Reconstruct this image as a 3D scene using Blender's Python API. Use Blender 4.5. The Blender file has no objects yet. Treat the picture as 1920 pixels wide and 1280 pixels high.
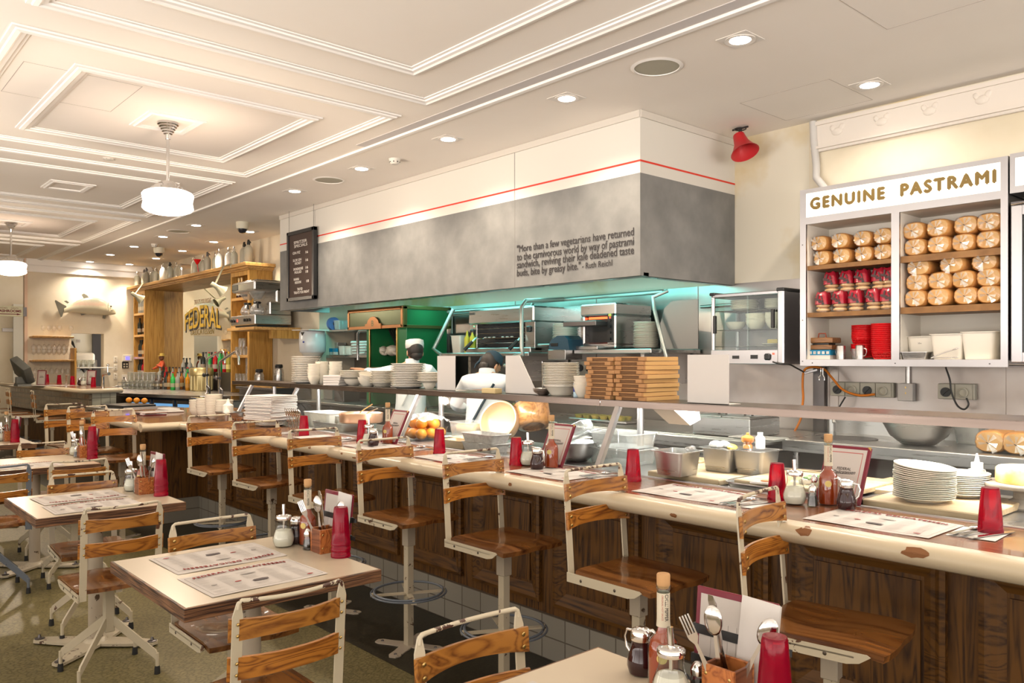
import bpy, bmesh, math, random
from mathutils import Matrix, Vector, Euler
PI = math.pi
S = bpy.context.scene
C = S.collection
random.seed(7)

# ---------------------------------------------------------------- camera
EYE = 1.52                       # eye height; X runs along the counter, Y towards the kitchen wall
FPX = math.sqrt(1341 * 1700)
_n = math.hypot(1341, FPX)
CA, CB = 1341 / _n, FPX / _n
cam_d = bpy.data.cameras.new('camera')
cam = bpy.data.objects.new('camera', cam_d); C.objects.link(cam)
cam.location = (0, 0, EYE)
cam.rotation_euler = (PI / 2, 0, math.atan2(CB, CA))
cam_d.sensor_width = 36; cam_d.lens = 36 * FPX / 1920
cam_d.shift_y = 32 / 1920
cam_d.clip_start = 0.05; cam_d.clip_end = 100
S.camera = cam

# ---------------------------------------------------------------- light, exposure
S.view_settings.view_transform = 'Standard'
S.view_settings.look = 'None'
S.view_settings.gamma = 1
S.view_settings.exposure = 0.4
S.view_settings.use_curve_mapping = False
S.cycles.use_denoising = True
S.cycles.max_bounces = 8; S.cycles.diffuse_bounces = 4; S.cycles.glossy_bounces = 4
S.cycles.transmission_bounces = 8; S.cycles.transparent_max_bounces = 16
S.cycles.caustics_reflective = False; S.cycles.caustics_refractive = False
S.cycles.sample_clamp_indirect = 4
W = bpy.data.worlds.new('world'); S.world = W; W.use_nodes = True
_b = W.node_tree.nodes['Background']; _t = W.node_tree      # made-up outside light, stronger from below to brighten the ceiling
_c = _t.nodes.new('ShaderNodeTexCoord'); _s = _t.nodes.new('ShaderNodeSeparateXYZ'); _r = _t.nodes.new('ShaderNodeValToRGB')
_t.links.new(_c.outputs['Generated'], _s.inputs[0]); _a = _t.nodes.new('ShaderNodeMath'); _a.operation = 'MULTIPLY_ADD'; _a.inputs[1].default_value = .5; _a.inputs[2].default_value = .5
_t.links.new(_s.outputs[2], _a.inputs[0]); _t.links.new(_a.outputs[0], _r.inputs[0])
_r.color_ramp.elements[0].position = .44; _r.color_ramp.elements[0].color = (1, .925, .86, 1); _r.color_ramp.elements[1].position = .56; _r.color_ramp.elements[1].color = (.26, .235, .215, 1)
_t.links.new(_r.outputs[0], _b.inputs[0]); _b.inputs[1].default_value = 5.2
def light(name, kind, loc, energy, col=(1, .82, .62), rot=(0, 0, 0), size=.1, sy=None, spot=None, blend=.6):
    d = bpy.data.lights.new(name, kind); o = bpy.data.objects.new(name, d); C.objects.link(o)
    o.location = loc; o.rotation_euler = rot; d.energy = energy; d.color = col
    if kind == 'AREA':
        d.size = size
        if sy: d.shape = 'RECTANGLE'; d.size_y = sy
    else: d.shadow_soft_size = size
    if kind == 'SPOT': d.spot_size = spot or 1.9; d.spot_blend = blend
    return o
WARM = (1, .80, .58)

# ---------------------------------------------------------------- measuring: a view ray cut with a known plane
def _ray(px, py):
    r = (px - 960) / FPX
    return (CA * r - CB, CB * r + CA, (672 - py) / FPX)
def aH(px, py, h):
    d = _ray(px, py); t = (h - EYE) / d[2]; return (d[0] * t, d[1] * t, h)
def aY(px, py, Y):
    d = _ray(px, py); t = Y / d[1]; return (d[0] * t, Y, EYE + d[2] * t)
def aX(px, py, X):
    d = _ray(px, py); t = X / d[0]; return (X, d[1] * t, EYE + d[2] * t)

# ---------------------------------------------------------------- mesh building
class G:
    def __init__(s): s.b = bmesh.new(); s.m = None
    def _fin(s, vs):
        if s.m is not None: bmesh.ops.transform(s.b, matrix=s.m, verts=vs)
        return vs
    def box(s, x0, x1, y0, y1, z0, z1, bev=0, seg=1, rot=None):
        b = bmesh.new()
        bmesh.ops.create_cube(b, size=1)
        bmesh.ops.scale(b, vec=(abs(x1 - x0), abs(y1 - y0), abs(z1 - z0)), verts=b.verts)
        if bev: bmesh.ops.bevel(b, geom=list(b.edges), offset=bev, segments=seg, profile=.5, affect='EDGES')
        if rot: bmesh.ops.rotate(b, matrix=Euler(rot).to_matrix(), verts=b.verts)
        bmesh.ops.translate(b, vec=((x0 + x1) / 2, (y0 + y1) / 2, (z0 + z1) / 2), verts=b.verts)
        return s._merge(b)
    def _merge(s, b):
        if s.m is not None: bmesh.ops.transform(b, matrix=s.m, verts=b.verts)
        me = bpy.data.meshes.new('t'); b.to_mesh(me); b.free()
        s.b.from_mesh(me); bpy.data.meshes.remove(me); return s
    def lathe(s, prof, n=24, c=(0, 0), cap=True, arc=None):
        rings = []
        for r, z in prof:
            if r < 1e-5: rings.append([s.b.verts.new((c[0], c[1], z))])
            else: rings.append([s.b.verts.new((c[0] + r * math.cos(2 * PI * i / n), c[1] + r * math.sin(2 * PI * i / n), z)) for i in range(n)])
        for a, b in zip(rings, rings[1:]):
            if len(a) == 1 and len(b) == 1: continue
            if len(a) == 1:
                for i in range(n): s.b.faces.new((a[0], b[(i + 1) % n], b[i]))
            elif len(b) == 1:
                for i in range(n): s.b.faces.new((a[i], a[(i + 1) % n], b[0]))
            else:
                for i in range(n): s.b.faces.new((a[i], a[(i + 1) % n], b[(i + 1) % n], b[i]))
        if cap:
            if len(rings[0]) > 1: s.b.faces.new(rings[0][::-1])
            if len(rings[-1]) > 1: s.b.faces.new(rings[-1])
        s._fin([v for r in rings for v in r]); return s
    def tube(s, pts, r, n=8, closed=False, flat=None):
        P = [Vector(p) for p in pts]; rs = r if isinstance(r, (list, tuple)) else [r] * len(P)
        rings = []; up = None
        for i, p in enumerate(P):
            a = P[(i - 1) % len(P)] if (closed or i > 0) else P[i]
            b = P[(i + 1) % len(P)] if (closed or i < len(P) - 1) else P[i]
            t = (b - a).normalized()
            if up is None:
                up = Vector((0, 0, 1)) if abs(t.z) < .9 else Vector((1, 0, 0))
            u = (up - t * up.dot(t)).normalized(); up = u; v = t.cross(u)
            k = flat or 1
            rings.append([s.b.verts.new(p + (u * math.cos(2 * PI * j / n) * k + v * math.sin(2 * PI * j / n)) * rs[i]) for j in range(n)])
        m = len(rings)
        for i in range(m if closed else m - 1):
            a, b = rings[i], rings[(i + 1) % m]
            for j in range(n): s.b.faces.new((a[j], a[(j + 1) % n], b[(j + 1) % n], b[j]))
        if not closed:
            s.b.faces.new(rings[0][::-1]); s.b.faces.new(rings[-1])
        s._fin([v for r_ in rings for v in r_]); return s
    def cyl(s, p0, p1, r, n=16, r2=None): return s.tube([p0, p1], [r, r if r2 is None else r2], n)
    def prism(s, pts, z0, z1, ax='z'):
        f = {'z': lambda a, b, c: (a, b, c), 'y': lambda a, b, c: (a, c, b), 'x': lambda a, b, c: (c, a, b)}[ax]
        lo = [s.b.verts.new(f(a, b, z0)) for a, b in pts]; hi = [s.b.verts.new(f(a, b, z1)) for a, b in pts]
        n = len(pts); fs = [s.b.faces.new(lo[::-1]), s.b.faces.new(hi)]
        for i in range(n): fs.append(s.b.faces.new((lo[i], lo[(i + 1) % n], hi[(i + 1) % n], hi[i])))
        bmesh.ops.recalc_face_normals(s.b, faces=fs)
        s._fin(lo + hi); return s
    def quad(s, *p):
        vs = [s.b.verts.new(q) for q in p]; s.b.faces.new(vs); s._fin(vs); return s
    def ell(s, c, r, n=16, m=10, rot=None):
        b = bmesh.new(); bmesh.ops.create_uvsphere(b, u_segments=n, v_segments=m, radius=1)
        bmesh.ops.scale(b, vec=r if isinstance(r, (tuple, list)) else (r, r, r), verts=b.verts)
        if rot: bmesh.ops.rotate(b, matrix=Euler(rot).to_matrix(), verts=b.verts)
        bmesh.ops.translate(b, vec=c, verts=b.verts); return s._merge(b)
    def grid(s, f, nu, nv, thick=0):
        V = [[s.b.verts.new(f(i / nu, j / nv)) for j in range(nv + 1)] for i in range(nu + 1)]
        fs = [s.b.faces.new((V[i][j], V[i + 1][j], V[i + 1][j + 1], V[i][j + 1])) for i in range(nu) for j in range(nv)]
        if thick:
            bmesh.ops.recalc_face_normals(s.b, faces=fs)
            bmesh.ops.solidify(s.b, geom=fs, thickness=thick)
        if s.m is not None and not thick: s._fin([v for r in V for v in r])
        return s
    def mesh(s, name, mat, sm=35):
        bmesh.ops.recalc_face_normals(s.b, faces=s.b.faces)
        me = bpy.data.meshes.new(name); s.b.to_mesh(me); s.b.free()
        if mat: me.materials.append(mat)
        if sm:
            me.polygons.foreach_set('use_smooth', [True] * len(me.polygons))
            me.set_sharp_from_angle(angle=math.radians(sm))
        return me
    def build(s, name, mat, parent=None, sm=35, loc=None, rot=None):
        o = bpy.data.objects.new(name, s.mesh(name, mat, sm)); C.objects.link(o)
        if parent: o.parent = parent
        if loc: o.location = loc
        if rot: o.rotation_euler = rot
        return o
def tag(o, label, cat=None, group=None, kind=None):
    if label: o['label'] = label
    if cat: o['category'] = cat
    if group: o['group'] = group
    if kind: o['kind'] = kind
    return o
def thing(name, label, cat, loc=(0, 0, 0), rz=0, group=None, rot=None):
    o = bpy.data.objects.new(name, None); C.objects.link(o); o.empty_display_size = .05
    o.location = loc; o.rotation_euler = rot or (0, 0, rz)
    return tag(o, label, cat, group)
def dup(root, loc, rz=None, label=None, group=None, rot=None, scale=None):
    def rec(o, par):
        c = o.copy(); C.objects.link(c); c.parent = par
        for ch in kids.get(o.name, []): rec(ch, c)
        return c
    kids = {}
    def coll(o):
        kids[o.name] = list(o.children)
        for ch in o.children: coll(ch)
    coll(root)
    r = rec(root, None); r.location = loc
    if rz is not None: r.rotation_euler = (0, 0, rz)
    if rot is not None: r.rotation_euler = rot
    if scale: r.scale = (scale,) * 3 if isinstance(scale, (int, float)) else scale
    if label: r['label'] = label
    if group: r['group'] = group
    return r
class Proto:
    """first place() moves the original, later ones copy it"""
    def __init__(s, root): s.r = root; s.used = False
    def place(s, loc, rz=0, label=None, group=None, rot=None, scale=None):
        if s.used: return dup(s.r, loc, rz, label, group, rot, scale)
        s.used = True; s.r.location = loc; s.r.rotation_euler = rot or (0, 0, rz)
        if scale: s.r.scale = (scale,) * 3 if isinstance(scale, (int, float)) else scale
        if label: s.r['label'] = label
        if group: s.r['group'] = group
        return s.r
def struct(name, g, mat, parent=None, sm=35):
    o = g.build(name, mat, parent, sm)
    if not parent: o['kind'] = 'structure'
    return o
ORD = ['topmost', 'second from top', 'third from top', 'fourth from top', 'fifth from top', 'sixth from top', 'seventh from top', 'eighth from top', 'ninth from top', 'tenth from top', 'eleventh from top', 'twelfth from top', 'thirteenth from top', 'fourteenth from top', 'fifteenth from top', 'sixteenth from top', 'seventeenth from top', 'eighteenth from top']
def nth(k, n): return 'bottom' if k == n - 1 and n > 1 else ORD[k]
LR = ['leftmost', 'second from left', 'third from left', 'fourth from left', 'fifth from left', 'sixth from left', 'seventh from left', 'eighth from left', 'ninth from left', 'tenth from left', 'eleventh from left', 'twelfth from left', 'thirteenth from left', 'fourteenth from left', 'fifteenth from left', 'sixteenth from left', 'seventeenth from left', 'eighteenth from left', 'nineteenth from left', 'twentieth from left', 'twenty-first from left', 'twenty-second from left', 'twenty-third from left', 'twenty-fourth from left']

def text_geo(body, size=1, extrude=0, bold=0, spacing=1, align='LEFT', width=None, height=None, fat=0):
    cu = bpy.data.curves.new('txt', 'FONT'); cu.body = body; cu.size = size; cu.extrude = extrude
    cu.offset = bold; cu.space_character = spacing; cu.align_x = align; cu.resolution_u = 3
    o = bpy.data.objects.new('txt', cu); C.objects.link(o)
    dg = bpy.context.evaluated_depsgraph_get(); dg.update()
    me = bpy.data.meshes.new_from_object(o.evaluated_get(dg)); bpy.data.objects.remove(o); bpy.data.curves.remove(cu)
    xs = [v.co.x for v in me.vertices]; ys = [v.co.y for v in me.vertices]
    sx = width / (max(xs) - min(xs)) if width else 1
    sy = height / (max(ys)) if height else 1
    x0 = min(xs) if width else 0
    for v in me.vertices:
        v.co.x = (v.co.x - x0) * sx; v.co.y *= sy
    if fat:
        b = bmesh.new(); b.from_mesh(me); n = bmesh.new()
        for q, (dx, dy) in enumerate(((0, 0), (fat, 0), (-fat, 0), (0, fat), (0, -fat))):
            m2 = me.copy(); m2.transform(Matrix.Translation((dx, dy, q * 4e-4))); n.from_mesh(m2); bpy.data.meshes.remove(m2)
        n.to_mesh(me); n.free(); b.free()
    return me
def text(name, body, mat, parent=None, loc=(0, 0, 0), rot=(0, 0, 0), **k):
    me = text_geo(body, **k); me.name = name; me.materials.append(mat)
    o = bpy.data.objects.new(name, me); C.objects.link(o); o.parent = parent; o.location = loc; o.rotation_euler = rot
    return o
def join_mesh(name, parts, mat):
    """parts = [(mesh, matrix)] -> one mesh"""
    b = bmesh.new()
    for me, mx in parts:
        n = len(b.verts); b.from_mesh(me); b.verts.ensure_lookup_table()
        bmesh.ops.transform(b, matrix=mx, verts=b.verts[n:])
    out = bpy.data.meshes.new(name); b.to_mesh(out); b.free(); out.materials.append(mat); return out

# ---------------------------------------------------------------- materials (all procedural)
def M(name, col, rough=.5, metal=0, trans=0, ior=1.45, emis=None, es=0, spec=.5, coat=0, alpha=1, sss=0):
    m = bpy.data.materials.new(name); m.use_nodes = True
    p = m.node_tree.nodes['Principled BSDF']; i = p.inputs
    i['Base Color'].default_value = (*col, 1); i['Roughness'].default_value = rough; i['Metallic'].default_value = metal
    i['Transmission Weight'].default_value = trans; i['IOR'].default_value = ior
    i['Specular IOR Level'].default_value = spec; i['Coat Weight'].default_value = coat; i['Alpha'].default_value = alpha
    if sss: i['Subsurface Weight'].default_value = sss; i['Subsurface Scale'].default_value = .01
    if emis: i['Emission Color'].default_value = (*emis, 1); i['Emission Strength'].default_value = es
    m.diffuse_color = (*col, 1)
    return m
def nd(m, kind, **k):
    n = m.node_tree.nodes.new(kind)
    for a, b in k.items(): setattr(n, a, b)
    return n
def lk(m, a, b): m.node_tree.links.new(a, b)
def P(m): return m.node_tree.nodes['Principled BSDF']
def coords(m, scale=(1, 1, 1), rot=(0, 0, 0), rnd=False):
    tc = nd(m, 'ShaderNodeTexCoord'); mp = nd(m, 'ShaderNodeMapping')
    mp.inputs['Scale'].default_value = scale; mp.inputs['Rotation'].default_value = rot
    lk(m, tc.outputs['Object'], mp.inputs['Vector'])
    if rnd:
        oi = nd(m, 'ShaderNodeObjectInfo'); mu = nd(m, 'ShaderNodeMath', operation='MULTIPLY'); mu.inputs[1].default_value = 37
        lk(m, oi.outputs['Random'], mu.inputs[0]); cx = nd(m, 'ShaderNodeCombineXYZ')
        for q in range(3): lk(m, mu.outputs[0], cx.inputs[q])
        lk(m, cx.outputs[0], mp.inputs['Location'])
    return mp.outputs[0]
def ramp(m, fac, stops):
    r = nd(m, 'ShaderNodeValToRGB'); e = r.color_ramp.elements
    while len(e) < len(stops): e.new(.5)
    for k, (p, c) in enumerate(stops): e[k].position = p; e[k].color = (*c, 1)
    lk(m, fac, r.inputs[0]); return r.outputs[0]
def noise(m, vec, scale, detail=3, rough=.55, dist=0):
    n = nd(m, 'ShaderNodeTexNoise'); n.inputs['Scale'].default_value = scale; n.inputs['Detail'].default_value = detail
    n.inputs['Roughness'].default_value = rough; n.inputs['Distortion'].default_value = dist
    if vec is not None: lk(m, vec, n.inputs['Vector'])
    return n.outputs['Fac']
def bump(m, h, strength=.3, dist=.002):
    b = nd(m, 'ShaderNodeBump'); b.inputs['Strength'].default_value = strength; b.inputs['Distance'].default_value = dist
    lk(m, h, b.inputs['Height']); lk(m, b.outputs[0], P(m).inputs['Normal'])
def mottle(m, c1, c2, scale=3, detail=5, lo=.35, hi=.65, bmp=0):
    f = noise(m, coords(m), scale, detail); lk(m, ramp(m, f, [(lo, c1), (hi, c2)]), P(m).inputs['Base Color'])
    if bmp: bump(m, f, bmp)
    return m
def wood(name, dark, light_, grain='x', k=1.0, rough=.35, fine=1.0, ring=1.0, rnd=True, coat=0):
    """grain runs along the named object axis"""
    m = M(name, light_, rough, coat=coat)
    s = {'x': (1.2, 14, 14), 'y': (14, 1.2, 14), 'z': (14, 14, 1.2)}[grain]
    v = coords(m, tuple(q * k for q in s), rnd=rnd)
    n1 = noise(m, v, 1.0, 2, .5, .9)
    w = nd(m, 'ShaderNodeMath', operation='MULTIPLY'); w.inputs[1].default_value = 9 * ring; lk(m, n1, w.inputs[0])
    fr = nd(m, 'ShaderNodeMath', operation='PINGPONG'); fr.inputs[1].default_value = .5; lk(m, w.outputs[0], fr.inputs[0])
    s2 = tuple(q * k * 5 * fine for q in s); v2 = coords(m, s2, rnd=rnd)
    n2 = noise(m, v2, 1, 3, .7)
    mx = nd(m, 'ShaderNodeMath', operation='MULTIPLY_ADD'); mx.inputs[1].default_value = 1.1
    lk(m, fr.outputs[0], mx.inputs[0])
    s3 = nd(m, 'ShaderNodeMath', operation='MULTIPLY'); s3.inputs[1].default_value = .75; lk(m, n2, s3.inputs[0]); lk(m, s3.outputs[0], mx.inputs[2])
    mid = tuple((a + b) / 2 for a, b in zip(dark, light_))
    lk(m, ramp(m, mx.outputs[0], [(.28, dark), (.5, mid), (.8, light_)]), P(m).inputs['Base Color'])
    bump(m, n2, .12, .001)
    return m
def chips(name, base, under, amount=.60, scale=26, rough=.35, metal=0):
    """paint with chips of the under colour showing through"""
    m = M(name, base, rough, metal)
    v = coords(m, rnd=True); f = noise(m, v, scale, 5, .65)
    g2 = noise(m, v, scale * .25, 2)
    a = nd(m, 'ShaderNodeMath', operation='ADD'); lk(m, f, a.inputs[0]); lk(m, g2, a.inputs[1])
    h = nd(m, 'ShaderNodeMath', operation='MULTIPLY'); h.inputs[1].default_value = .5; lk(m, a.outputs[0], h.inputs[0])
    lk(m, ramp(m, h.outputs[0], [(amount, base), (amount + .012, under)]), P(m).inputs['Base Color'])
    return m
def glass(name, tint=(.9, 1, .97), fres=1.0, gl=.02, opaque=0.0):
    """thin clear sheet: see-through, mirroring more at grazing angles, the same from both sides"""
    m = bpy.data.materials.new(name); m.use_nodes = True; t = m.node_tree; t.nodes.clear()
    o = t.nodes.new('ShaderNodeOutputMaterial'); tr = t.nodes.new('ShaderNodeBsdfTransparent'); g = t.nodes.new('ShaderNodeBsdfGlossy')
    tr.inputs[0].default_value = (*tint, 1); g.inputs['Roughness'].default_value = gl
    lw = t.nodes.new('ShaderNodeLayerWeight'); lw.inputs[0].default_value = .5
    pw = t.nodes.new('ShaderNodeMath'); pw.operation = 'POWER'; pw.inputs[1].default_value = 4
    t.links.new(lw.outputs['Facing'], pw.inputs[0])
    mu = t.nodes.new('ShaderNodeMath'); mu.operation = 'MULTIPLY_ADD'; mu.inputs[1].default_value = .7 * fres; mu.inputs[2].default_value = opaque + .035 * fres
    t.links.new(pw.outputs[0], mu.inputs[0])
    mx = t.nodes.new('ShaderNodeMixShader'); t.links.new(mu.outputs[0], mx.inputs[0]); t.links.new(tr.outputs[0], mx.inputs[1])
    if opaque > .1:
        df = t.nodes.new('ShaderNodeBsdfDiffuse'); df.inputs[0].default_value = (.85, .85, .82, 1)
        m2 = t.nodes.new('ShaderNodeMixShader'); m2.inputs[0].default_value = .5
        t.links.new(g.outputs[0], m2.inputs[1]); t.links.new(df.outputs[0], m2.inputs[2]); t.links.new(m2.outputs[0], mx.inputs[2])
    else: t.links.new(g.outputs[0], mx.inputs[2])
    t.links.new(mx.outputs[0], o.inputs[0]); return m

m_ceil = mottle(M('ceiling_paint', (.88, .83, .76), .85), (.87, .815, .745), (.89, .84, .775), 1.2)
m_mould = M('moulding_paint', (.88, .85, .81), .6)
m_wall = mottle(M('cream_plaster', (.72, .64, .50), .8), (.66, .58, .43), (.74, .665, .53), 1.6, 6, bmp=.1)
m_wallk = mottle(M('aged_plaster', (.78, .70, .5), .8), (.60, .46, .22), (.72, .67, .55), .9, 5, .38, .52)
m_conc = mottle(M('grey_render', (.30, .30, .29), .75), (.155, .155, .15), (.225, .222, .212), 4.5, 8, .3, .7, .15)
m_white = M('white_paint', (.66, .63, .57), .6)
m_redline = M('red_line', (.65, .04, .02), .5)
m_steel = M('brushed_steel', (.52, .51, .50), .28, 1)
def _st(m, sc, lo, hi):
    f = noise(m, coords(m, sc), 1, 3, .6); r = nd(m, 'ShaderNodeMapRange'); r.inputs[3].default_value = lo; r.inputs[4].default_value = hi
    lk(m, f, r.inputs[0]); lk(m, r.outputs[0], P(m).inputs['Roughness']); return m
_st(m_steel, (3, 3, 60), .18, .42)
m_steelw = mottle(M('wall_steel', (.5, .47, .44), .34, 1), (.30, .26, .235), (.46, .43, .41), 1.1, 4)
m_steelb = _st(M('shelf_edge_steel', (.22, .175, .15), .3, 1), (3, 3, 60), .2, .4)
m_dsteel = M('dark_steel', (.16, .15, .15), .4, 1)
m_chrome = M('chrome', (.82, .81, .80), .08, 1)
m_alu = M('satin_aluminium', (.50, .49, .50), .32, 1)
m_cream = chips('cream_enamel', (.52, .46, .34), (.10, .045, .025), .615)
m_creamh = chips('worn_cream_enamel', (.48, .42, .31), (.09, .05, .035), .60, 60)
m_creamb = chips('scuffed_base_enamel', (.42, .36, .28), (.06, .035, .02), .61, 40)
m_bluegrey = chips('blue_grey_enamel', (.13, .15, .18), (.04, .04, .04), .62)
m_slat = wood('slat_ash', (.11, .030, .006), (.37, .155, .030), 'y', 1, .3, coat=.2)
m_slat2 = wood('slat_ash_amber', (.12, .030, .006), (.42, .165, .028), 'y', .8, .3, ring=1.3, coat=.2)
m_seat = wood('seat_plywood', (.055, .016, .005), (.20, .078, .020), 'x', .42, .22, ring=.6, coat=.35)
m_ply = M('ply_edge', (.2, .08, .03), .5)
_v = coords(m_ply, (6, 6, 330)); _w = noise(m_ply, _v, 1, 2); lk(m_ply, ramp(m_ply, _w, [(.44, (.025, .010, .005)), (.5, (.12, .052, .022)), (.62, (.21, .105, .05))]), P(m_ply).inputs['Base Color'])
m_lam = M('cream_laminate', (.50, .42, .31), .28)
m_oak = wood('dark_oak', (.024, .008, .0012), (.135, .056, .008), 'z', .9, .55, ring=.7, rnd=False)
m_oakh = wood('dark_oak_rail', (.024, .008, .0012), (.135, .056, .008), 'x', .9, .5, ring=.7, rnd=False)
m_honey = wood('honey_oak', (.34, .16, .03), (.56, .31, .075), 'z', .7, .4, ring=.6, rnd=False)
m_honeyh = wood('honey_oak_rail', (.38, .19, .05), (.60, .35, .12), 'x', .7, .4, ring=.6, rnd=False)
m_top = wood('counter_timber', (.085, .028, .012), (.23, .095, .042), 'x', .5, .22, ring=.7, rnd=False, coat=.4)
m_nose = chips('chipped_nosing_paint', (.52, .44, .31), (.14, .055, .02), .60, 7, .3)
m_board = wood('pale_beech', (.40, .27, .14), (.54, .39, .23), 'x', .6, .5, ring=.6)
m_porc = M('white_porcelain', (.80, .76, .68), .12, coat=.4)
m_porcg = M('cream_porcelain', (.74, .69, .58), .15, coat=.3)
m_paper = M('menu_paper', (.53, .49, .455), .75)
m_paperw = M('white_card', (.62, .59, .56), .7)
m_ink = M('black_ink', (.035, .03, .03), .7)
m_inkr = M('red_ink', (.33, .035, .03), .7)
m_inkg = M('grey_print', (.32, .295, .275), .8)
m_maroon = M('maroon_leatherette', (.17, .012, .028), .35)
m_cup = M('ruby_acrylic', (.88, .006, .06), .12, trans=.8, ior=1.3)
m_glass = glass('clear_glass', (.93, .97, .95))
m_glasst = glass('green_edge_glass', (.965, .99, .985), .9)
m_glassd = glass('tumbler_glass', (.86, .90, .88), 1.3, .03, .04)
m_bottle = glass('frosted_siphon_glass', (.80, .82, .76), 1.2, .12, .16)
m_film = glass('wrap_film', (1, 1, 1), .8, .14, .02)
m_sugar = M('sugar', (.80, .74, .64), .9)
m_sauce = M('chilli_sauce', (.36, .045, .006), .25)
m_syrup = M('dark_syrup', (.025, .005, .006), .08, coat=.5)
m_cork = M('cork', (.47, .27, .12), .8)
m_label = M('sauce_label', (.56, .50, .38), .6)
m_caddy = wood('caddy_timber', (.20, .05, .015), (.46, .16, .045), 'x', 1, .35)
m_caddyd = wood('caddy_dark_timber', (.10, .025, .01), (.25, .085, .035), 'x', 1, .35)
m_black = M('black_plastic', (.018, .018, .018), .35)
m_pepper = M('ground_pepper', (.04, .032, .025), .9)
m_brass = M('aged_brass', (.55, .38, .14), .3, 1)
m_rubber = M('rubber', (.015, .015, .015), .7)
m_bread = mottle(M('bread_crust', (.55, .28, .10), .65), (.50, .20, .045), (.68, .34, .10), 9, 4)
m_crumb = mottle(M('bread_end', (.68, .44, .22), .75), (.60, .32, .11), (.74, .46, .19), 12, 4)
m_bagel = mottle(M('bagel', (.66, .42, .2), .7), (.58, .33, .13), (.74, .52, .29), 14, 4)
m_redbag = M('red_bag_print', (.36, .012, .03), .2, coat=.5)
m_redpl = M('red_plastic', (.62, .008, .012), .25)
m_tub = M('white_polypropylene', (.78, .74, .66), .4)
m_clearpl = glass('cloudy_plastic', (.88, .9, .9), 1, .2, .28)
m_card = mottle(M('brown_card', (.42, .22, .09), .8), (.38, .19, .075), (.46, .25, .11), 6)
m_cardlit = M('lit_box_card', (.60, .36, .14), .75)  # lighter brown card, light on the box side put into the colour
m_orange = mottle(M('orange_fruit', (.85, .30, .02), .4), (.80, .25, .01), (.9, .36, .03), 9)
m_green = M('oven_green', (.015, .16, .055), .3)
m_greend = M('oven_green_dull', (.10, .125, .06), .25, .5)
m_copper = M('aged_copper_trim', (.40, .20, .09), .35, 1)
m_lamp = M('lamp_glow', (1, .95, .9), .5, emis=(1, .80, .66), es=4)
m_down = M('downlight_lens', (1, 1, 1), .5, emis=(1, .93, .82), es=22)
m_led = M('led_strip', (1, 1, 1), .5, emis=(1, .97, .93), es=18)
m_sign = M('lightbox_face', (.9, .87, .78), .5, emis=(1, .93, .78), es=.62)
m_tile = M('grey_white_tile', (.42, .40, .34), .18)
# ================================================================ the room
CZ = 3.36
m_floor = M('olive_vinyl', (.22, .19, .08), .42)
v = coords(m_floor, (1, 1, 1)); vo = nd(m_floor, 'ShaderNodeTexVoronoi', feature='DISTANCE_TO_EDGE'); vo.inputs['Scale'].default_value = 62
nz = nd(m_floor, 'ShaderNodeTexNoise'); nz.inputs['Scale'].default_value = 20; lk(m_floor, v, nz.inputs['Vector'])
va = nd(m_floor, 'ShaderNodeVectorMath', operation='MULTIPLY_ADD'); va.inputs[1].default_value = (.03, .03, .03); lk(m_floor, nz.outputs['Color'], va.inputs[0]); lk(m_floor, v, va.inputs[2])
mpf = nd(m_floor, 'ShaderNodeMapping'); mpf.inputs['Scale'].default_value = (1, .55, 1); lk(m_floor, va.outputs[0], mpf.inputs[0]); lk(m_floor, mpf.outputs[0], vo.inputs['Vector'])
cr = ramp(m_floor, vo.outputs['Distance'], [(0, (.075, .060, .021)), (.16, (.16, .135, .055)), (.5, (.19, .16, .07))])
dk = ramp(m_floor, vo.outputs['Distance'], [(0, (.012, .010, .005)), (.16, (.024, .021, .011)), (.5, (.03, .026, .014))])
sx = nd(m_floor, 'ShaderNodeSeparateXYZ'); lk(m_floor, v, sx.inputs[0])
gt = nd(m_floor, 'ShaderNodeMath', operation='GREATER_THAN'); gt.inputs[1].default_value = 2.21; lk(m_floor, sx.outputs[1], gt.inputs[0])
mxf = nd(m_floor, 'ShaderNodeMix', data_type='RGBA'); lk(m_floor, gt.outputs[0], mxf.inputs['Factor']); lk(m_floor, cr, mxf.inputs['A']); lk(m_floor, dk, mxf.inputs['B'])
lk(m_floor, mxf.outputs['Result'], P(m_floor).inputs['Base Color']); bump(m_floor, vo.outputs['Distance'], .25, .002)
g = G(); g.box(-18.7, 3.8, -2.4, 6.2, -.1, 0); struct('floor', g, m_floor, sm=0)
g = G(); g.box(-18.7, 3.8, -2.4, 6.2, CZ, CZ + .1); struct('ceiling', g, m_ceil, sm=0)

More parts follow.
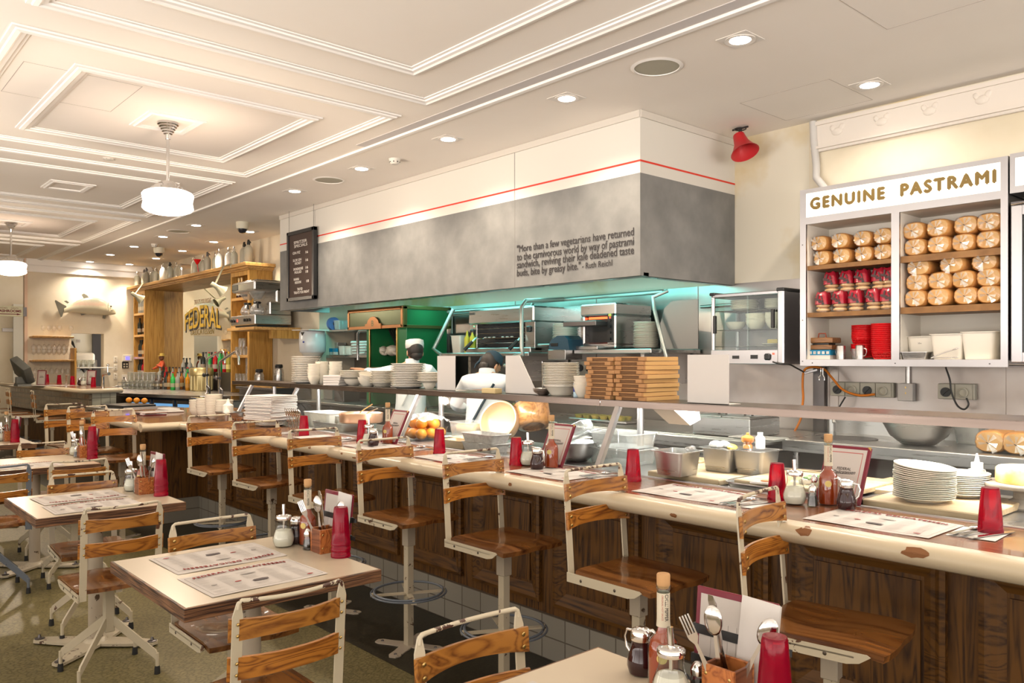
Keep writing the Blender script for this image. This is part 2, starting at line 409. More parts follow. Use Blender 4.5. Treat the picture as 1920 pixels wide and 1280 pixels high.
def brick(name, c1, mort, w, h, axes='xz', rough=.2, ms=.004, c2=None):
    m = M(name, c1, rough, coat=.2)
    tc = nd(m, 'ShaderNodeTexCoord'); se = nd(m, 'ShaderNodeSeparateXYZ'); lk(m, tc.outputs['Object'], se.inputs[0])
    co = nd(m, 'ShaderNodeCombineXYZ'); ix = {'x': 0, 'y': 1, 'z': 2}
    lk(m, se.outputs[ix[axes[0]]], co.inputs[0]); lk(m, se.outputs[ix[axes[1]]], co.inputs[1])
    b = nd(m, 'ShaderNodeTexBrick'); b.offset = 0; b.inputs['Scale'].default_value = 1; b.inputs['Brick Width'].default_value = w
    b.inputs['Row Height'].default_value = h; b.inputs['Mortar Size'].default_value = ms; b.inputs['Mortar Smooth'].default_value = .3
    b.inputs['Color1'].default_value = (*c1, 1); b.inputs['Color2'].default_value = (*(c2 or c1), 1); b.inputs['Mortar'].default_value = (*mort, 1)
    lk(m, co.outputs[0], b.inputs['Vector']); lk(m, b.outputs['Color'], P(m).inputs['Base Color'])
    iv = nd(m, 'ShaderNodeMath', operation='SUBTRACT'); iv.inputs[0].default_value = 1; lk(m, b.outputs['Fac'], iv.inputs[1]); bump(m, iv.outputs[0], .6, .003)
    return m
m_tilex = brick('counter_tile', (.30, .28, .235), (.14, .12, .095), .165, .112, 'xz', c2=(.27, .25, .21))
m_tiley = brick('counter_tile_end', (.30, .28, .235), (.14, .12, .095), .165, .112, 'yz', c2=(.27, .25, .21))

def frame_sweep(g, cx, cy, hx, hy, prof, z0=CZ, plane='xy', off=0):
    """mitred rectangular moulding; prof = [(inset, drop)]"""
    def pt(i, a, d):
        x = (hx - a) * (1 if i in (0, 3) else -1); y = (hy - a) * (1 if i in (0, 1) else -1)
        if plane == 'xy': return (cx + x, cy + y, z0 - d)
        return (cx + x, off - d, cy + y)
    for i in range(4):
        j = (i + 1) % 4
        for (a0, d0), (a1, d1) in zip(prof, prof[1:]):
            g.quad(pt(i, a0, d0), pt(j, a0, d0), pt(j, a1, d1), pt(i, a1, d1))
MP = [(0, 0), (0, .010), (.022, .012), (.026, .022), (.05, .027), (.062, .019), (.085, .016), (.088, .007), (.11, .006), (.11, 0)]
MS = [(0, 0), (0, .010), (.02, .011), (.03, .020), (.06, .014), (.06, 0)]
tn = 0
for k in range(-2, 4):
    bx = -6.48 - 3.08 * k
    for hx, hy, pr in ((1.37, 1.27, MP), (.925, .855, MP)) + (((.24, .215, MS),) if k != -1 else ()):
        g = G(); frame_sweep(g, bx, 2.15 if hx > .3 else 2.165, hx, hy, pr); tn += 1; struct('trim_%d' % tn, g, m_mould)
g = G(); g.box(-16.9, 3.8, 3.70, 3.735, CZ - .018, CZ); g.box(-16.9, 3.8, 3.735, 3.76, CZ - .008, CZ); tn += 1; struct('trim_%d' % tn, g, m_mould)
m_slot = M('shadow_slot', (.60, .57, .56), .8)
g = G(); g.box(-6.08, 3.0, 3.60, 3.69, CZ - .004, CZ); tn += 1; struct('trim_%d' % tn, g, m_slot)
# access hatches drawn as thin shadow gaps
m_gap = M('hatch_gap', (.42, .37, .32), .9)
for x0, x1, y0, y1 in ((-6.477, -5.735, 1.05, 1.75), (-1.975, -1.2, 3.9, 4.56), (-3.25, -2.577, 5.08, 5.72)):
    g = G(); w = .003
    for a in ((x0, x1, y0, y0 + w), (x0, x1, y1 - w, y1), (x0, x0 + w, y0, y1), (x1 - w, x1, y0, y1)): g.box(*a, CZ - .001, CZ)
    tn += 1; struct('trim_%d' % tn, g, m_gap)

# walls
g = G(); g.box(-10.0, 3.8, 5.9, 6.1, 2.15, CZ); struct('wall_back', g, m_wallk, sm=0)
g = G(); g.box(-10.0, 3.8, 5.9, 6.1, 0, 2.15)
for x in (-9.0, -7.8, -6.6, -5.4, -4.2, -3.0, -2.93, -1.8, -.6): g.box(x, x + .012, 5.893, 5.9, .9, 2.15)
struct('wall_back_cladding', g, m_steelw, sm=0)
g = G(); g.box(-3.14, 3.8, 5.87, 5.9, 2.15, CZ - .02); struct('wall_back_upper', g, m_wall, sm=0)
g = G(); g.box(-3.10, 3.8, 5.84, 5.87, 3.10, 3.33, .004); g.box(-3.10, 3.8, 5.82, 5.84, 3.12, 3.14); g.box(-3.10, 3.8, 5.825, 5.84, 3.30, 3.33)
for q in range(18):
    xx = -2.9 + q * .33; g.ell((xx, 5.84, 3.225), (.045, .012, .03), 10, 6)
    for s in (-1, 1): g.ell((xx + s * .035, 5.84, 3.255), (.02, .01, .028), 8, 5, (0, s * .5, 0))
tn += 1; struct('trim_%d' % tn, g, M('frieze_paint', (.70, .64, .57), .8))
g = G(); g.box(-17.2, -10.0, 5.35, 6.1, 0, CZ); struct('wall_bar', g, m_wall, sm=0)
g = G(); g.box(-17.2, -17, 3.14, 3.90, 0, CZ); g.box(-17.2, -17, 4.47, 5.36, 0, CZ); g.box(-17.2, -17, 3.90, 4.47, 2.0, CZ); struct('wall_far', g, m_wall, sm=0)
g = G(); g.box(-18.7, -18.5, -2.4, 6.1, 0, CZ); struct('wall_corridor', g, m_wall, sm=0)
m_room = M('washroom_paint', (.72, .70, .62), .7)
g = G(); g.box(-18.5, -18.45, 3.2, 5.3, 0, 2.6); struct('wall_passage', g, m_room, sm=0)
g = G(); g.box(-18.44, -18.38, 4.62, 4.86, 0, 2.15); struct('door_1', g, M('dark_door', (.035, .035, .04), .5), sm=0)
g = G(); g.box(-18.44, -18.37, 4.86, 4.96, 0, 2.15); tn += 1; struct('trim_%d' % tn, g, M('red_door_frame', (.55, .02, .02), .45), sm=0)
g = G(); g.box(-17.0, -16.97, 3.14, 5.35, 3.14, 3.36, .006); g.box(-17.0, -16.93, 3.14, 5.35, 3.24, 3.36, .01); g.box(-17.0, -16.95, 3.14, 5.35, 3.12, 3.15); tn += 1; struct('trim_%d' % tn, g, m_mould)
# unseen walls; their window openings are added to brighten the ceiling
g = G(); g.box(-18.6, -9, -2.4, -2.2, 0, CZ); g.box(-9, 3.8, -2.4, -2.2, 0, .5); g.box(-9, 3.8, -2.4, -2.2, 3.0, CZ)
for x in (-9, -6, -3, 0, 3): g.box(x, x + .15, -2.4, -2.2, .5, 3.0)
struct('wall_street', g, m_wall, sm=0)
g = G(); g.box(3.6, 3.8, -2.4, 6.1, 0, .5); g.box(3.6, 3.8, -2.4, 6.1, 3.0, CZ); g.box(3.6, 3.8, 5.9, 6.1, .5, 3.0)  # unseen wall, opened wide to let added light onto ceiling and hood side
struct('wall_front', g, m_wall, sm=0)
def portal(loc, rot, sx_, sy_):  # light portals across the added openings
    o = light('opening_portal', 'AREA', loc, 0, rot=rot, size=sx_, sy=sy_); o.data.cycles.is_portal = True
portal((-3, -2.3, 1.75), (-PI / 2, 0, PI), 12, 2.5)
portal((3.7, 1.75, 1.75), (PI / 2, 0, PI / 2), 8.2, 2.5)

# ================================================================ ceiling fittings
t0 = thing('downlight', 'round recessed downlight', 'ceiling light')
g = G(); g.lathe([(.062, 0), (.085, -.002), (.088, -.008), (.062, -.006)], 28, cap=False); g.box(-.1, .1, -.1, .1, -.0035, 0, .001); g.build('trim_plate', M('downlight_trim', (.78, .74, .69), .5), t0)
g = G(); g.lathe([(0, -.0065), (.060, -.0065), (.060, -.004), (0, -.004)], 28); g.build('lens', m_down, t0)
pdl = Proto(t0)
R1 = [(-2.6, 4.07), (-4.0, 4.07), (-5.4, 4.08), (-6.8, 4.09), (-8.2, 4.09), (-11.2, 4.12), (-12.58, 4.13), (-14.0, 4.14), (-15.38, 4.15), (-16.75, 4.16)]
R2 = [(-11.25, 4.91), (-12.6, 4.91), (-14.01, 4.92), (-15.38, 4.93), (-16.7, 4.85)]
for i, (x, y) in enumerate(R1):
    pdl.place((x, y, CZ), 0, 'recessed round downlight over the counter, %s' % ['nearest of the row', 'second nearest', 'third nearest', 'fourth nearest, beside the smoke detector', 'fifth nearest, near the menu board', 'sixth away, above the bar', 'seventh away, above the bar', 'eighth away, above the bar', 'ninth away, above the bar', 'farthest, close to the fish'][i], 'downlights over the counter')
for i, (x, y) in enumerate(R2):
    pdl.place((x, y, CZ), 0, 'recessed downlight in the row above the siphon shelf, %s' % ['nearest one', 'second nearest', 'middle one', 'second farthest', 'farthest one'][i], 'downlights above the bottle shelf')
pdl.place((-2.45, 5.39, CZ), 0, 'recessed round downlight above the lit bread cabinet', 'downlights over the counter')
EXTRA = [(-1.2, 4.07), (.2, 4.07), (-1.05, 5.39), (.35, 5.39)]
for i, (x, y) in enumerate(EXTRA): pdl.place((x, y, CZ), 0, 'recessed downlight beyond the right edge of the photo', 'downlights over the counter')
for x, y in R1 + EXTRA[:2]: light('downlight_beam', 'SPOT', (x, y, CZ - .03), 80, (1, .84, .66), size=.05, spot=2.35, blend=.7)
for x, y in R2: light('bar_downlight_beam', 'SPOT', (x, y, CZ - .03), 60, (1, .83, .62), size=.04, spot=1.5, blend=.5)
for x, y in ((-2.45, 5.3), (-1.05, 5.3)): light('cabinet_downlight_beam', 'SPOT', (x, y, CZ - .03), 40, (1, .88, .76), size=.05, spot=2.6, blend=.7)
light('fish_downlight', 'SPOT', (-16.72, 4.16, CZ - .03), 40, (1, .88, .72), size=.03, spot=1.25, blend=.35)
light('corner_downlight', 'SPOT', (-16.7, 4.9, CZ - .03), 40, (1, .88, .72), size=.03, spot=1.2, blend=.35)

t0 = thing('ceiling_speaker', 'flush round ceiling speaker', 'speaker')
g = G(); g.lathe([(.155, 0), (.165, -.004), (.142, -.010), (.140, -.004)], 36, cap=False); g.build('rim', m_mould, t0)
g = G(); g.lathe([(0, -.008), (.14, -.005), (.14, 0)], 36); g.build('grille', M('speaker_grille', (.40, .385, .31), .7), t0)
ps = Proto(t0)
for x, y, l in ((-3.19, 4.054, 'large round ceiling speaker between the two nearest downlights'), (-7.452, 4.098, 'round ceiling speaker above the hanging menu board side of the hood'), (-11.886, 4.121, 'farthest round ceiling speaker, above the siphon bottles')): ps.place((x, y, CZ), 0, l, 'ceiling speakers')
t0 = thing('smoke_detector', 'white smoke detector', 'smoke detector')
g = G(); g.lathe([(0, -.05), (.03, -.05), (.045, -.035), (.05, -.018), (.055, 0)], 24); g.build('body', m_white, t0)
g = G(); [g.box(.043 * math.cos(a) - .006, .043 * math.cos(a) + .006, .043 * math.sin(a) - .006, .043 * math.sin(a) + .006, -.034, -.026) for a in [i * PI / 4 for i in range(8)]]; g.build('vents', m_black, t0)
pp = Proto(t0)
pp.place((-6.273, 4.124, CZ), 0, 'white smoke detector between two downlights above the hood', 'smoke detectors')
pp.place((-13.5, 4.3, CZ), 0, 'small smoke detector on the ceiling behind the farther camera', 'smoke detectors')
pp.place((-8.0, 2.15, CZ), 0, 'flat detector between the ceiling frames behind the nearer pendant', 'smoke detectors', scale=(1, 1, .3))
t0 = thing('dome_camera', 'ceiling dome camera', 'security camera')
g = G(); g.lathe([(.085, 0), (.085, -.05), (.075, -.09), (.07, -.092)], 28); g.build('housing', M('camera_housing', (.62, .58, .46), .5), t0)
g = G(); g.lathe([(.06, -.088), (.055, -.12), (.035, -.145), (0, -.153)], 24); g.build('dome', M('smoked_dome', (.02, .02, .025), .08), t0)
pp = Proto(t0)
pp.place((-10.55, 4.5, CZ), 0, 'cream dome security camera above the coffee machine', 'dome cameras')
pp.place((-13.9, 4.5, CZ), 0, 'smaller-looking dome security camera farther along the bar', 'dome cameras')

# pendants
t0 = thing('pendant_lamp', 'schoolhouse pendant', 'pendant lamp')
g = G(); g.lathe([(.078, 0), (.078, -.018), (.066, -.022), (.066, -.036), (.055, -.040), (.055, -.054), (.045, -.058), (.045, -.072), (.034, -.076), (.034, -.09), (.022, -.094), (.018, -.13), (0, -.13)], 32); g.build('canopy', m_chrome, t0)
g = G(); g.cyl((0, 0, -.12), (0, 0, -.47), .0125, 14); g.build('rod', m_chrome, t0)
g = G(); g.lathe([(.02, -.455), (.055, -.462), (.058, -.472), (.075, -.476), (.078, -.488), (.10, -.492), (.103, -.508), (.125, -.512), (.13, -.535), (.10, -.54)], 32); g.build('fitter', m_chrome, t0)
g = G(); g.lathe([(.10, -.525), (.15, -.535), (.178, -.548), (.19, -.565), (.186, -.59), (.180, -.62), (.186, -.655), (.188, -.672), (.170, -.690), (.12, -.708), (.05, -.718), (0, -.718)], 40, cap=False); g.build('lamp_shade', m_lamp, t0)
pp = Proto(t0)
for x, l in ((-6.48, 'chrome pendant with glowing opal shade, the nearer one'), (-12.64, 'chrome pendant with glowing opal shade at the left edge, farther away')):
    pp.place((x, 2.165, CZ), 0, l, 'schoolhouse pendants')
    light('pendant_glow', 'POINT', (x, 2.165, CZ - .80), 60, (1, .80, .60), size=.03)
    light('pendant_upglow', 'POINT', (x + .26, 2.165, CZ - .58), 9, (1, .74, .55), size=.02)

# red horn sounder
t = thing('horn_sounder', 'red horn alarm hanging by the hood corner', 'alarm', aY(1388, 262, 5.6))
g = G(); g.tube([(-.07, 0, .09), (.07, 0, .09)], .008); g.tube([(0, 0, .09), (0, 0, .04)], .014); g.tube([(.045 * math.cos(a), .045 * math.sin(a), .085) for a in [i * PI / 6 for i in range(12)]], .005, closed=True); g.build('bracket', m_black, t)
g = G(); g.m = Matrix.Rotation(-.45, 4, 'Y') @ Matrix.Rotation(-.15, 4, 'X')
g.lathe([(0, .05), (.045, .045), (.052, .0), (.06, -.04), (.085, -.09), (.108, -.125), (.112, -.13), (.10, -.125), (.06, -.07), (.02, -.04), (0, -.04)], 32); g.build('horn', M('alarm_red', (.50, .02, .025), .35), t)

# conduit by the wall step
t = thing('conduit_pipe', 'painted pipe running down the wall beside the hood corner', 'pipe', (0, 0, 0))
a = aY(1526, 236, 5.85); b = aY(1532, 300, 5.85); c = aY(1545, 345, 5.82)
g = G(); g.tube([(a[0], 5.84, 3.34), (a[0] + .005, 5.84, 3.2), (b[0], 5.84, 3.0), (b[0] + .01, 5.82, 2.9), (c[0] + .02, 5.80, 2.8), (c[0] + .05, 5.8, 2.74)], .028, 12); g.build('pipe', M('pipe_paint', (.55, .53, .50), .5), t)

# ================================================================ extractor hood
t = thing('extractor_hood', 'long grey and white kitchen extractor hood with a painted quotation', 'range hood', (-9.75, 4.66, 0))
def hb(name, m, *bx, **k):
    if name in ('panel_seam', 'steel_rim'): return [hb(name + '_', m, q, **k) for q in bx][0]
    name = name.rstrip('_')
    g = G(); [g.box(*q, **k) for q in bx]; return g.build(name, m, t, sm=0)
HX = 5.93
hb('grey_panel', m_conc, (0, HX, 0, .04, 2.135, 2.895), (HX - .04, HX, .04, 1.24, 2.135, 2.895), (0, .04, .04, .69, 2.135, 2.895))
hb('white_panel', m_white, (0, HX, .0, .04, 2.895, CZ - .001), (HX - .04, HX, .04, 1.24, 2.895, CZ - .001), (0, .04, .04, .69, 2.895, CZ - .001))
hb('red_stripe', m_redline, (-.002, HX + .002, -.002, .04, 2.978, 2.992), (HX - .03, HX + .002, .03, 1.24, 2.978, 2.992))
hb('panel_seam', M('seam_grey', (.2, .19, .18), .8), (4.535, 4.541, -.0015, .01, 2.135, CZ - .002), (.93, .936, -.0015, .01, 2.135, CZ - .002))
hb('top_channel', M('channel', (.60, .56, .5), .6), (0, HX, -.012, 0, CZ - .055, CZ - .002), (HX, HX + .012, 0, 1.24, CZ - .055, CZ - .002))
hb('steel_rim', m_steel, (.0, HX, .04, .10, 2.135, 2.16), (HX - .10, HX - .04, .1, 1.23, 2.135, 2.16))
g = G(); g.quad((.04, .34, 2.17), (HX - .05, .34, 2.17), (HX - .05, .20, 2.34), (.04, .20, 2.34)); g.quad((.04, .34, 2.17), (HX - .05, .34, 2.17), (HX - .05, .40, 2.19), (.04, .40, 2.19)); g.quad((.04, .40, 2.19), (HX - .05, .40, 2.19), (HX - .05, 1.22, 2.52), (.04, 1.22, 2.52)); g.build('canopy_liner', m_steel, t, sm=0)
for i in range(9):
    x0 = .5 + i * .59
    g = G(); g.m = Matrix.Translation((x0, .345, 2.168)) @ Matrix.Rotation(.69, 4, 'X')
    g.box(0, .52, -.012, -.006, 0, .012); g.box(0, .52, -.012, -.006, .12, .132)
    for q in range(14): g.box(.01 + q * .036, .03 + q * .036, -.012, -.004, .012, .12)
    g.build('baffle_filter', m_alu, t, sm=0)
for x0 in (.9, 2.4, 3.9, 5.0): hb('light_fitting', M('hood_tube', (1, 1, 1), .4, emis=(.45, 1, .95), es=1.5), (x0, x0 + .7, .50, .56, 2.225, 2.235))
lines = ['"More than a few vegetarians have returned', 'to the carnivorous world by way of pastrami', 'sandwich, reviving their kale deadened taste', 'buds, bite by greasy bite."']
zz = [2.612, 2.520, 2.432, 2.352]
x0 = aY(970, 500, 4.66)[0]; x1 = aY(1189, 450, 4.66)[0]
for i, l in enumerate(lines):
    w = (x1 - x0) if i < 3 else aY(1089, 500, 4.66)[0] - x0
    zb = aY(970, [473, 488.5, 503, 518][i], 4.66)[2]
    text('quotation_line', l, m_ink, t, (x0 + 9.75, -.003, zb), (PI / 2, 0, 0), size=.1, width=w, height=.06, fat=.0012)
text('quotation_author', '- Ruth Reichl', m_ink, t, (aY(1092, 500, 4.66)[0] + 9.75, -.003, zb), (PI / 2, 0, 0), size=.08, width=.315, height=.046, fat=.0006)
for x in (-9.1, -7.6, -6.1, -4.7):
    light('hood_light', 'AREA', (x, 5.25, 2.20), 5, (.25, 1, .92), rot=(.35, 0, 0), size=1.1, sy=.25)

# hanging letter board
a = aY(540, 438, 4.6); b = aY(590, 430, 4.6)
t = thing('menu_board', 'black framed letter board hanging on chains beside the hood', 'menu board', (a[0], 4.6, 2.23))
w = .70; hh = .86
g = G(); g.box(0, w, -.02, .03, 0, .045, .004); g.box(0, w, -.02, .03, hh - .045, hh, .004); g.box(0, .045, -.02, .03, 0, hh, .004); g.box(w - .045, w, -.02, .03, 0, hh, .004); g.build('frame', m_black, t)
g = G(); g.box(.04, w - .04, -.004, .02, .04, hh - .04); g.build('felt', M('brown_felt', (.06, .038, .03), .8), t)
ml = M('board_letters', (.72, .68, .62), .5)
for s_, x, z, ww, h_ in (('SPRITZER', .17, .70, .34, .034), ('SPECIALS', .18, .655, .34, .034), ('GIN FIZ', .14, .575, .2, .03), ('16', .48, .56, .06, .03), ('SLOE GIN', .15, .485, .22, .03), ('RICKEY', .2, .445, .17, .03), ('16', .48, .465, .06, .03), ('SMOKEHOUSE', .16, .375, .25, .03), ('MULLED', .19, .335, .18, .03), ('16', .48, .375, .06, .03), ('18', .48, .325, .06, .03), ('NANNA', .17, .25, .14, .03), ('NEGRONI', .2, .21, .16, .03), ('18', .5, .21, .06, .03), ('THE FED', .26, .125, .14, .03), ('TREATS YOU RIGHT', .17, .085, .4, .03)):
    text('lettering', s_, ml, t, (x, -.0055, z), (PI / 2, 0, 0), size=.04, width=ww, height=h_, fat=.001)
g = G()
for x in (.03, w - .03):
    for q in range(16):
        z = hh + q * (CZ - 2.23 - hh) / 16; dx = .004 if q % 2 else 0
        g.tube([(x - .004, 0, z), (x + .004, 0, z + .008), (x - .004, 0, z + .018)], .0022, 5)
    g.cyl((x, 0, hh), (x, 0, CZ - 2.23 - .002), .0018, 6)
g.build('chain', m_dsteel, t)
# ================================================================ service counter
CT = .96
t = thing('service_counter', 'long panelled dark oak counter with chipped cream nosing and tiled kick', 'counter', (0, 0, 0))
XL, XR, XJ = -9.35, 1.4, -7.3
g = G(); g.box(XJ - .35, XR, 2.862, 3.74, .224, .925); g.box(XL + .25, XJ - .35, 2.50, 3.70, .224, .925); g.build('body', m_oak, t, sm=0)
PF = [(0, 0), (0, .022), (.018, .026), (.034, .016), (.05, .012), (.066, .004), (.075, 0)]
for k in range(-2, 11):
    xa = -.94 - .65 * k
    g = G(); frame_sweep(g, xa + .275, .565, .275, .29, PF, plane='xz', off=2.862); g.build('panel_moulding', m_oakh, t, sm=25)
    g = G(); g.prism([(xa + .085, .365), (xa + .465, .365), (xa + .465, .765), (xa + .085, .765)], 2.853, 2.862, 'y'); g.build('raised_panel', m_oak, t, sm=0)
g = G(); g.box(XJ - .36, XR, 2.848, 2.862, .875, .925, .003); g.build('top_rail', m_oakh, t, sm=0)
for xa in (-8.55, -7.95 - .65 * 1.9):
    g = G(); frame_sweep(g, xa + .25, .565, .25, .29, PF, plane='xz', off=2.50); g.build('panel_moulding', m_oakh, t, sm=25)
g = G(); g.box(XJ - .35, XR, 2.842, 2.87, 0, .224); g.build('tile_kick', m_tilex, t, sm=0)
g = G(); g.box(XL + .3, XJ - .36, 2.51, 3.6, 0, .224); g.build('tile_kick', m_tilex, t, sm=0)
g = G(); g.box(XJ, XR, 2.583, 3.008, CT - .035, CT); g.box(XL, XJ, 2.27, 3.74, CT - .035, CT); g.box(XJ, -6.75, 3.008, 3.74, CT - .035, CT); g.build('worktop', m_top, t, sm=0)
NP = [(.0, .0), (0, -.05), (-.012, -.066), (-.035, -.072), (-.062, -.062), (-.078, -.040), (-.078, -.022), (-.062, -.006), (-.035, .0)]
g = G(); g.prism([(2.583 + a, CT + b) for a, b in NP], XJ + .02, XR, 'x'); g.prism([(2.27 + a, CT + b) for a, b in NP], XL, XJ + .001, 'x'); g.build('nosing', m_nose, t, sm=50)
g = G(); g.prism([(XJ + .0 - a, CT + b) for a, b in NP], 2.2, 2.56, 'y'); g.build('nosing_return', m_nose, t, sm=50)
g = G(); g.box(XJ, XR, 3.008, 3.03, CT - .03, CT + .004, .002); g.build('edge_strip', m_alu, t)
# big old chips in the paint
m_chip = M('bare_timber_chip', (.19, .075, .022), .6)
def chip(px, py, w, h, seed):
    random.seed(seed); c = aY(px, py, 2.503); g = G(); pts = []
    for i in range(14):
        a = 2 * PI * i / 14; r = random.uniform(.7, 1.05); pts.append((w * math.cos(a) * r, h * math.sin(a) * r))
    prof = [(-.006 + .003, 0), ]
    def nose_y(z):
        q = z - CT
        for (a0, b0), (a1, b1) in zip(NP[2:], NP[3:]):
            if min(b0, b1) <= q <= max(b0, b1) and abs(b1 - b0) > 1e-6: return 2.583 + a0 + (a1 - a0) * (q - b0) / (b1 - b0)
        return 2.505
    R = []
    for k in (1, .8, .6, .4, .2):
        r = []
        for a, b in pts: z = min(CT - .002, max(CT - .070, c[2] + b * k)); r.append(g.b.verts.new((c[0] + a * k, nose_y(z) - .0014, z)))
        R.append(r)
    for p_, q_ in zip(R, R[1:]):
        for i in range(14): g.b.faces.new((p_[i], p_[(i + 1) % 14], q_[(i + 1) % 14], q_[i]))
    g.b.faces.new(R[-1])
    g.build('bare_patch', m_chip, t, sm=0)
for a in ((1505, 996, .032, .016, 3), (1715, 1037, .045, .016, 5), (1262, 966, .018, .010, 6), (1366, 1000, .018, .006, 9), (956, 908, .014, .010, 11), (688, 860, .03, .010, 12), (664, 858, .03, .006, 14), (580, 839, .02, .008, 15), (640, 850, .015, .007, 16), (333, 802, .012, .008, 17)): chip(*a)
random.seed(7)

# ================================================================ display case
t = thing('display_case', 'glass fronted serving counter display case with a steel shelf on top', 'display case', (0, 0, 0))
g = G(); g.box(-6.75, XR, 3.03, 3.76, CT - .03, CT - .008, .002); g.build('deck', m_steel, t)
g = G(); g.box(-6.75, XR, 3.745, 3.77, .0, CT - .01); g.build('rear_panel', m_steel, t, sm=0)
ST = [-7.32, -6.40, -4.60, -2.79, -.2, 1.35]
for a, b in zip(ST[1:], ST[2:]):
    g = G(); g.prism([(3.034, CT - .0), (3.040, CT - .0), (3.212, 1.276), (3.206, 1.276)], a + .032, b - .002, 'x'); g.build('glass_pane', m_glasst, t, sm=0)
for x in ST:
    g = G(); g.prism([(3.028, CT - .008), (3.056, CT - .008), (3.226, 1.272), (3.198, 1.272)], x, x + .03, 'x'); g.build('strut', m_alu, t, sm=0)
for x in (-7.3, -6.42, -4.62, -2.81, -.3): 
    g = G(); g.cyl((x, 3.43, CT - .02), (x, 3.43, 1.28), .019, 14); g.cyl((x, 3.43, CT - .01), (x, 3.43, CT + .0), .03, 14); g.build('post', m_alu, t)
for a, b in ((-7.75, -6.5), (-6.495, -4.7), (-4.695, -2.9), (-2.895, XR)):
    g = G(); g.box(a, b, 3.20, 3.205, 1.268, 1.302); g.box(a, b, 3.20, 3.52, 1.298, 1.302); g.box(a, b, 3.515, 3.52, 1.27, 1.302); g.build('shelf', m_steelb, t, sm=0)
for a, b in ((-6.4, -4.7), (-4.58, -2.9), (-2.75, XR)):
    g = G(); g.box(a, b, 3.235, 3.247, 1.282, 1.290); g.build('light_strip', m_led, t, sm=0)
    n = 2 if b < 0 else 4
    for i in range(n):
        w = (b - a) / n; light('case_light', 'AREA', (a + w * (i + .5), 3.30, 1.276), 8.0 * w, (1, .95, .90), rot=(.25, 0, 0), size=w * .9, sy=.05)

# ================================================================ school-style seating
m_rod = chips('worn_rod_enamel', (.52, .46, .34), (.07, .03, .02), .545, 34)
def seat_fn(u, v):
    x = -.185 + .385 * u; y = -.178 + .356 * v
    e = abs(2 * v - 1)
    x += (.012 * (1 - e ** 4) if u > .98 else 0)
    if u < .02: x += .02 * e ** 6
    d = -.012 * math.exp(-((x + .06) / .1) ** 2 - (y / .11) ** 2)
    d += .006 * math.exp(-(y / .04) ** 2) * max(0, (u - .5)) * 2 - (.008 * max(0, u - .85) / .15)
    return (x, y, d)
def upper(t, z, mp, ms, mw):
    g = G(); g.grid(lambda u, v: (seat_fn(u, v)[0], seat_fn(u, v)[1], seat_fn(u, v)[2] + z), 12, 12, .020); g.build('seat', mw, t, 40)
    for s in (-1, 1):
        g = G()
        g.prism([(-.205, z - .048), (.10, z - .048), (.135, z - .040), (.165, z - .018), (.155, z - .012), (-.205, z - .012)], min(s * .181, s * .186), max(s * .181, s * .186), 'y')
        g.box(-.2, .12, min(s * .15, s * .186), max(s * .15, s * .186), z - .028, z - .023)
        g.build('seat_bracket', mp, t, 30)
    for s in (-1, 1):
        g = G(); y = s * .163; w = .015
        zt = z + .335; xb = lambda q: -.205 - .028 * q / .37
        pts = [(y - w, z - .045), (y + w, z - .045), (y + w, zt), (y - s * .002 + .006, z + .372), (y - s * .002 - .006, z + .372), (y - w, zt)]
        lo = [g.b.verts.new((xb(b - z) - .003, a, b)) for a, b in pts]; hi = [g.b.verts.new((xb(b - z) + .003, a, b)) for a, b in pts]
        g.b.faces.new(lo); g.b.faces.new(hi[::-1])
        for i in range(6): g.b.faces.new((lo[i], lo[(i + 1) % 6], hi[(i + 1) % 6], hi[i]))
        g.build('back_post', mp, t, 30)
    g = G(); pts = [(xb(.36), -.163, z + .355), (xb(.37), -.161, z + .372)]
    for i in range(11):
        a = -1 + .2 * i; pts.append((xb(.376) - .022 * (1 - a * a), a * .152, z + .378 - .004 * (1 - a * a)))
    pts += [(xb(.37), .161, z + .372), (xb(.36), .163, z + .355)]
    g.tube(pts, .0066, 8); g.build('top_rod', m_rod if mp is m_cream else mp, t, 60)
    for k, (za, zb) in enumerate(((.262, .328), (.150, .218))):
        xc = -.205 - .028 * (za + zb) / 2 / .37 + .008
        def f(u, v):
            y = -.186 + .372 * u; e = 1 - (y / .186) ** 2
            zz_ = za + (zb - za) * v + (.010 * e * (1 if v < .5 else -.6) if k == 0 else .006 * e * (1 if v < .5 else -.5))
            return (xc - .040 * e - .0755 * (zz_ - (za + zb) / 2), y, z + zz_)
        g = G(); g.grid(f, 14, 4, .011); g.build('back_slat', ms[k], t, 40)
    g = G()
    for s in (-1, 1):
        for za in (.280, .313, .168, .201):
            x = -.205 - .028 * za / .37
            g.ell((x - .006, s * .163, z + za), (.004, .005, .005), 8, 5); g.ell((x + .019, s * .163, z + za), (.002, .0065, .0065), 8, 5)
    g.build('screws', m_brass, t, 60)
    g = G()
    for s in (-1, 1):
        for x in (-.13, .04): g.ell((x, s * .187, z - .032), (.006, .002, .006), 8, 5)
    g.build('bracket_bolts', M('bolt', (.12, .10, .08), .5, 1) if 'bolt' not in bpy.data.materials else bpy.data.materials['bolt'], t, 60)

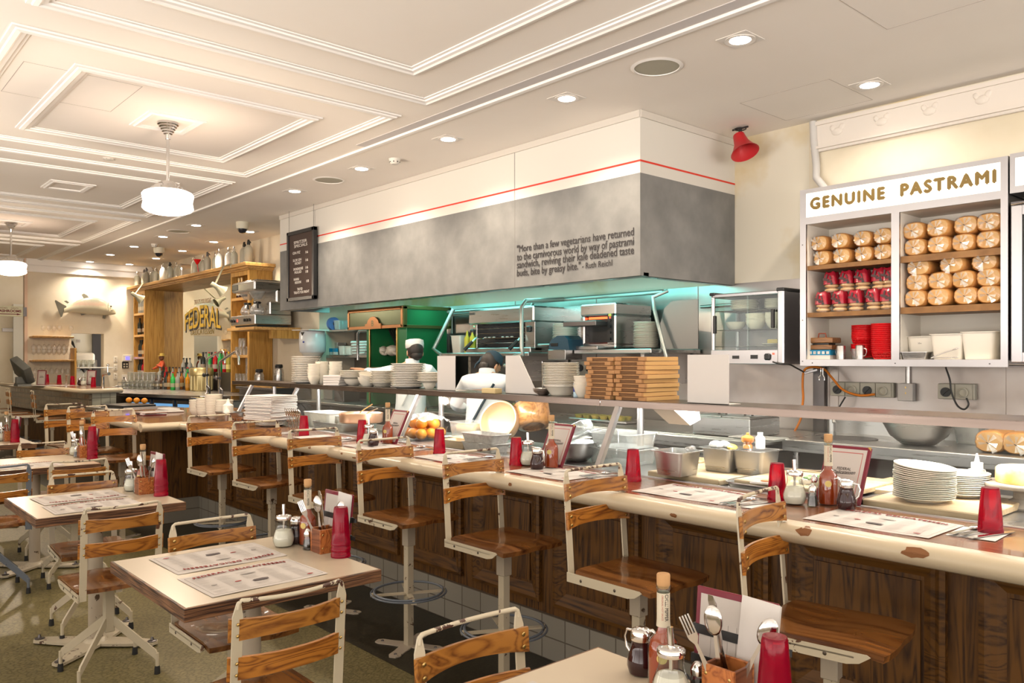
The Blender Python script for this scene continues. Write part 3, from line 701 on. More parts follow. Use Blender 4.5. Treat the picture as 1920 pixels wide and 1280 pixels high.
def make_stool(z=.70):
    t = thing('bar_stool', 'stool', 'stool')
    upper(t, z, m_cream, (m_slat, m_slat2), m_seat)
    g = G(); g.box(-.026, .026, -.026, .026, z - .17, z - .03, .003); g.box(-.16, .14, -.012, .012, z - .034, z - .022); g.box(-.09, .09, -.08, .08, z - .036, z - .026); g.build('height_sleeve', m_creamb, t)
    g = G(); g.box(-.019, .019, -.0195, .0195, .004, z - .15, .002); g.build('column', m_creamh, t)
    g = G()
    for k in range(4):
        a = PI / 4 + k * PI / 2 + .3; ca, sa = math.cos(a), math.sin(a); g.m = Matrix.Translation((0, 0, .278)) @ Matrix.Rotation(a, 4, 'Z')
        g.box(.015, .200, -.014, .014, -.004, .004); g.tube([(.188, 0, 0), (.188, 0, .014)], .007)
    g.m = None; g.build('foot_ring_spokes', m_cream, t)
    g = G(); g.tube([(.182 * math.cos(2 * PI * i / 36), .182 * math.sin(2 * PI * i / 36), .290) for i in range(36)], .0062, 8, closed=True)
    g.tube([(.198 * math.cos(2 * PI * i / 36), .198 * math.sin(2 * PI * i / 36), .284) for i in range(36)], .005, 8, closed=True); g.build('foot_ring', m_bluegrey, t, 60)
    g = G()
    pts = []
    for k in range(4):
        a = k * PI / 2 + .5
        for r, w in ((.035, -.035), (.11, -.030), (.165, -.032), (.19, -.018), (.19, .018), (.165, .032), (.11, .030)):
            pts.append((r * math.cos(a) - w * math.sin(a), r * math.sin(a) + w * math.cos(a)))
    g.prism(pts, .0005, .007); g.build('base_plate', m_creamb, t, 20)
    g = G(); [g.lathe([(0, .013), (.007, .012), (.009, .006), (.009, .004)], 6, (.155 * math.cos(k * PI / 2 + .5), .155 * math.sin(k * PI / 2 + .5))) for k in range(4)]; g.build('floor_bolts', m_dsteel, t)
    return t
def make_chair(mp, z=.465, key='cream'):
    t = thing('dining_chair', 'chair', 'chair')
    upper(t, z, mp, (m_slat, m_slat2), m_seat)
    g = G(); g.box(-.022, .022, -.022, .022, .20, z - .03, .003); g.box(-.17, .14, -.014, .014, z - .04, z - .024); g.box(-.08, .08, -.15, .15, z - .034, z - .024); g.build('column', mp, t)
    for k in range(4):
        a = PI / 4 + k * PI / 2; g = G(); g.m = Matrix.Rotation(a, 4, 'Z')
        g.prism([(.015, .235), (.015, .285), (.235, .115), (.242, .100), (.242, .062), (.225, .078)], -.0045, .0045, 'y')
        g.cyl((.242, 0, .10), (.242, 0, .03), .0085, 8); g.m = None
        lg = g.build('leg', mp, t, 30)
        g = G(); g.m = Matrix.Rotation(a, 4, 'Z'); g.m = g.m @ Matrix.Translation((.242, 0, 0)); g.lathe([(.011, .038), (.0125, .03), (.014, 0.0)], 12); g.build('rubber_foot', m_rubber, lg)
    return t

stool = Proto(make_stool())
seats_lbl = ['rightmost one, turned slightly', 'second from the right at the counter', 'third from the right at the counter', 'fourth from the right, foot ring in full view', 'fifth from the right, behind the table sauce bottle', 'sixth from the right at the counter', 'seventh from the right, before the stacked napkins']
for i, (x, y, r) in enumerate(((-1.21, 2.40, .16), (-2.0, 2.43, .0), (-2.78, 2.42, -.0), (-3.555, 2.425, .02), (-4.36, 2.42, .0), (-5.19, 2.42, .04), (-6.02, 2.41, .02))):
    stool.place((x, y, 0), r, 'wooden bar stool with cream frame, %s' % seats_lbl[i], 'bar stools along the main counter')
for x, y, r, l in ((-7.25, 2.05, .02, 'wooden bar stool at the counter bend, nearest of the three there'), (-7.97, 2.03, .05, 'wooden swivel bar stool at the counter bend, middle of the three there'), (-8.57, 1.98, .1, 'wooden bar stool at the counter end, farthest of the three at the bend')):
    stool.place((x, y, 0), r, l, 'bar stools along the main counter')
for x, y, r, l in ((-12.55, 2.64, 1.45, 'bar stool at the small tiled bar, nearest one with its back to the room'), (-13.75, 2.55, 1.5, 'bar stool at the small tiled bar, second nearest'), (-14.45, 2.52, 1.5, 'bar stool at the small tiled bar, third nearest'), (-15.6, 2.45, 1.5, 'bar stool at the small tiled bar, farthest at the photo edge')):
    stool.place((x, y, 0), r, l, 'bar stools at the small tiled bar')

chA = Proto(make_chair(m_cream)); chG = Proto(make_chair(m_bluegrey))
for x, y, r, l, p in (
    (-2.42, 1.083, PI, 'dining chair seen from behind, on the near side of the middle front table', chA),
    (-3.145, 1.31, 0.0, 'dining chair facing us, tucked behind the middle front table', chA),
    (-4.215, 1.13, PI, 'dining chair seen from behind at the left front table', chA),
    (-4.99, 1.245, -.06, 'dining chair facing us, tucked behind the left front table', chA),
    (-6.15, 1.43, PI - .1, 'dining chair seen from behind, behind the left front table', chA),
    (-6.15, .95, PI, 'dining chair with blue grey metal frame at the left edge of the photo', chG),
    (-7.12, 1.47, -.05, 'dining chair whose cream top bar shows behind the second row of tables', chA),
    (-7.20, .98, 0, 'dining chair behind the second row of tables at the left photo edge', chA),
    (-1.39, 1.30, 0, 'dining chair facing us in the bottom foreground, behind the nearest table', chA)):
    p.place((x, y, 0), r, 'wooden ' + l, 'slat back dining chairs')

def make_table(sx=.78, sy=.71):
    t = thing('dining_table', 'table', 'table')
    g = G(); g.box(-sx / 2, sx / 2, -sy / 2, sy / 2, .706, .749, .002); g.build('edge_band', m_ply, t)
    g = G(); g.box(-sx / 2 + .009, sx / 2 - .009, -sy / 2 + .009, sy / 2 - .009, .7485, .7502); g.build('laminate_top', m_lam, t, sm=0)
    g = G(); g.box(-.2, .2, -.03, .03, .69, .706); g.box(-.03, .03, -.2, .2, .69, .706); g.build('underframe', m_creamb, t)
    g = G(); g.cyl((.11, -.02, .02), (.11, -.02, .69), .036, 24); g.build('column', m_creamb, t, 60)
    g = G(); pts = []
    for k in range(4):
        a = PI / 4 + k * PI / 2
        for r, w in ((.06, -.055), (.18, -.050), (.27, -.038), (.325, -.030), (.34, 0), (.325, .030), (.27, .038), (.18, .050)):
            pts.append((.11 + r * math.cos(a) - w * math.sin(a), -.02 + r * math.sin(a) + w * math.cos(a)))
    g.prism(pts, .008, .022); g.lathe([(.06, .022), (.05, .034), (.036, .040)], 24, (.11, -.02)); g.build('base', m_creamh, t, 30)
    for k in range(4):
        a = PI / 4 + k * PI / 2; c = (.11 + .31 * math.cos(a), -.02 + .31 * math.sin(a))
        g = G(); g.lathe([(.02, 0), (.022, .008)], 14, c); g.lathe([(.022, .022), (.024, .026), (.01, .030), (.006, .045), (0, .047)], 12, c); g.build('levelling_foot', m_dsteel, t)
    return t
tb = Proto(make_table())
TB = [(-2.91, 1.245), (-4.79, 1.21), (-1.07, 1.25), (-6.83, 1.32), (-6.83, .58), (-8.75, 1.28)]
for (x, y), l in zip(TB, ('square cream topped table in the middle foreground', 'square cream topped table at the left, under two overlapping menus', 'square cream topped table cut off by the bottom edge, with the cutlery box', 'cream topped table in the second row, with a tall stack of red cups', 'cream topped table in the second row at the left photo edge', 'cream topped table farthest back at the left, with one short cup stack')):
    tb.place((x, y, 0), 0, l, 'plywood edged dining tables')
# ================================================================ tableware and condiments
def cup_mesh(g, z=0, h=.145):
    k = h / .145
    g.lathe([(.0385, z), (.0385, z + .010 * k), (.0365, z + .014 * k), (.0345, z + .05 * k), (.0300, z + .105 * k), (.0272, z + .138 * k), (.0250, z + h), (0, z + h), (0, z + h - .004), (.0235, z + h - .005), (.0275, z + .10 * k), (.0335, z + .04 * k), (.0355, z + .002)], 32, cap=False)
t = thing('plastic_cup', 'cup', 'cup')
g = G(); cup_mesh(g); g.build('tumbler', m_cup, t, 50)
pcup = Proto(t)
cl = ['rightmost of the row', 'second from right, by the nearest condiments', 'third from right, below a glass strut', 'fourth from right, by the middle condiments', 'fifth from right, near the bowl of oranges', 'sixth from right, by the far condiments', 'leftmost of the counter row']
for (px, py), l in zip(((1857, 1000), (1457, 938), (1187, 903), (968, 873), (824, 852), (679, 829), (570, 818)), cl):
    pcup.place(aH(px, py - 2, CT), 0, 'upturned ruby red cup on the counter, %s' % l, 'red cups along the counter')

# stacks of nested cups on the tables
def cup_stack(n, px, py, where, off=.045):
    x, y, z = aH(px, py, .75)
    for k in range(n):
        pcup.place((x, y, .7505 + k * off), .3 * k, 'upturned ruby red cup, %s of the stack on %s' % (nth(n - 1 - k, n), where), 'red cup stack on ' + where)
cup_stack(3, 639, 1043, 'the middle front table', .024)
cup_stack(3, 302, 929, 'the left front table', .030)
cup_stack(4, 173, 861, 'the second row table', .036)
cup_stack(3, 28, 829, 'the farthest table', .034)
c0 = (-.895, 1.53)
for k in range(3):
    pcup.place((c0[0], c0[1], .7505 + k * .022), .3 * k, 'upturned ruby red cup, %s of the stack on the nearest table' % nth(2 - k, 3), 'red cup stack on the nearest table')

def sauce(label_text=True):
    t = thing('sauce_bottle', 'bottle', 'sauce bottle')
    g = G(); g.lathe([(.030, 0), (.035, .004), (.036, .012), (.036, .098), (.032, .118), (.020, .132), (.0155, .142), (.0145, .175), (.0145, .232), (.0165, .236), (.0165, .244), (0, .244)], 32, cap=False); g.build('glass', m_glassd, t, 40)
    g = G(); g.lathe([(0, .006), (.0325, .006), (.0338, .012), (.0338, .097), (.030, .116), (.018, .130), (.0135, .141), (.0125, .150), (0, .150)], 28, cap=False); g.build('sauce', m_sauce, t, 50)
    g = G(); g.lathe([(.0125, .238), (.0155, .246), (.0158, .268), (.014, .271), (0, .271)], 24, cap=False); g.build('cork', m_cork, t, 50)
    lb = G(); lb.lathe([(.0163, .150), (.0152, .165), (.0152, .228)], 28, cap=False); lo = lb.build('neck_label', m_label, t, 50)
    if label_text:
        me = text_geo('CHILLI PEPPER', size=.016, bold=.0003, width=.062, height=.0085)
        for v in me.vertices:
            a = v.co.y / .0156 + .1; h = v.co.x; v.co = (.0156 * math.cos(a), .0156 * math.sin(a), .226 - h)
        me.materials.append(m_ink); o = bpy.data.objects.new('label_print', me); C.objects.link(o); o.parent = lo
        me = text_geo('ORIGINAL HOT SAUCE', size=.01, width=.058, height=.004)
        for v in me.vertices:
            a = v.co.y / .0156 - .42; h = v.co.x; v.co = (.0156 * math.cos(a), .0156 * math.sin(a), .224 - h)
        me.materials.append(m_inkr); o = bpy.data.objects.new('label_print', me); C.objects.link(o); o.parent = lo
    g = G(); g.m = Matrix.Rotation(-.25, 4, 'Z') @ Matrix.Translation((.0362, 0, .085)) @ Matrix.Rotation(PI / 2, 4, 'Y'); g.lathe([(0, .0012), (.012, .0012), (.012, -.001)], 20, cap=False); g.build('round_sticker', M('sticker_yellow', (.66, .50, .16), .5), t)
    return Proto(t)
psauce = sauce()
t = thing('syrup_jar', 'jar', 'syrup jar')
g = G(); g.lathe([(.022, 0), (.031, .004), (.036, .022), (.035, .038), (.027, .062), (.0235, .078), (.0255, .086), (0, .086)], 32, cap=False); g.build('jar', m_syrup, t, 50)
g = G(); g.lathe([(.026, .083), (.027, .086), (.027, .103), (.024, .108), (.015, .111), (0, .112)], 28, cap=False); g.tube([(-.022, 0, .107), (-.034, 0, .113), (-.044, 0, .108)], [.006, .0045, .003]); g.box(-.03, .012, -.008, .008, .110, .113, .001); g.tube([(.024, 0, .1), (.045, 0, .098), (.052, 0, .08), (.047, 0, .055), (.036, 0, .045)], .0035); g.build('pourer_lid', m_chrome, t, 50)
psyr = Proto(t)
t = thing('sugar_dispenser', 'jar', 'sugar dispenser')
g = G(); n = 36; rings = []
for r, z in ((.028, 0), (.036, .005), (.042, .022), (.043, .036), (.038, .056), (.030, .078), (.0275, .092), (.0285, .108), (.029, .114)):
    rings.append([g.b.verts.new((r * (1 + .025 * math.cos(12 * 2 * PI * i / n)) * math.cos(2 * PI * i / n), r * (1 + .025 * math.cos(12 * 2 * PI * i / n)) * math.sin(2 * PI * i / n), z)) for i in range(n)])
for a, b in zip(rings, rings[1:]):
    for i in range(n): g.b.faces.new((a[i], a[(i + 1) % n], b[(i + 1) % n], b[i]))
g.b.faces.new(rings[0][::-1]); g.build('ribbed_glass', m_glassd, t, 60)
g = G(); g.lathe([(0, .004), (.034, .006), (.040, .022), (.041, .036), (.036, .055), (.031, .068), (0, .071)], 28, cap=False); g.build('sugar_fill', m_sugar, t, 60)
g = G(); g.lathe([(.0305, .110), (.0315, .113), (.0315, .124), (.028, .128), (.008, .132), (0, .132)], 28, cap=False); g.cyl((0, 0, .128), (-.003, 0, .172), .0075, 14); g.cyl((0, 0, .04), (0, 0, .12), .005, 8); g.build('spout_lid', m_chrome, t, 50)
psug = Proto(t)
t = thing('pepper_shaker', 'shaker', 'pepper shaker')
g = G(); g.lathe([(.019, 0), (.021, .004), (.0195, .02), (.0145, .052), (.014, .058), (0, .058)], 10, cap=False); g.build('glass', m_glassd, t, 20)
g = G(); g.lathe([(0, .004), (.018, .005), (.0165, .02), (.0145, .038), (0, .039)], 14, cap=False); g.build('contents', m_pepper, t)
g = G(); g.lathe([(.0150, .055), (.0158, .058), (.0158, .068), (.012, .076), (.006, .084), (0, .086)], 20, cap=False); g.build('cap', m_chrome, t, 50)
ppep = Proto(t)
t = thing('salt_shaker', 'shaker', 'salt shaker')
g = G(); g.lathe([(.019, 0), (.021, .004), (.0195, .02), (.0145, .062), (.014, .068), (0, .068)], 10, cap=False); g.build('glass', m_glassd, t, 20)
g = G(); g.lathe([(0, .004), (.018, .005), (.0165, .02), (.0155, .032), (0, .033)], 14, cap=False); g.build('contents', m_sugar, t)
g = G(); g.lathe([(.0150, .065), (.0158, .068), (.0158, .080), (.012, .088), (.006, .096), (0, .098)], 20, cap=False); g.build('cap', m_chrome, t, 50)
psalt = Proto(t)

def menu_folder():
    t = thing('menu_holder', 'menu', 'menu')
    w, h = .178, .235
    g = G(); g.box(-w / 2, w / 2, -.002, .002, 0, h, .0015); g.box(-w / 2, w / 2, .004, .009, 0, h, .0015); g.build('covers', m_maroon, t)
    g = G(); g.box(-w / 2, w / 2, -.005, -.001, 0, .012, .001); g.box(-w / 2, w / 2, -.005, -.001, h - .012, h, .001); g.box(-w / 2, -w / 2 + .012, -.005, -.001, 0, h, .001); g.box(w / 2 - .012, w / 2, -.005, -.001, 0, h, .001); g.build('edge_binding', m_maroon, t)
    g = G(); g.box(-w / 2 + .012, w / 2 - .012, -.0032, -.001, .012, h - .012); s = g.build('insert', m_paper, t, sm=0)
    g = G(); fr = .026
    for a in ((-w / 2 + fr, w / 2 - fr, h - fr - .003, h - fr), (-w / 2 + fr, -w / 2 + fr + .002, fr, h - fr), (w / 2 - fr - .002, w / 2 - fr, fr, h - fr)): g.box(a[0], a[1], -.0038, -.003, a[2], a[3])
    g.build('red_border', M('border_rose', (.45, .10, .09), .7), s, sm=0)
    text('lettering', 'FEDERAL', m_ink, s, (-.028, -.0038, .135), (PI / 2, 0, 0), size=.012, width=.056, height=.011, bold=.0002)
    o = text('lettering', 'Delicatessen', m_ink, s, (-.042, -.0038, .116), (PI / 2, 0, 0), size=.018, width=.088, height=.015, bold=.0003)
    for v in o.data.vertices: v.co.x += v.co.y * .25; v.co.y += v.co.x * .06
    g = G()
    for sx_ in (-1, 1): g.prism([(sx_ * (w / 2 + .0005), h + .0005), (sx_ * (w / 2 - .014), h + .0005), (sx_ * (w / 2 + .0005), h - .014)], -.0058, -.004, 'y')
    g.build('brass_corners', m_brass, t, sm=0)
    return Proto(t)
pmenu = menu_folder()
SETS = [  # sugar, syrup, sauce, holder bottom right, holder top right, pepper, salt, label
    ((1490, 945), (1587, 955), (1553, 946), (1611, 950), (1635, 845), (1524, 949), (1527, 934), 'nearest condiments on the counter'),
    ((990, 872), (1007, 880), (1034, 877), (1052, 877), (1082, 802), None, None, 'middle condiments on the counter'),
    ((692, 833), (700, 836), (727, 832), (741, 833), (768, 776), None, None, 'far condiments on the counter')]
for sg, sy_, sa, br, tr, pe, sl, w in SETS:
    psug.place(aH(*sg, CT), 0, 'ribbed glass sugar dispenser with chrome spout in the %s' % w, 'sugar dispensers')
    psyr.place(aH(*sy_, CT), 0 if sy_[0] > 1500 else .0, 'pear shaped jar of dark syrup with chrome lid in the %s' % w, 'syrup jars')
    psauce.place(aH(*sa, CT), -.85, 'corked red chilli sauce bottle in the %s' % w, 'chilli sauce bottles')
    b = aH(*br, CT); q = aX(*tr, b[0]); lean = math.atan2(q[1] - b[1], q[2] - b[2])
    pmenu.place((b[0] - .089, b[1] + .004, CT + .002), 0, 'maroon bound menu leaning upright behind the %s' % w, 'upright menus', rot=(-min(lean, .45), 0, 0))
    if pe:
        ppep.place(aH(*pe, CT), 0, 'small glass pepper shaker in the %s' % w, 'pepper shakers')
        psalt.place(aH(*sl, CT), 0, 'small glass salt shaker behind the pepper in the %s' % w, 'salt shakers')

m_inkd = M('soft_black_print', (.10, .08, .08), .8)
# place mats
def mat_proto():
    t = thing('paper_placemat', 'mat', 'placemat')
    w, h = .42, .297
    def f(u, v): return ((u - .5) * w, (v - .5) * h, .0022 + .0014 * math.sin(u * 7) * math.sin(v * 3 + 1))
    g = G(); g.grid(f, 20, 10, .0006); s = g.build('sheet', m_paper, t, 60)
    me = text_geo('FEDERAL DELICATESSEN', size=.03, fat=.0007, width=.345, height=.019, spacing=1.15)
    for v in me.vertices:
        x, y = v.co.x - .1725, v.co.y; v.co = (x, y + .093 + .018 * (1 - (x / .17) ** 2), .0048 + v.co.z)
    me.name = 'headline'; me.materials.append(m_inkr); o = bpy.data.objects.new('headline', me); C.objects.link(o); o.parent = s
    g = G(); random.seed(3)
    cols = [(-.185, -.125), (-.115, -.045), (-.035, .035), (.045, .115), (.125, .185)]
    for c, (xa, xb) in enumerate(cols):
        y = .085 if c in (0, 4) else .078
        while y > -.125:
            if random.random() < .86 and not (c == 2 and -.075 < y < -.03) and not (c == 2 and .03 < y < .06): g.quad((xa, y, .0045), (xa + (xb - xa) * random.uniform(.55, 1), y, .0045), (xa + (xb - xa) * .6, y - .0012, .0045), (xa, y - .0012, .0045))
            y -= .0052
    o = g.build('fine_print', m_inkg, s, sm=0); o['kind'] = 'stuff'
    g = G(); b = .0008
    for a in ((-.198, .198, -.136, -.136 + b), (-.198, .198, .118, .118 + b), (-.198, -.198 + b, -.136, .118), (.198 - b, .198, -.136, .118)): g.box(*a, .0046, .005)
    g.build('printed_border', m_inkg, s, sm=0)
    g = G(); g.prism([(-.026, -.066), (.026, -.066), (.029, -.05), (.012, -.044), (-.02, -.046), (-.029, -.052)], .0046, .005); g.build('dark_drawing', m_inkd, s, sm=0)
    g = G(); [g.prism([(.03 * math.cos(a) * k[2] + k[0], .006 * math.sin(a) + k[1]) for a in [i * PI / 5 for i in range(10)]], .0046, .005) for k in ((0, .045, 1), (-.15, -.02, .35))]; g.build('sketch_drawings', m_inkg, s, sm=0)
    g = G(); [g.prism([(.012 * math.cos(a) + k[0], .005 * math.sin(a) + k[1]) for a in [i * PI / 5 for i in range(10)]], .0046, .005) for k in ((.16, -.11), (-.07, -.03))]; g.build('red_seal', m_inkr, s, sm=0)
    return Proto(t)
pmat = mat_proto()
for x, y, r, l in ((-1.22, 2.775, 0, 'nearest the right edge'), (-2.0, 2.785, .02, 'second from the right'), (-2.80, 2.775, 0, 'third from the right'), (-3.60, 2.775, .02, 'fourth from the right'), (-4.40, 2.77, 0, 'fifth from the right'), (-5.12, 2.775, 0, 'sixth from the right')):
    pmat.place((x, y, CT), r, 'printed paper menu mat on the counter, %s' % l, 'paper mats along the counter')
T1 = TB[0]; T2 = TB[1]
def m4(px): return [aH(*p, .75) for p in px]
def matc(p1, p2, p3, p4):
    q = m4((p1, p2, p3, p4)); return (sum(a[0] for a in q) / 4, sum(a[1] for a in q) / 4, .7502)
pmat.place((-2.73, 1.205, .7503), PI / 2 + .03, 'printed menu mat on the middle front table, nearer one, right way up', 'paper mats on the tables')
pmat.place((-3.08, 1.22, .7503), -PI / 2 + .02, 'printed menu mat on the middle front table, farther one, upside down', 'paper mats on the tables')
pmat.place((-4.60, 1.16, .7503), PI / 2, 'printed menu mat on the left front table, nearer one', 'paper mats on the tables')
pmat.place((-4.93, 1.17, .7515), -PI / 2 + .05, 'printed menu mat on the left front table, farther one', 'paper mats on the tables')
pmat.place((-6.64, 1.24, .7503), PI / 2, 'printed menu mat on the second row table beside the red cups', 'paper mats on the tables')
pmat.place((-6.64, .62, .7503), PI / 2, 'printed menu mat on the second row table at the left photo edge', 'paper mats on the tables')
pmat.place((-1.245, 1.11, .7503), PI / 2 + .05, 'menu mat corner showing on the nearest table at the bottom', 'paper mats on the tables')

# cutlery
def bend(g, f):
    for v in g.b.verts: v.co.z += f(v.co.x)
def fork_g():
    g = G(); g.prism([(-.1, -.009), (-.095, -.011), (0, -.004), (.03, -.0035), (.045, -.011), (.055, -.012), (.055, .012), (.045, .011), (.03, .0035), (0, .004), (-.095, .011), (-.1, .009)], 0, .0018)
    for k in range(4): g.box(.053, .098, -.0115 + k * .0065, -.0080 + k * .0065, 0, .0018)
    bend(g, lambda x: .012 * max(0, (x - .02) / .08) ** 1.0 - .010 * max(0, (x - .055) / .04) ** 2 + .004); return g
def knife_g():
    g = G(); g.prism([(-.11, -.009), (-.105, -.0105), (.0, -.006), (.01, -.008), (.09, -.011), (.108, -.006), (.112, .004), (.10, .007), (.01, .006), (0, .006), (-.105, .0105), (-.11, .009)], .001, .0034); return g
def spoon_g():
    g = G(); g.prism([(-.1, -.009), (-.095, -.011), (0, -.004), (.04, -.0035), (.04, .0035), (0, .004), (-.095, .011), (-.1, .009)], .003, .0048)
    g.ell((.068, 0, .005), (.034, .0205, .0065), 18, 10)
    return g
m_cut = M('cutlery_steel', (.60, .58, .56), .12, 1)
fork0 = Proto(tag(fork_g().build('fork', m_cut, None, 40), 'fork', 'fork')); knife0 = Proto(tag(knife_g().build('knife', m_cut, None, 40), 'knife', 'knife')); spoon0 = Proto(tag(spoon_g().build('spoon', m_cut, None, 40), 'spoon', 'spoon'))
g = G(); g.grid(lambda u, v: ((u - .5) * .14, (v - .5) * .18, .0012 + .002 * u), 4, 4, .001); nap0 = Proto(tag(g.build('paper_napkin', m_paperw, None, 0), 'napkin', 'napkin'))
for px, py, w in ((1835, 1001, 'at the right photo edge'), (1400, 944, 'beside the turned stool'), (1128, 893, 'between the third mat and third cup'), (905, 862, 'by the middle condiments'), (778, 842, 'near the oranges'), (640, 826, 'by the far condiments'), (535, 812, 'by the leftmost cup')):
    x, y, z = aH(px, py, CT)
    nap0.place((x, y, CT), .05, 'folded white paper napkin under cutlery %s' % w, 'napkins on the counter')
    spoon0.place((x - .035, y, CT + .004), PI / 2 - .12, 'steel spoon on the napkin %s' % w, 'counter spoons')
    fork0.place((x + .0, y + .005, CT + .004), PI / 2 - .2, 'steel fork on the napkin %s' % w, 'counter forks')
    knife0.place((x + .04, y - .005, CT + .004), PI / 2 - .28, 'steel knife on the napkin %s' % w, 'counter knives')

# table caddies
def caddy_p():
    t = thing('cutlery_caddy', 'caddy', 'cutlery caddy')
    w = .041; h = .095
    for q in (w - .008, -w): g = G(); g.box(q, q + .008, -w, w, 0, h, .001); g.build('light_board', m_caddy, t)
    g = G(); g.box(-w + .008, w - .008, -w, -w + .008, 0, h - .002, .001); g.box(-w + .008, w - .008, w - .008, w, 0, h - .002, .001); g.box(-w + .008, w - .008, -w + .008, w - .008, 0, .006); g.build('dark_boards', m_caddyd, t)
    g = G(); [g.ell((w, a, b), (.0015, .004, .004), 8, 5) for a in (-.03, .03) for b in (.022, .075)]; g.build('brass_screws', m_brass, t)
    return Proto(t)
pcad = caddy_p()
g = G(); g.box(-.075, .075, -.001, .001, 0, .20, 0); g.box(-.072, .078, .001, .0025, .002, .198, 0); pcardp = Proto(tag(g.build('white_card', m_paperw, None, 0), 'card', 'card'))
def band_menu():
    t = thing('table_menu', 'menu', 'menu')
    g = G(); g.box(-.105, .105, -.004, .004, 0, .225, .002); g.build('cover', m_maroon, t)
    g = G(); g.box(-.092, .092, -.0052, -.0038, .012, .210); s = g.build('insert', m_paper, t, sm=0)
    g = G(); [g.box(-.06 + k * .022, -.0592 + k * .022, -.0057, -.0050, .05, .15) for k in range(6)]; g.build('fine_print', m_inkg, s, sm=0)['kind'] = 'stuff'
    g = G(); [g.box(-.11, .11, -.0075, .0065, z, z + .022, .001) for z in (.045, .115)]; g.box(.104, .14, -.001, .001, .048, .064); g.box(.104, .14, -.001, .001, .118, .134); g.build('elastic_bands', m_black, t, sm=0)
    return Proto(t)
pbm = band_menu()
def table_set(cx, cy, w, sug, syr, sau, pep, rz=0):
    """an open box of cutlery with sauces around it and menus standing behind"""
    Z = .7502
    pcad.place((cx, cy, Z), rz, 'small wooden cutlery box on %s' % w, 'wooden cutlery boxes')
    def stand(p, dx, dy, ax, az, L, what, grp):
        a = Vector((math.sin(ax) * math.cos(az), math.sin(ax) * math.sin(az), math.cos(ax)))
        q = a.to_track_quat('X', 'Y'); c = Vector((cx + dx, cy + dy, Z + .02)) + a * L
        o = p.place(c, 0, '%s in the wooden box on %s' % (what, w), grp); o.rotation_euler = (q.to_matrix() @ Matrix.Rotation(PI, 3, 'X')).to_euler()
    stand(knife0, .0, .01, .22, 3.3, .11, 'knife standing', 'standing knives')
    stand(fork0, -.01, -.015, .42, 3.9, .10, 'fork leaning outwards', 'standing forks')
    stand(spoon0, -.01, -.005, .12, 3.6, .10, 'upright spoon', 'standing spoons')
    stand(spoon0, .01, .0, .45, .2, .11, 'second spoon, leaning right,', 'standing spoons')
    pbm.place((cx - .03, cy + .062, Z), 0, 'maroon bound menu with black bands behind the box on %s' % w, 'banded menus', rot=(-.10, 0, .04))
    pcardp.place((cx + .03, cy + .052, Z + .03), 0, 'plain white card standing behind the box on %s' % w, 'white cards', rot=(-.08, .06, .05), scale=(.62, 1, 1))
    psug.place((sug[0], sug[1], Z), 0, 'ribbed sugar dispenser with chrome spout on %s' % w, 'sugar dispensers')
    psyr.place((syr[0], syr[1], Z), PI, 'jar of dark syrup with chrome lid on %s' % w, 'syrup jars')
    psauce.place((sau[0], sau[1], Z), -.75, 'corked red chilli sauce bottle on %s' % w, 'chilli sauce bottles')
    if pep: ppep.place((pep[0], pep[1], Z), 0, 'small glass pepper shaker on %s' % w, 'pepper shakers')
a = aH(599, 1040, .75)
table_set(a[0] - .041, a[1] + .045, 'the middle front table', aH(532, 1024, .75), aH(556, 1018, .75), aH(577, 1021, .75), aH(577, 1030, .75))
a = aH(221, 928, .75)
table_set(aH(285, 927, .75)[0] - .07, aH(285, 927, .75)[1] - .02, 'the left front table', aH(247, 920, .75), aH(243, 914, .75), aH(268, 920, .75), aH(257, 923, .75))
a = aH(160, 858, .75)
table_set(a[0] - .03, a[1], 'the second row table', aH(141, 853, .75), aH(147, 850, .75), aH(153, 852, .75), aH(143, 856, .75))
a = aH(17, 827, .75)
table_set(a[0] - .02, a[1], 'the farthest table', aH(3, 826, .75), aH(8, 823, .75), aH(12, 825, .75), None)
table_set(-1.018, 1.545, 'the nearest table', (-1.105, 1.455), (-1.262, 1.545), (-1.165, 1.505), (-1.085, 1.525), -PI / 2)
# ================================================================ lit wall cabinet with bread
YF, YB = 5.50, 5.86
def zc(px, py): return aY(px, py, YF)[2]
X0, X1 = aY(1500, 500, YF)[0], aY(1890, 500, YF)[0]
XA, XB, XC, XD = (aY(x, 500, YF)[0] for x in (1511, 1671, 1686, 1876))
ZT, ZB = 2.752, 1.468
zi = zc(1511, 673.6)
t = thing('wall_cabinet', 'open aluminium framed wall cabinet with lit sign and bread', 'wall cabinet', (X0, YF, 0))
ox = -X0; oy = -YF
def cb(name, m, *bx, bev=.0, par=None):
    par = par or t
    g = G(); [g.box(a + ox, b + ox, c + oy, d + oy, e, f, bev) for a, b, c, d, e, f in bx]; return g.build(name, m, par or t, sm=0)
zs = zc(1511, 408) - .0; zs2 = zc(1511, 363)
cb('frame', m_alu, (X0, XA, YF, YF + .02, ZB, ZT), (XD, X1, YF, YF + .02, ZB, ZT), (XB, XC, YF, YF + .02, zi, zs - .05), (XA, XD, YF, YF + .02, ZB, zi), (XA, XD, YF, YF + .02, zs2, ZT), (XA, XD, YF, YF + .02, zs - .05, zs), (X0, X1, YF + .02, YB, ZT - .01, ZT), (X0, X0 + .01, YF + .02, YB, ZB, ZT), (X1 - .01, X1, YF + .02, YB, ZB, ZT))
cb('interior', M('cabinet_lining', (.74, .70, .62), .6), (XA - .005, XD + .005, YB - .01, YB, zi, zs), (XA - .01, XA, YF + .02, YB, zi, zs), (XD, XD + .01, YF + .02, YB, zi, zs), (XB, XC, YF + .02, YB, zi, zs - .035), (XA, XD, YF + .02, YB, zs - .05, zs - .035), (XA, XD, YF + .02, YB, zi - .015, zi))
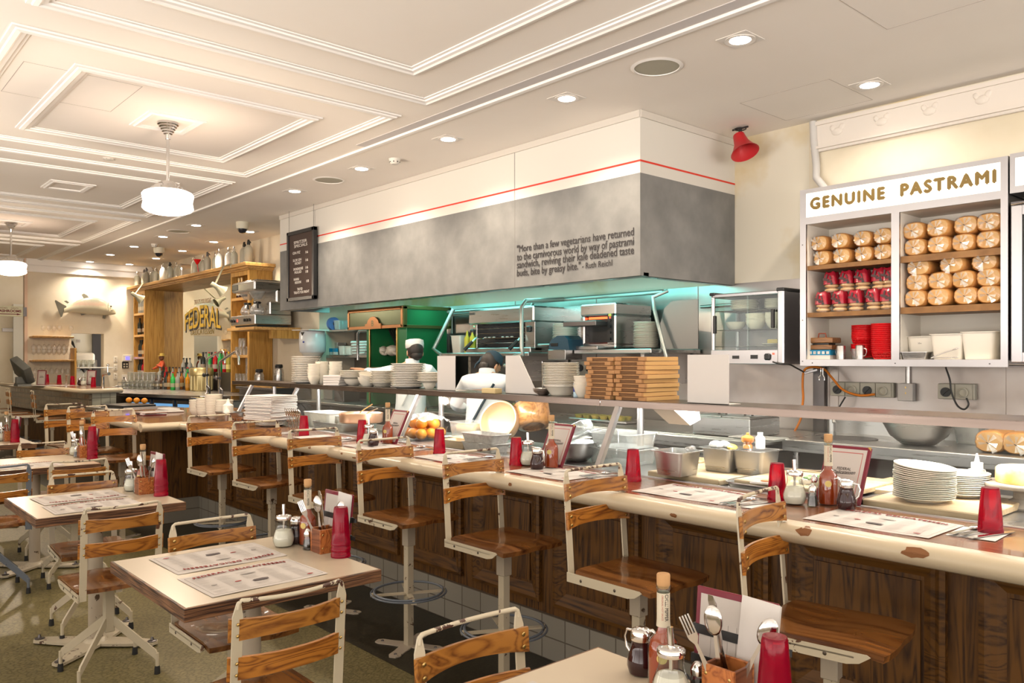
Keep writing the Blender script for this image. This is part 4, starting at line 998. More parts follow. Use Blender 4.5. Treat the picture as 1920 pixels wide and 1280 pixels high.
s1 = zc(1515, 498); s1b = zc(1515, 506); s2 = zc(1515, 586); s2b = zc(1515, 594.5)
r1 = zc(1690, 480); r1b = zc(1690, 492); r2 = zc(1690, 576); r2b = zc(1690, 588)
m_shelf = mottle(M('cabinet_shelf_timber', (.22, .10, .025), .5), (.17, .075, .018), (.26, .125, .035), 9)
for a, b, z0, z1 in ((XA, XB, s1b, s1), (XA, XB, s2b, s2), (XC, XD, r1b, r1), (XC, XD, r2b, r2)): cb('shelf', m_shelf, (a, b, YF + .022, YB - .01, z0, z1))
sg = cb('lightbox_sign', m_sign, (XA, XD, YF + .004, YF + .02, zs, zs2))
xl = aY(1520, 385, YF)[0]; xr = aY(1866, 335, YF)[0]; zl = zc(1520, 392)
text('sign_lettering', 'GENUINE  PASTRAMI', M('gold_letters', (.19, .12, .025), .5), sg, (xl + ox, .002, zl), (PI / 2, 0, 0), size=.1, width=xr - xl, height=.076, fat=.0065, spacing=1.25)
cb('screws', m_dsteel, *[(x - .004, x + .004, YF - .002, YF, z - .004, z + .004) for x, z in ((X0 + .02, 2.35), (X0 + .02, 1.8), (X0 + .02, 1.5), (XA + .05, ZB + .02), ((XB + XC) / 2, ZB + .02), (XD - .06, ZB + .02))])

t = thing('glass_door_fridge', 'glass door fridge cut off by the right edge beside the bread cabinet', 'fridge', (X1 + .01, YF, 0))
g = G(); g.box(0, .8, .02, .36, ZB + .04, 2.47); g.build('body', m_dsteel, t, sm=0)
g = G(); [g.box(*q, -.02, .02, *r, .003) for q, r in (((.012, .07), (ZB + .03, 2.44)), ((.74, .79), (ZB + .03, 2.44)), ((.07, .74), (2.38, 2.44)), ((.07, .74), (ZB + .03, ZB + .09)))]; g.build('door_frame', m_alu, t)
g = G(); g.box(.07, .74, -.004, .004, ZB + .09, 2.38); g.build('door_glass', M('dark_door_glass', (.03, .035, .035), .05), t)
g = G(); g.box(0, .8, .0, .36, 2.52, 2.76); g.build('header', m_alu, t, sm=0)
g = G(); g.box(.03, .78, -.003, .0, 2.56, 2.73); g.build('lightbox', m_sign, t, sm=0)
g = G(); g.tube([(.01, -.01, 2.45), (.3, -.01, 2.46), (.6, -.01, 2.45)], .006); g.tube([(0, -.01, ZB + .015), (.5, -.01, ZB + .015)], .006); g.build('hinge_rods', m_chrome, t)

# loaves in film
def loaf_proto(w, h, L, crust=True):
    t = thing('bread_loaf', 'loaf', 'bread')
    def sec(a, k=1):
        x = math.cos(a); y = math.sin(a); n = 2.8
        r = (abs(x) ** n + abs(y) ** n) ** (-1 / n)
        return (x * r * w / 2 * k * (1 - .06 * (y < 0) * abs(y)), h * .46 + y * r * h * (.54 if y > 0 else .46) * k)
    N = 24; g = G(); rings = []
    for yy, k in ((-L / 2, .84), (-L / 2 + .008, .93), (-L / 2 + .03, 1.0), (0, 1.0), (L / 2 - .03, 1.0), (L / 2, .9)):
        rings.append([g.b.verts.new((sec(2 * PI * i / N, k)[0] + .002 * math.sin(3 * i), yy, sec(2 * PI * i / N, k)[1] + (1 - k) * h * .0)) for i in range(N)])
    for a, b in zip(rings, rings[1:]):
        for i in range(N): g.b.faces.new((a[i], a[(i + 1) % N], b[(i + 1) % N], b[i]))
    g.b.faces.new(rings[-1]); g.build('crust', m_bread, t, 50)
    g = G(); c = [g.b.verts.new((sec(2 * PI * i / N, .84)[0] + .002 * math.sin(3 * i), -L / 2 - .0005, sec(2 * PI * i / N, .84)[1])) for i in range(N)]; g.b.faces.new(c); g.build('end_slice', m_crumb, t, 0)
    g = G(); R = []
    for j, (yy, k) in enumerate(((-L / 2 - .03, .06), (-L / 2 - .022, .16), (-L / 2 - .012, .5), (-L / 2 - .004, .86), (-L / 2 + .02, 1.035), (L / 2, 1.03))):
        R.append([g.b.verts.new((sec(2 * PI * i / N, k * (1 + (.07 if i % 2 else -.05) * (j in (1, 2, 3))))[0], yy, h * .46 * (1 - k) + sec(2 * PI * i / N, k)[1] * 1)) for i in range(N)])
    for a, b in zip(R, R[1:]):
        for i in range(N): g.b.faces.new((a[i], a[(i + 1) % N], b[(i + 1) % N], b[i]))
    g.build('film_wrap', m_film, t, 30)
    g = G(); random.seed(int(w * 1000))
    for q in range(9):
        a = random.uniform(0, 2 * PI); r = random.uniform(.32, .52) * h
        pts = [(0, -L / 2 - .03, h * .46), (r * math.cos(a), -L / 2 - .045, h * .46 + r * math.sin(a)), (r * math.cos(a + .45), -L / 2 - .032, h * .46 + r * math.sin(a + .45))]
        g.b.faces.new([g.b.verts.new(p) for p in pts])
    g.build('film_tail', m_filmw, t, 0)
    g = G(); g.box(-.006, .006, -L / 2 - .034, -L / 2 - .028, h * .45, h * .45 + .004, rot=(0, .5, 0)); g.build('tie', m_black, t, 0)
    return Proto(t)
m_filmw = glass('gathered_film', (1, 1, 1), 1, .2, .45)
loafA = loaf_proto(.150, .118, .27); loafB = loaf_proto(.158, .112, .28); loafL = loaf_proto(.135, .11, .25)
rows = [  # (xs px, y base px, reference x for height, proto, row words)
    ([1538, 1571, 1611, 1654], 'upper', 'left cell of the top shelf', loafL, s1, 1, .0),
    ([1541, 1577, 1618, 1656], 'lower', 'left cell of the top shelf', loafL, s1, 0, .0)]
def row(pxs, k, z, pr, rowname, cell, n=None, dz=.110):
    m = len(pxs)
    for i, px in enumerate(pxs):
        x = aY(px, 500, YF + .03)[0]
        pr.place((x, YF + .20 - .012 * (i % 2), z + k * dz), random.uniform(-.06, .06), 'film wrapped bread loaf, %s in the %s row of the %s' % (LR[i], rowname, cell), 'wrapped loaves in the wall cabinet')
random.seed(21)
row([1536, 1573, 1613, 1652], 0, s1 + .001, loafL, 'lower', 'top left shelf')
row([1531, 1569, 1610, 1651], 1, s1 + .001, loafL, 'upper', 'top left shelf')
row([1711, 1758, 1804, 1851], 0, r1 + .001, loafA, 'lower', 'top right shelf')
row([1708, 1757, 1805, 1852], 1, r1 + .001, loafA, 'upper', 'top right shelf')
row([1713, 1758, 1804, 1851], 0, r2 + .001, loafA, 'bottom', 'middle right shelf', dz=.106)
row([1713, 1758, 1804, 1852], 1, r2 + .001, loafA, 'middle', 'middle right shelf', dz=.106)
row([1718, 1784, 1840], 2, r2 + .001, loafB, 'top', 'middle right shelf', dz=.104)

# bagel bags
t = thing('bagel_bag', 'bag', 'bag of bagels')
g = G(); [g.m is None and g.ell((0, 0, z), (.050, .055, .019), 18, 10) for z in (.019, .053)]; g.build('bagels', m_bagel, t, 60)
g = G()
def bg(u, v):
    a = 2 * PI * u; k = 1 - .25 * v ** 3; w = .052 * k; d = .058 * k
    return (w * (abs(math.cos(a)) ** .7) * (1 if math.cos(a) > 0 else -1) * (1 + .04 * math.sin(9 * a)), d * (abs(math.sin(a)) ** .7) * (1 if math.sin(a) > 0 else -1), .062 + .098 * v + .006 * math.sin(5 * a) * v)
g.grid(bg, 28, 6); c = g.b.verts.new((0, 0, .158)); bmesh.ops.remove_doubles(g.b, verts=g.b.verts, dist=.0004)
bmesh.ops.holes_fill(g.b, edges=[e for e in g.b.edges if e.is_boundary and e.verts[0].co.z > .14]); g.build('printed_bag', m_redbag, t, 40)
g = G(); g.lathe([(.0545, .0), (.0555, .02), (.052, .036), (.055, .055), (.053, .066)], 24, cap=False); g.m = None; g.build('clear_bag', m_film, t, 60)
g = G(); [g.box(x - w, x + w, -.063, -.0595, z - h, z + h, rot=(0, r, 0)) for x, z, w, h, r in ((-.015, .10, .022, .009, .3), (.012, .085, .018, .008, -.2), (-.01, .125, .006, .016, .2), (.018, .115, .005, .014, -.4))]; g.build('dark_print', M('bag_print', (.05, .015, .015), .4), t, 0)
g = G(); g.cyl((.028, -.0625, .068), (.028, -.06, .068), .010, 14); g.build('round_sticker', m_black, t)
pbag = Proto(t)
for r, (pxs, z, nm, yy) in enumerate((([1538, 1570, 1600, 1634, 1663], s2 + .001, 'lower', .10), ([1550, 1580, 1609, 1641, 1668], s2 + .145, 'upper', .13))):
    for i, px in enumerate(pxs):
        x = aY(px, 500, YF + .05)[0]
        pbag.place((min(x, XB - .06), YF + yy, z), random.uniform(-.15, .15), 'red bag of bagels, %s in the %s row, middle left shelf' % (LR[i], nm), 'bagel bags', scale=(1, 1, .92))

# lower left cell
zi2 = zi + .001
def wx(px, Y=YF + .12): return aY(px, 600, Y)[0]
t = thing('blue_carton', 'blue and white carton under the wooden press', 'box', (wx(1543), YF + .13, zi2))
g = G(); g.box(-.085, .085, -.07, .07, 0, .030); g.build('white_base', m_paperw, t, 0)
g = G(); g.box(-.086, .086, -.071, .071, .030, .068); g.build('blue_band', M('carton_blue', (.01, .22, .42), .5), t, 0)
g = G(); [g.box(-.075 + k * .033, -.055 + k * .033, -.0725, -.071, .038, .058) for k in range(5)]; g.build('white_squares', m_paperw, t, 0)
for i, ch in enumerate('OYLB'): text('lettering', ch, m_ink, t, (-.073 + i * .040, -.0728, .041), (PI / 2, 0, 0), size=.016)
t = thing('wooden_press', 'wooden hinged press with a red strap handle on the blue carton', 'kitchen press', (wx(1543), YF + .14, zi2 + .07))
g = G(); g.box(-.092, .092, -.07, .07, 0, .034, .004); g.box(-.095, .095, -.07, .07, .048, .088, .006); g.build('wooden_blocks', wood('press_timber', (.10, .04, .012), (.27, .13, .05), 'x', 1), t)
g = G(); g.box(-.06, .06, -.05, .05, .034, .048); g.build('dark_core', m_black, t, 0)
g = G(); g.tube([(-.03, -.03, .088), (-.026, -.03, .118), (.026, -.03, .118), (.03, -.03, .088)], .005, 6); g.build('strap_handle', M('strap_red', (.28, .06, .03), .6), t)
t = thing('shaker_mug', 'metal shaker mug', 'shaker')
g = G(); g.lathe([(.030, 0), (.031, .09), (.029, .097), (.012, .103), (0, .104)], 24); g.tube([(.029, 0, .078), (.052, 0, .072), (.056, 0, .05), (.046, 0, .03), (.030, 0, .022)], .0028); g.build('body', m_steel, t, 50)
pp = Proto(t); pp.place((wx(1582), YF + .08, zi2), PI - .4, 'steel shaker mug with handle to the left, in the lower left cell', 'shaker mugs'); pp.place((wx(1619), YF + .07, zi2), -.3, 'steel shaker mug with handle to the right, before the red baskets', 'shaker mugs')
t = thing('clear_beaker', 'clear plastic beaker between the two steel shaker mugs', 'beaker', (wx(1602), YF + .15, zi2)); g = G(); g.lathe([(.028, 0), (.034, .075), (.033, .075), (.027, .003)], 20, cap=False); g.build('cup', m_clearpl, t, 50)
# red baskets
t = thing('plastic_basket', 'basket', 'basket')
g = G(); n = 36
g.lathe([(.060, .0), (.066, .003), (.070, .012)], n, cap=False); g.lathe([(.079, .040), (.084, .052), (.0865, .056), (.086, .058), (.078, .042)], n, cap=False); g.lathe([(.0735, .024), (.0755, .029), (.0745, .029), (.0725, .024)], n, cap=False)
for i in range(n):
    a = 2 * PI * i / n; g.tube([(.069 * math.cos(a), .069 * math.sin(a), .010), (.080 * math.cos(a), .080 * math.sin(a), .042)], .0016, 4)
g.lathe([(.060, .0), (0, .0), (0, .003), (.060, .003)], n, cap=False); g.build('weave', m_redpl, t, 50)
pbk = Proto(t)
for k in range(4): pbk.place((wx(1619, YF + .2), YF + .2, zi2 + .012 + k * .013), k * .05, 'round red basket, %s of the lower group, shorter stack' % nth(3 - k, 4), 'red baskets, shorter stack')
for k in range(8): pbk.place((wx(1620, YF + .2), YF + .2, zi2 + .098 + k * .0125), k * .05, 'round red basket, %s of the upper group, shorter stack' % nth(7 - k, 8), 'red baskets, shorter stack')
for k in range(15): pbk.place((wx(1658, YF + .12), YF + .12, zi2 + k * .0135), k * .07, 'round red basket, %s of the taller stack' % nth(14 - k, 15), 'red baskets, taller stack')
# lower right cell
def tub(name, label, x, y, z, w, d, h, m, cat='container', k=.82, lip=.006, rz=0):
    t = thing(name, label, cat, (x, y, z), rz)
    g = G(); R = []
    for q, zz_ in ((k, 0), (k + .01, .004), (1, h), (1 + lip / w * 2, h), (1 + lip / w * 2, h - .004), (.985, h - .004), (k - .015, .006)):
        r = []
        for cx_, cy_ in ((1, 1), (-1, 1), (-1, -1), (1, -1)):
            for j in range(4):
                a = {(1, 1): 0, (-1, 1): PI / 2, (-1, -1): PI, (1, -1): -PI / 2}[(cx_, cy_)] + j * PI / 6
                rr = min(w, d) * .12; r.append(g.b.verts.new((q * (cx_ * (w / 2 - rr) + rr * math.cos(a)), q * (cy_ * (d / 2 - rr) + rr * math.sin(a)), zz_)))
        R.append(r)
    for a, b in zip(R, R[1:]):
        for i in range(16): g.b.faces.new((a[i], a[(i + 1) % 16], b[(i + 1) % 16], b[i]))
    g.b.faces.new(R[0][::-1]); g.b.faces.new(R[-1]); g.build('tub', m, t, 40); return t
tt = tub('storage_tub', 'white tub with a taped handwritten label in the cabinet', wx(1737, YF + .22), YF + .22, zi2, .185, .2, .155, m_tub, 'tub')
g = G(); g.box(-.035, .03, -.0935, -.092, .10, .118, rot=(.12, 0, 0)); tp = g.build('tape_label', M('masking_tape', (.66, .55, .33), .6), tt, 0); text('lettering', '50m', m_ink, tp, (-.018, -.0955, .103), (PI / 2, 0, 0), size=.014)
tub('storage_tub', 'plain white tub in the cabinet, middle of three', wx(1784, YF + .15), YF + .15, zi2, .20, .2, .165, m_tub, 'tub'); tub('storage_tub', 'plain white tub at the right end inside the cabinet', wx(1843, YF + .15), YF + .15, zi2, .20, .2, .175, m_tub, 'tub')
tub('steel_tray', 'small steel tray in front of the labelled tub', wx(1718, YF + .07), YF + .075, zi2, .165, .11, .05, m_steel, 'tray', .86)
t = thing('kitchen_tongs', 'steel tongs lying open beside the small tray', 'tongs', (wx(1748, YF + .05), YF + .03, zi2 + .01)); g = G()
g.tube([(0, 0, 0), (.08, .01, .035), (.13, .01, .05)], [.003, .005, .004]); g.ell((.145, .01, .056), (.022, .007, .006), 10, 6, (0, -.3, 0)); g.tube([(0, 0, 0), (.08, -.0, .0), (.13, -.0, .0)], [.003, .005, .004]); g.ell((.145, 0, .002), (.022, .008, .006), 10, 6); g.build('tongs', m_chrome, t, 50)

# wall services under the cabinet
def outlet(px0, px1, py0, py1, label, plugs):
    a = aY(px0, py0, 5.86); b = aY(px1, py1, 5.86); n = 4 if px1 - px0 > 100 else 2; w = (b[0] - a[0]) / n; h = .102
    t = thing('power_outlet', label, 'power outlet', (a[0], 5.86, b[2]))
    m = M('outlet_grey', (.50, .48, .40), .45) if 'outlet_grey' not in bpy.data.materials else bpy.data.materials['outlet_grey']
    g = G(); g.box(0, n * w + .012, 0, .045, -.002, h + .002, .004); g.build('back_box', m, t)
    for k in range(n):
        g = G(); c = (w * (k + .5), h * .45)
        if k % 2 == 0:
            g.box(k * w + .002, (k + 1) * w - .002, -.012, 0, 0, h, .003); pl = g.build('switch_plate', m, t)
            g = G(); g.cyl((c[0], -.024, c[1]), (c[0], -.01, c[1]), .032, 24); g.box(c[0] - .004, c[0] + .004, -.03, -.02, c[1] - .028, c[1] + .028, rot=(0, .8, 0)); g.build('rotary_knob', m_black, pl)
        else:
            g.box(k * w + .002, (k + 1) * w - .002, -.012, 0, 0, h, .003); pl = g.build('socket_plate', m, t)
            g = G(); g.m = Matrix.Translation((c[0], -.012, c[1])) @ Matrix.Rotation(PI / 2, 4, 'X'); g.lathe([(.034, 0), (.034, .012), (.026, .016), (.024, .002), (0, .002)], 24, cap=False); g.build('socket_collar', m, pl, 50)
outlet(1558, 1672, 719, 745, 'grey industrial outlet with two dials and two sockets', 1)
outlet(1759, 1824, 722, 749, 'grey industrial outlet with one dial and one socket', 1)
a = aY(1685, 718, 5.86); b = aY(1713, 752, 5.86)
t = thing('wall_socket', 'white wall socket with a steel conduit above it', 'wall socket', (a[0], 5.86, b[2])); g = G(); g.box(0, b[0] - a[0], -.02, .04, 0, a[2] - b[2], .004); g.build('plate', m_paperw, t)
g = G(); [g.box(.052, .060, -.022, -.02, z, z + .012) for z in (.05, .09)]; g.build('sockets', m_brass, t, 0); g = G(); g.cyl((.055, .02, a[2] - b[2]), (.055, .02, ZB - b[2]), .016, 14); g.build('conduit', m_steel, t)
m_cable = M('orange_cable', (.75, .22, .015), .45)
def cable(name, label, pts, r, m, Y):
    P_ = [aY(px, py, Y if len(q) < 1 else q[0]) for px, py, *q in pts]; g = G(); out = []
    V = [Vector(p) for p in P_]
    for i in range(len(V) - 1):
        p0 = V[max(0, i - 1)]; p1 = V[i]; p2 = V[i + 1]; p3 = V[min(len(V) - 1, i + 2)]
        for j in range(6):
            u = j / 6; out.append(.5 * ((2 * p1) + (p2 - p0) * u + (2 * p0 - 5 * p1 + 4 * p2 - p3) * u * u + (3 * p1 - p0 - 3 * p2 + p3) * u ** 3))
    out.append(V[-1]); g.tube(out, r, 8); o = g.build(name, m, None, 60); tag(o, label, 'cable'); return o
cable('power_cable', 'orange cable looping from the outlet over a hook and down', [(1640, 739), (1610, 741), (1580, 730), (1560, 708), (1545, 692), (1525, 688), (1508, 694), (1505, 720), (1506, 745), (1504, 765), (1502, 783), (1493, 803), (1487, 813)], .009, m_cable, 5.78)
cable('power_cable', 'black cable from the glass warmer to the hook', [(1449, 678, 5.42), (1462, 682, 5.42), (1480, 683, 5.5), (1492, 689, 5.6), (1507, 697, 5.74)], .006, m_black, 5.5)
cable('power_cable', 'black cable plugged into the left outlet', [(1585, 744), (1580, 752), (1574, 762)], .006, m_black, 5.80)
cable('power_cable', 'black cable hanging from the cabinet to the right outlet', [(1773, 688), (1781, 712), (1784, 735), (1795, 760), (1808, 767), (1816, 758), (1812, 746)], .006, m_black, 5.80)
t = thing('wall_hook', 'grey bracket holding the cables under the cabinet', 'bracket', aY(1508, 697, 5.76)); g = G(); g.box(0, .11, -.006, .02, -.004, .012, .002, rot=(0, -.25, 0)); g.build('arm', m_alu, t)
t = thing('steel_hanger', 'small steel hanging clamp under the cabinet corner', 'hanger', aY(1541, 690, 5.70)); g = G(); g.tube([(-.008, 0, 0), (-.008, 0, -.05), (-.02, 0, -.07), (-.02, 0, -.09)], .004); g.tube([(.008, 0, 0), (.008, 0, -.05), (.02, 0, -.07), (.02, 0, -.09)], .004); g.build('clamp', m_chrome, t)
g = G(); a = aY(1528, 700, 5.89); g.box(a[0], a[0] + .09, 5.86, 5.895, .96, 1.46); tag(g.build('vertical_duct', m_dsteel, None, 0), 'dark steel cable duct on the wall under the cabinet corner', 'duct')
# ================================================================ things inside the display case (steel deck)
DK = CT - .007
def D(px, py, z=DK): return aH(px, py, z)
def board(label, x0, x1, y0, y1, z0=DK, th=.028, m=None, name='cutting_board', rz=0):
    t = thing(name, label, 'cutting board', ((x0 + x1) / 2, (y0 + y1) / 2, z0), rz)
    g = G(); g.box(-(x1 - x0) / 2, (x1 - x0) / 2, -(y1 - y0) / 2, (y1 - y0) / 2, .001, th, .004); g.build('board', m or m_board, t); return t
board('worn beech board under the two plate stacks', -1.42, -.99, 3.06, 3.50)
board('beech board under the steel pans', -2.46, -2.06, 3.055, 3.62)
def plate(kind, r):
    t = thing(kind, kind.replace('_', ' '), 'plate' if 'plate' in kind else 'bowl')
    g = G()
    if 'plate' in kind: g.lathe([(0, .002), (r * .58, .002), (r * .60, 0), (r * .64, 0), (r * .70, .004), (r, .017), (r, .020), (r * .97, .0195), (r * .70, .0085), (r * .62, .0065), (0, .0065)], 40, cap=False)
    elif 'soup' in kind: g.lathe([(0, .003), (r * .5, .003), (r * .52, 0), (r * .56, 0), (r * .60, .004), (r * .86, .028), (r, .034), (r, .037), (r * .86, .032), (r * .6, .009), (0, .008)], 40, cap=False)
    else: g.lathe([(0, .004), (r * .42, .004), (r * .44, 0), (r * .50, 0), (r * .56, .006), (r * .80, .028), (r * .95, .055), (r, .072), (r * .97, .073), (r * .91, .055), (r * .75, .031), (r * .5, .011), (0, .010)], 40, cap=False)
    g.build('dish', m_porc if r > .125 else m_porcg, t, 50); return Proto(t)
pl_big = plate('dinner_plate', .128); pl_mid = plate('side_plate', .108); pl_sm = plate('saucer_plate', .085); bw = plate('china_bowl', .080); bw_s = plate('small_bowl', .055); sp = plate('soup_dish', .10)
def stack(pr, n, x, y, z, dz, where, noun, jit=.003, tilt=0, grp=None):
    for k in range(n):
        u = (k / max(1, n - 1)) ** 2
        pr.place((x + random.uniform(-jit, jit), y + random.uniform(-jit, jit), z + k * dz), k, '%s, %s, stack %s' % (noun, nth(n - 1 - k, n), where), grp or ('dish stack ' + where), rot=(0, tilt * u, random.uniform(0, 6)) if not tilt else (0, tilt * u, 0))
stack(pl_mid, 17, -1.243, 3.19, DK + .029, .0072, 'at the front of the board', 'white plate', tilt=.10)
stack(pl_mid, 11, -1.20, 3.42, DK + .029, .0072, 'behind it on the board', 'white plate')
t = thing('squeeze_bottle', 'clear squeeze bottle with white nozzle, half full of dark sauce', 'squeeze bottle', D(1832, 942)); g = G()
g.lathe([(.031, .001), (.033, .006), (.033, .120), (.029, .132), (0, .132)], 28, cap=False); g.build('bottle', m_clearpl, t, 50)
g = G(); g.lathe([(.0, .004), (.0315, .005), (.0315, .082), (0, .082)], 28, cap=False); g.build('dark_sauce', M('balsamic', (.06, .035, .035), .4), t, 50)
g = G(); g.lathe([(.021, .131), (.021, .158), (.010, .160), (.003, .194), (0, .195)], 24, cap=False); g.build('white_nozzle', m_paperw, t, 50)
cx_, cy_, _ = D(1920, 953)
t = thing('cake_stand', 'turned stone cake stand at the right photo edge', 'cake stand', (cx_, cy_, DK)); g = G()
g.lathe([(.075, 0), (.078, .008), (.060, .022), (.036, .038), (.034, .060), (.050, .072), (.135, .082), (.140, .092), (.138, .098), (0, .098)], 40, cap=False); g.build('stand', mottle(M('stand_stone', (.30, .25, .21), .6), (.22, .18, .15), (.40, .34, .29), 14), t, 50)
t = thing('cheesecake', 'round golden baked cheesecake on the cake stand', 'cake', (cx_ + .012, cy_, DK + .0985)); g = G()
g.lathe([(.104, 0), (.106, .004), (.105, .052), (.100, .058), (0, .057)], 44, cap=False); g.build('golden_side', mottle(M('cake_gold', (.72, .42, .12), .6), (.60, .28, .05), (.80, .55, .22), 18), t, 50)
g = G(); g.lathe([(.098, .0575), (.097, .060), (0, .060)], 40, cap=False); g.build('pale_top', M('cake_cream', (.84, .74, .54), .5), t, 50)
t = tub('steel_tray', 'long steel tray with an ash wood slab in it', -1.73, 3.33, DK, .62, .58, .03, m_steel, 'tray', .96)
board('wide beech slab lying in the steel tray', -2.0, -1.50, 3.08, 3.58, DK + .012, .026, name='cutting_board')
t = thing('kitchen_knife', 'knife with a black handle on the wide beech slab', 'knife', D(1428, 877, DK + .04), .25); g = G(); g.box(-.06, .06, -.012, .012, 0, .02, .006); g.build('handle', m_black, t); g = G(); g.prism([(.06, -.014), (.25, -.012), (.29, .012), (.06, .014)], .007, .010); g.build('blade', m_cut, t)
t = thing('sliced_salmon_pack', 'small foil pack of sliced food on the wide beech slab', 'food pack', D(1437, 906, DK + .04), .2); g = G(); g.box(-.06, .06, -.04, .04, 0, .008, .003); g.build('foil', m_filmw, t); g = G(); g.ell((0, 0, .01), (.025, .014, .006)); g.build('slice', M('salmon_pink', (.75, .33, .16), .5), t)
t = thing('herb_tray', 'tray of green cucumber and herbs behind the salt shaker', 'food tray', D(1548, 912, DK + .03), .1); g = G(); g.box(-.09, .09, -.06, .06, 0, .03, .004); g.build('tray', m_filmw, t); g = G(); random.seed(5); [g.ell((random.uniform(-.07, .07), random.uniform(-.045, .045), .034), (.022, .012, .006), 8, 5, (random.uniform(-.6, .6), 0, random.uniform(0, 3))) for _ in range(26)]; g.build('greens', mottle(M('herb_green', (.10, .26, .05), .6), (.05, .16, .03), (.25, .40, .14), 30), t, 60)['kind'] = 'stuff'
board('small pale board behind the menu', -1.60, -1.30, 3.35, 3.72, m=m_board)
for k, (px, py, l) in enumerate(((1262, 890, 'nearest steel food pan on the beech board, with cling film'), (1318, 884, 'middle steel food pan holding lemons and a cloth'), (1385, 889, 'rear steel food pan, with the pepper mill on its rim'))):
    x, y, z = aH(px, py, DK + .03); y += (.03, .12, .1)[k]; x += (.0, .04, .03)[k]
    pan = tub('steel_food_pan', l, x, y, DK + .030, .16, .165, .112, m_steel, 'food pan', .84, .012)
    if k == 1:
        g = G(); [g.ell((a, b, .112), (.026, .02, .014), 12, 8, (.3, .2, a * 20)) for a, b in ((.03, .02), (.055, -.02), (.0, .04))]; g.build('lemon_wedges', M('lemon', (.82, .55, .06), .4), pan, 60)
        g = G(); g.ell((-.035, -.02, .12), (.035, .03, .022), 10, 7); g.ell((-.01, .02, .122), (.03, .02, .016), 8, 6, (.5, .3, 0)); g.build('white_cloth', m_paperw, pan, 0)
    if k == 2:
        mx, my = x, y
    if k == 0: g = G(); g.ell((.035, .05, .115), (.028, .02, .012), 7, 5); g.ell((.05, .05, .12), (.016, .02, .014), 6, 4); g.build('cling_film', m_filmw, pan, 0)
t = thing('pepper_mill', 'glossy orange brown wooden pepper mill on the rear pan', 'pepper mill', (mx - .045, my + .0, DK + .143)); g = G(); g.lathe([(.022, 0), (.022, .015), (.017, .02), (.030, .034), (.030, .052), (.016, .060), (.006, .064), (.009, .07), (0, .076)], 26, cap=False); g.build('body', M('mill_lacquer', (.40, .13, .03), .2, coat=.6), t, 50)
t = thing('salt_bottle', 'small cream salt bottle beside the pepper mill', 'bottle', (mx - .0, my + .035, DK + .143)); g = G(); g.lathe([(.022, 0), (.023, .05), (.012, .062), (.013, .075), (0, .075)], 22, cap=False); g.build('body', m_tub, t, 50)
t = thing('china_ramekin', 'small white china pot between the steel pans', 'pot', (-2.31, 3.40, DK + .03)); g = G(); g.lathe([(.026, 0), (.034, .045), (.036, .05), (.032, .048), (.025, .006), (0, .005)], 24, cap=False); g.build('pot', m_porc, t, 50)
# plastic boxes, steel bowl by the strut
tub('plastic_food_box', 'cloudy plastic food box, lower one of two behind the glass strut', -2.88, 3.36, DK, .30, .26, .085, m_clearpl, 'food box', .88, .01)
tub('plastic_food_box', 'cloudy plastic food box, upper one of two behind the glass strut', -2.87, 3.36, DK + .088, .29, .25, .08, m_clearpl, 'food box', .88, .01)
board('beech board leaning into view behind the clear boxes', -2.66, -2.50, 3.45, 3.7)
t = thing('steel_bowl', 'shiny round steel mixing bowl behind the middle menu', 'bowl', (-3.10, 3.22, DK)); g = G(); g.lathe([(.05, .002), (.07, .004), (.115, .045), (.130, .095), (.136, .110), (.128, .108), (.110, .048), (.06, .010), (0, .008)], 40, cap=False); g.build('bowl', m_steel, t, 60)
t = thing('plastic_lid_box', 'upturned clear plastic tub tipped on the steel bowl', 'food box', (-3.12, 3.26, DK + .115), .3, rot=(0, -.45, .3)); g = G(); g.box(-.12, .12, -.08, .08, 0, .012, .006); g.box(-.10, .10, -.065, .065, .012, .085, .02, 3); g.build('tub', m_clearpl, t, 40)
tub('white_food_box', 'open white tub beside the chopping bowls', -3.28, 3.38, DK, .17, .16, .11, m_tub, 'food box', .85)
m_olive = wood('turned_wood', (.20, .075, .02), (.45, .21, .07), 'x', .8, .3, ring=.8, rnd=False, coat=.3)
m_maple = M('pale_turned_wood', (.46, .28, .15), .35, coat=.3)
def wbowl(label, loc, r, h, rot, m):
    t = thing('wooden_bowl', label, 'bowl', loc, rot=rot); g = G(); g.lathe([(r * .6, 0), (r * .88, .01), (r, h * .45), (r * .99, h), (r * .92, h), (r * .90, h * .5), (r * .7, .022), (0, .018)], 40, cap=False); g.build('bowl', m, t, 60)
wbowl('large pale wooden bowl tipped on its side facing us', aY(946, 796, 3.50), .135, .10, (1.15, .35, .2), m_maple)
wbowl('deep brown wooden bowl tipped behind the pale one', aY(1000, 800, 3.60), .12, .15, (-.25, -.45, 0), m_olive)
m_foam = mottle(M('grey_foam', (.40, .37, .34), .8), (.32, .29, .27), (.48, .45, .41), 30)
for k in range(2): tub('roasting_tray', 'grey speckled loaf tray, %s of two' % ('lower', 'upper')[k], -3.80, 3.16, DK + .055 * k, .30, .16, .055, m_foam, 'tray', .85)
for k in range(2): tub('card_food_tray', 'pale card food tray, %s' % ('front one in the case', 'second one behind')[k], -4.06 - .10 * k, 3.16 + .13 * k, DK, .24, .12, .05, m_board, 'food tray', .78)
bx = tub('clear_sandwich_box', 'clear hinged box holding a wrapped sandwich', -4.35, 3.50, DK + .03, .30, .20, .10, m_clearpl, 'food box', .9); g = G(); g.box(-.11, .11, -.07, .07, .012, .085, .02, 3); g.build('bread', m_crumb, bx)
tub('white_food_box', 'low white tub under the clear sandwich box', -4.35, 3.48, DK, .34, .24, .028, m_tub, 'food box', .95)
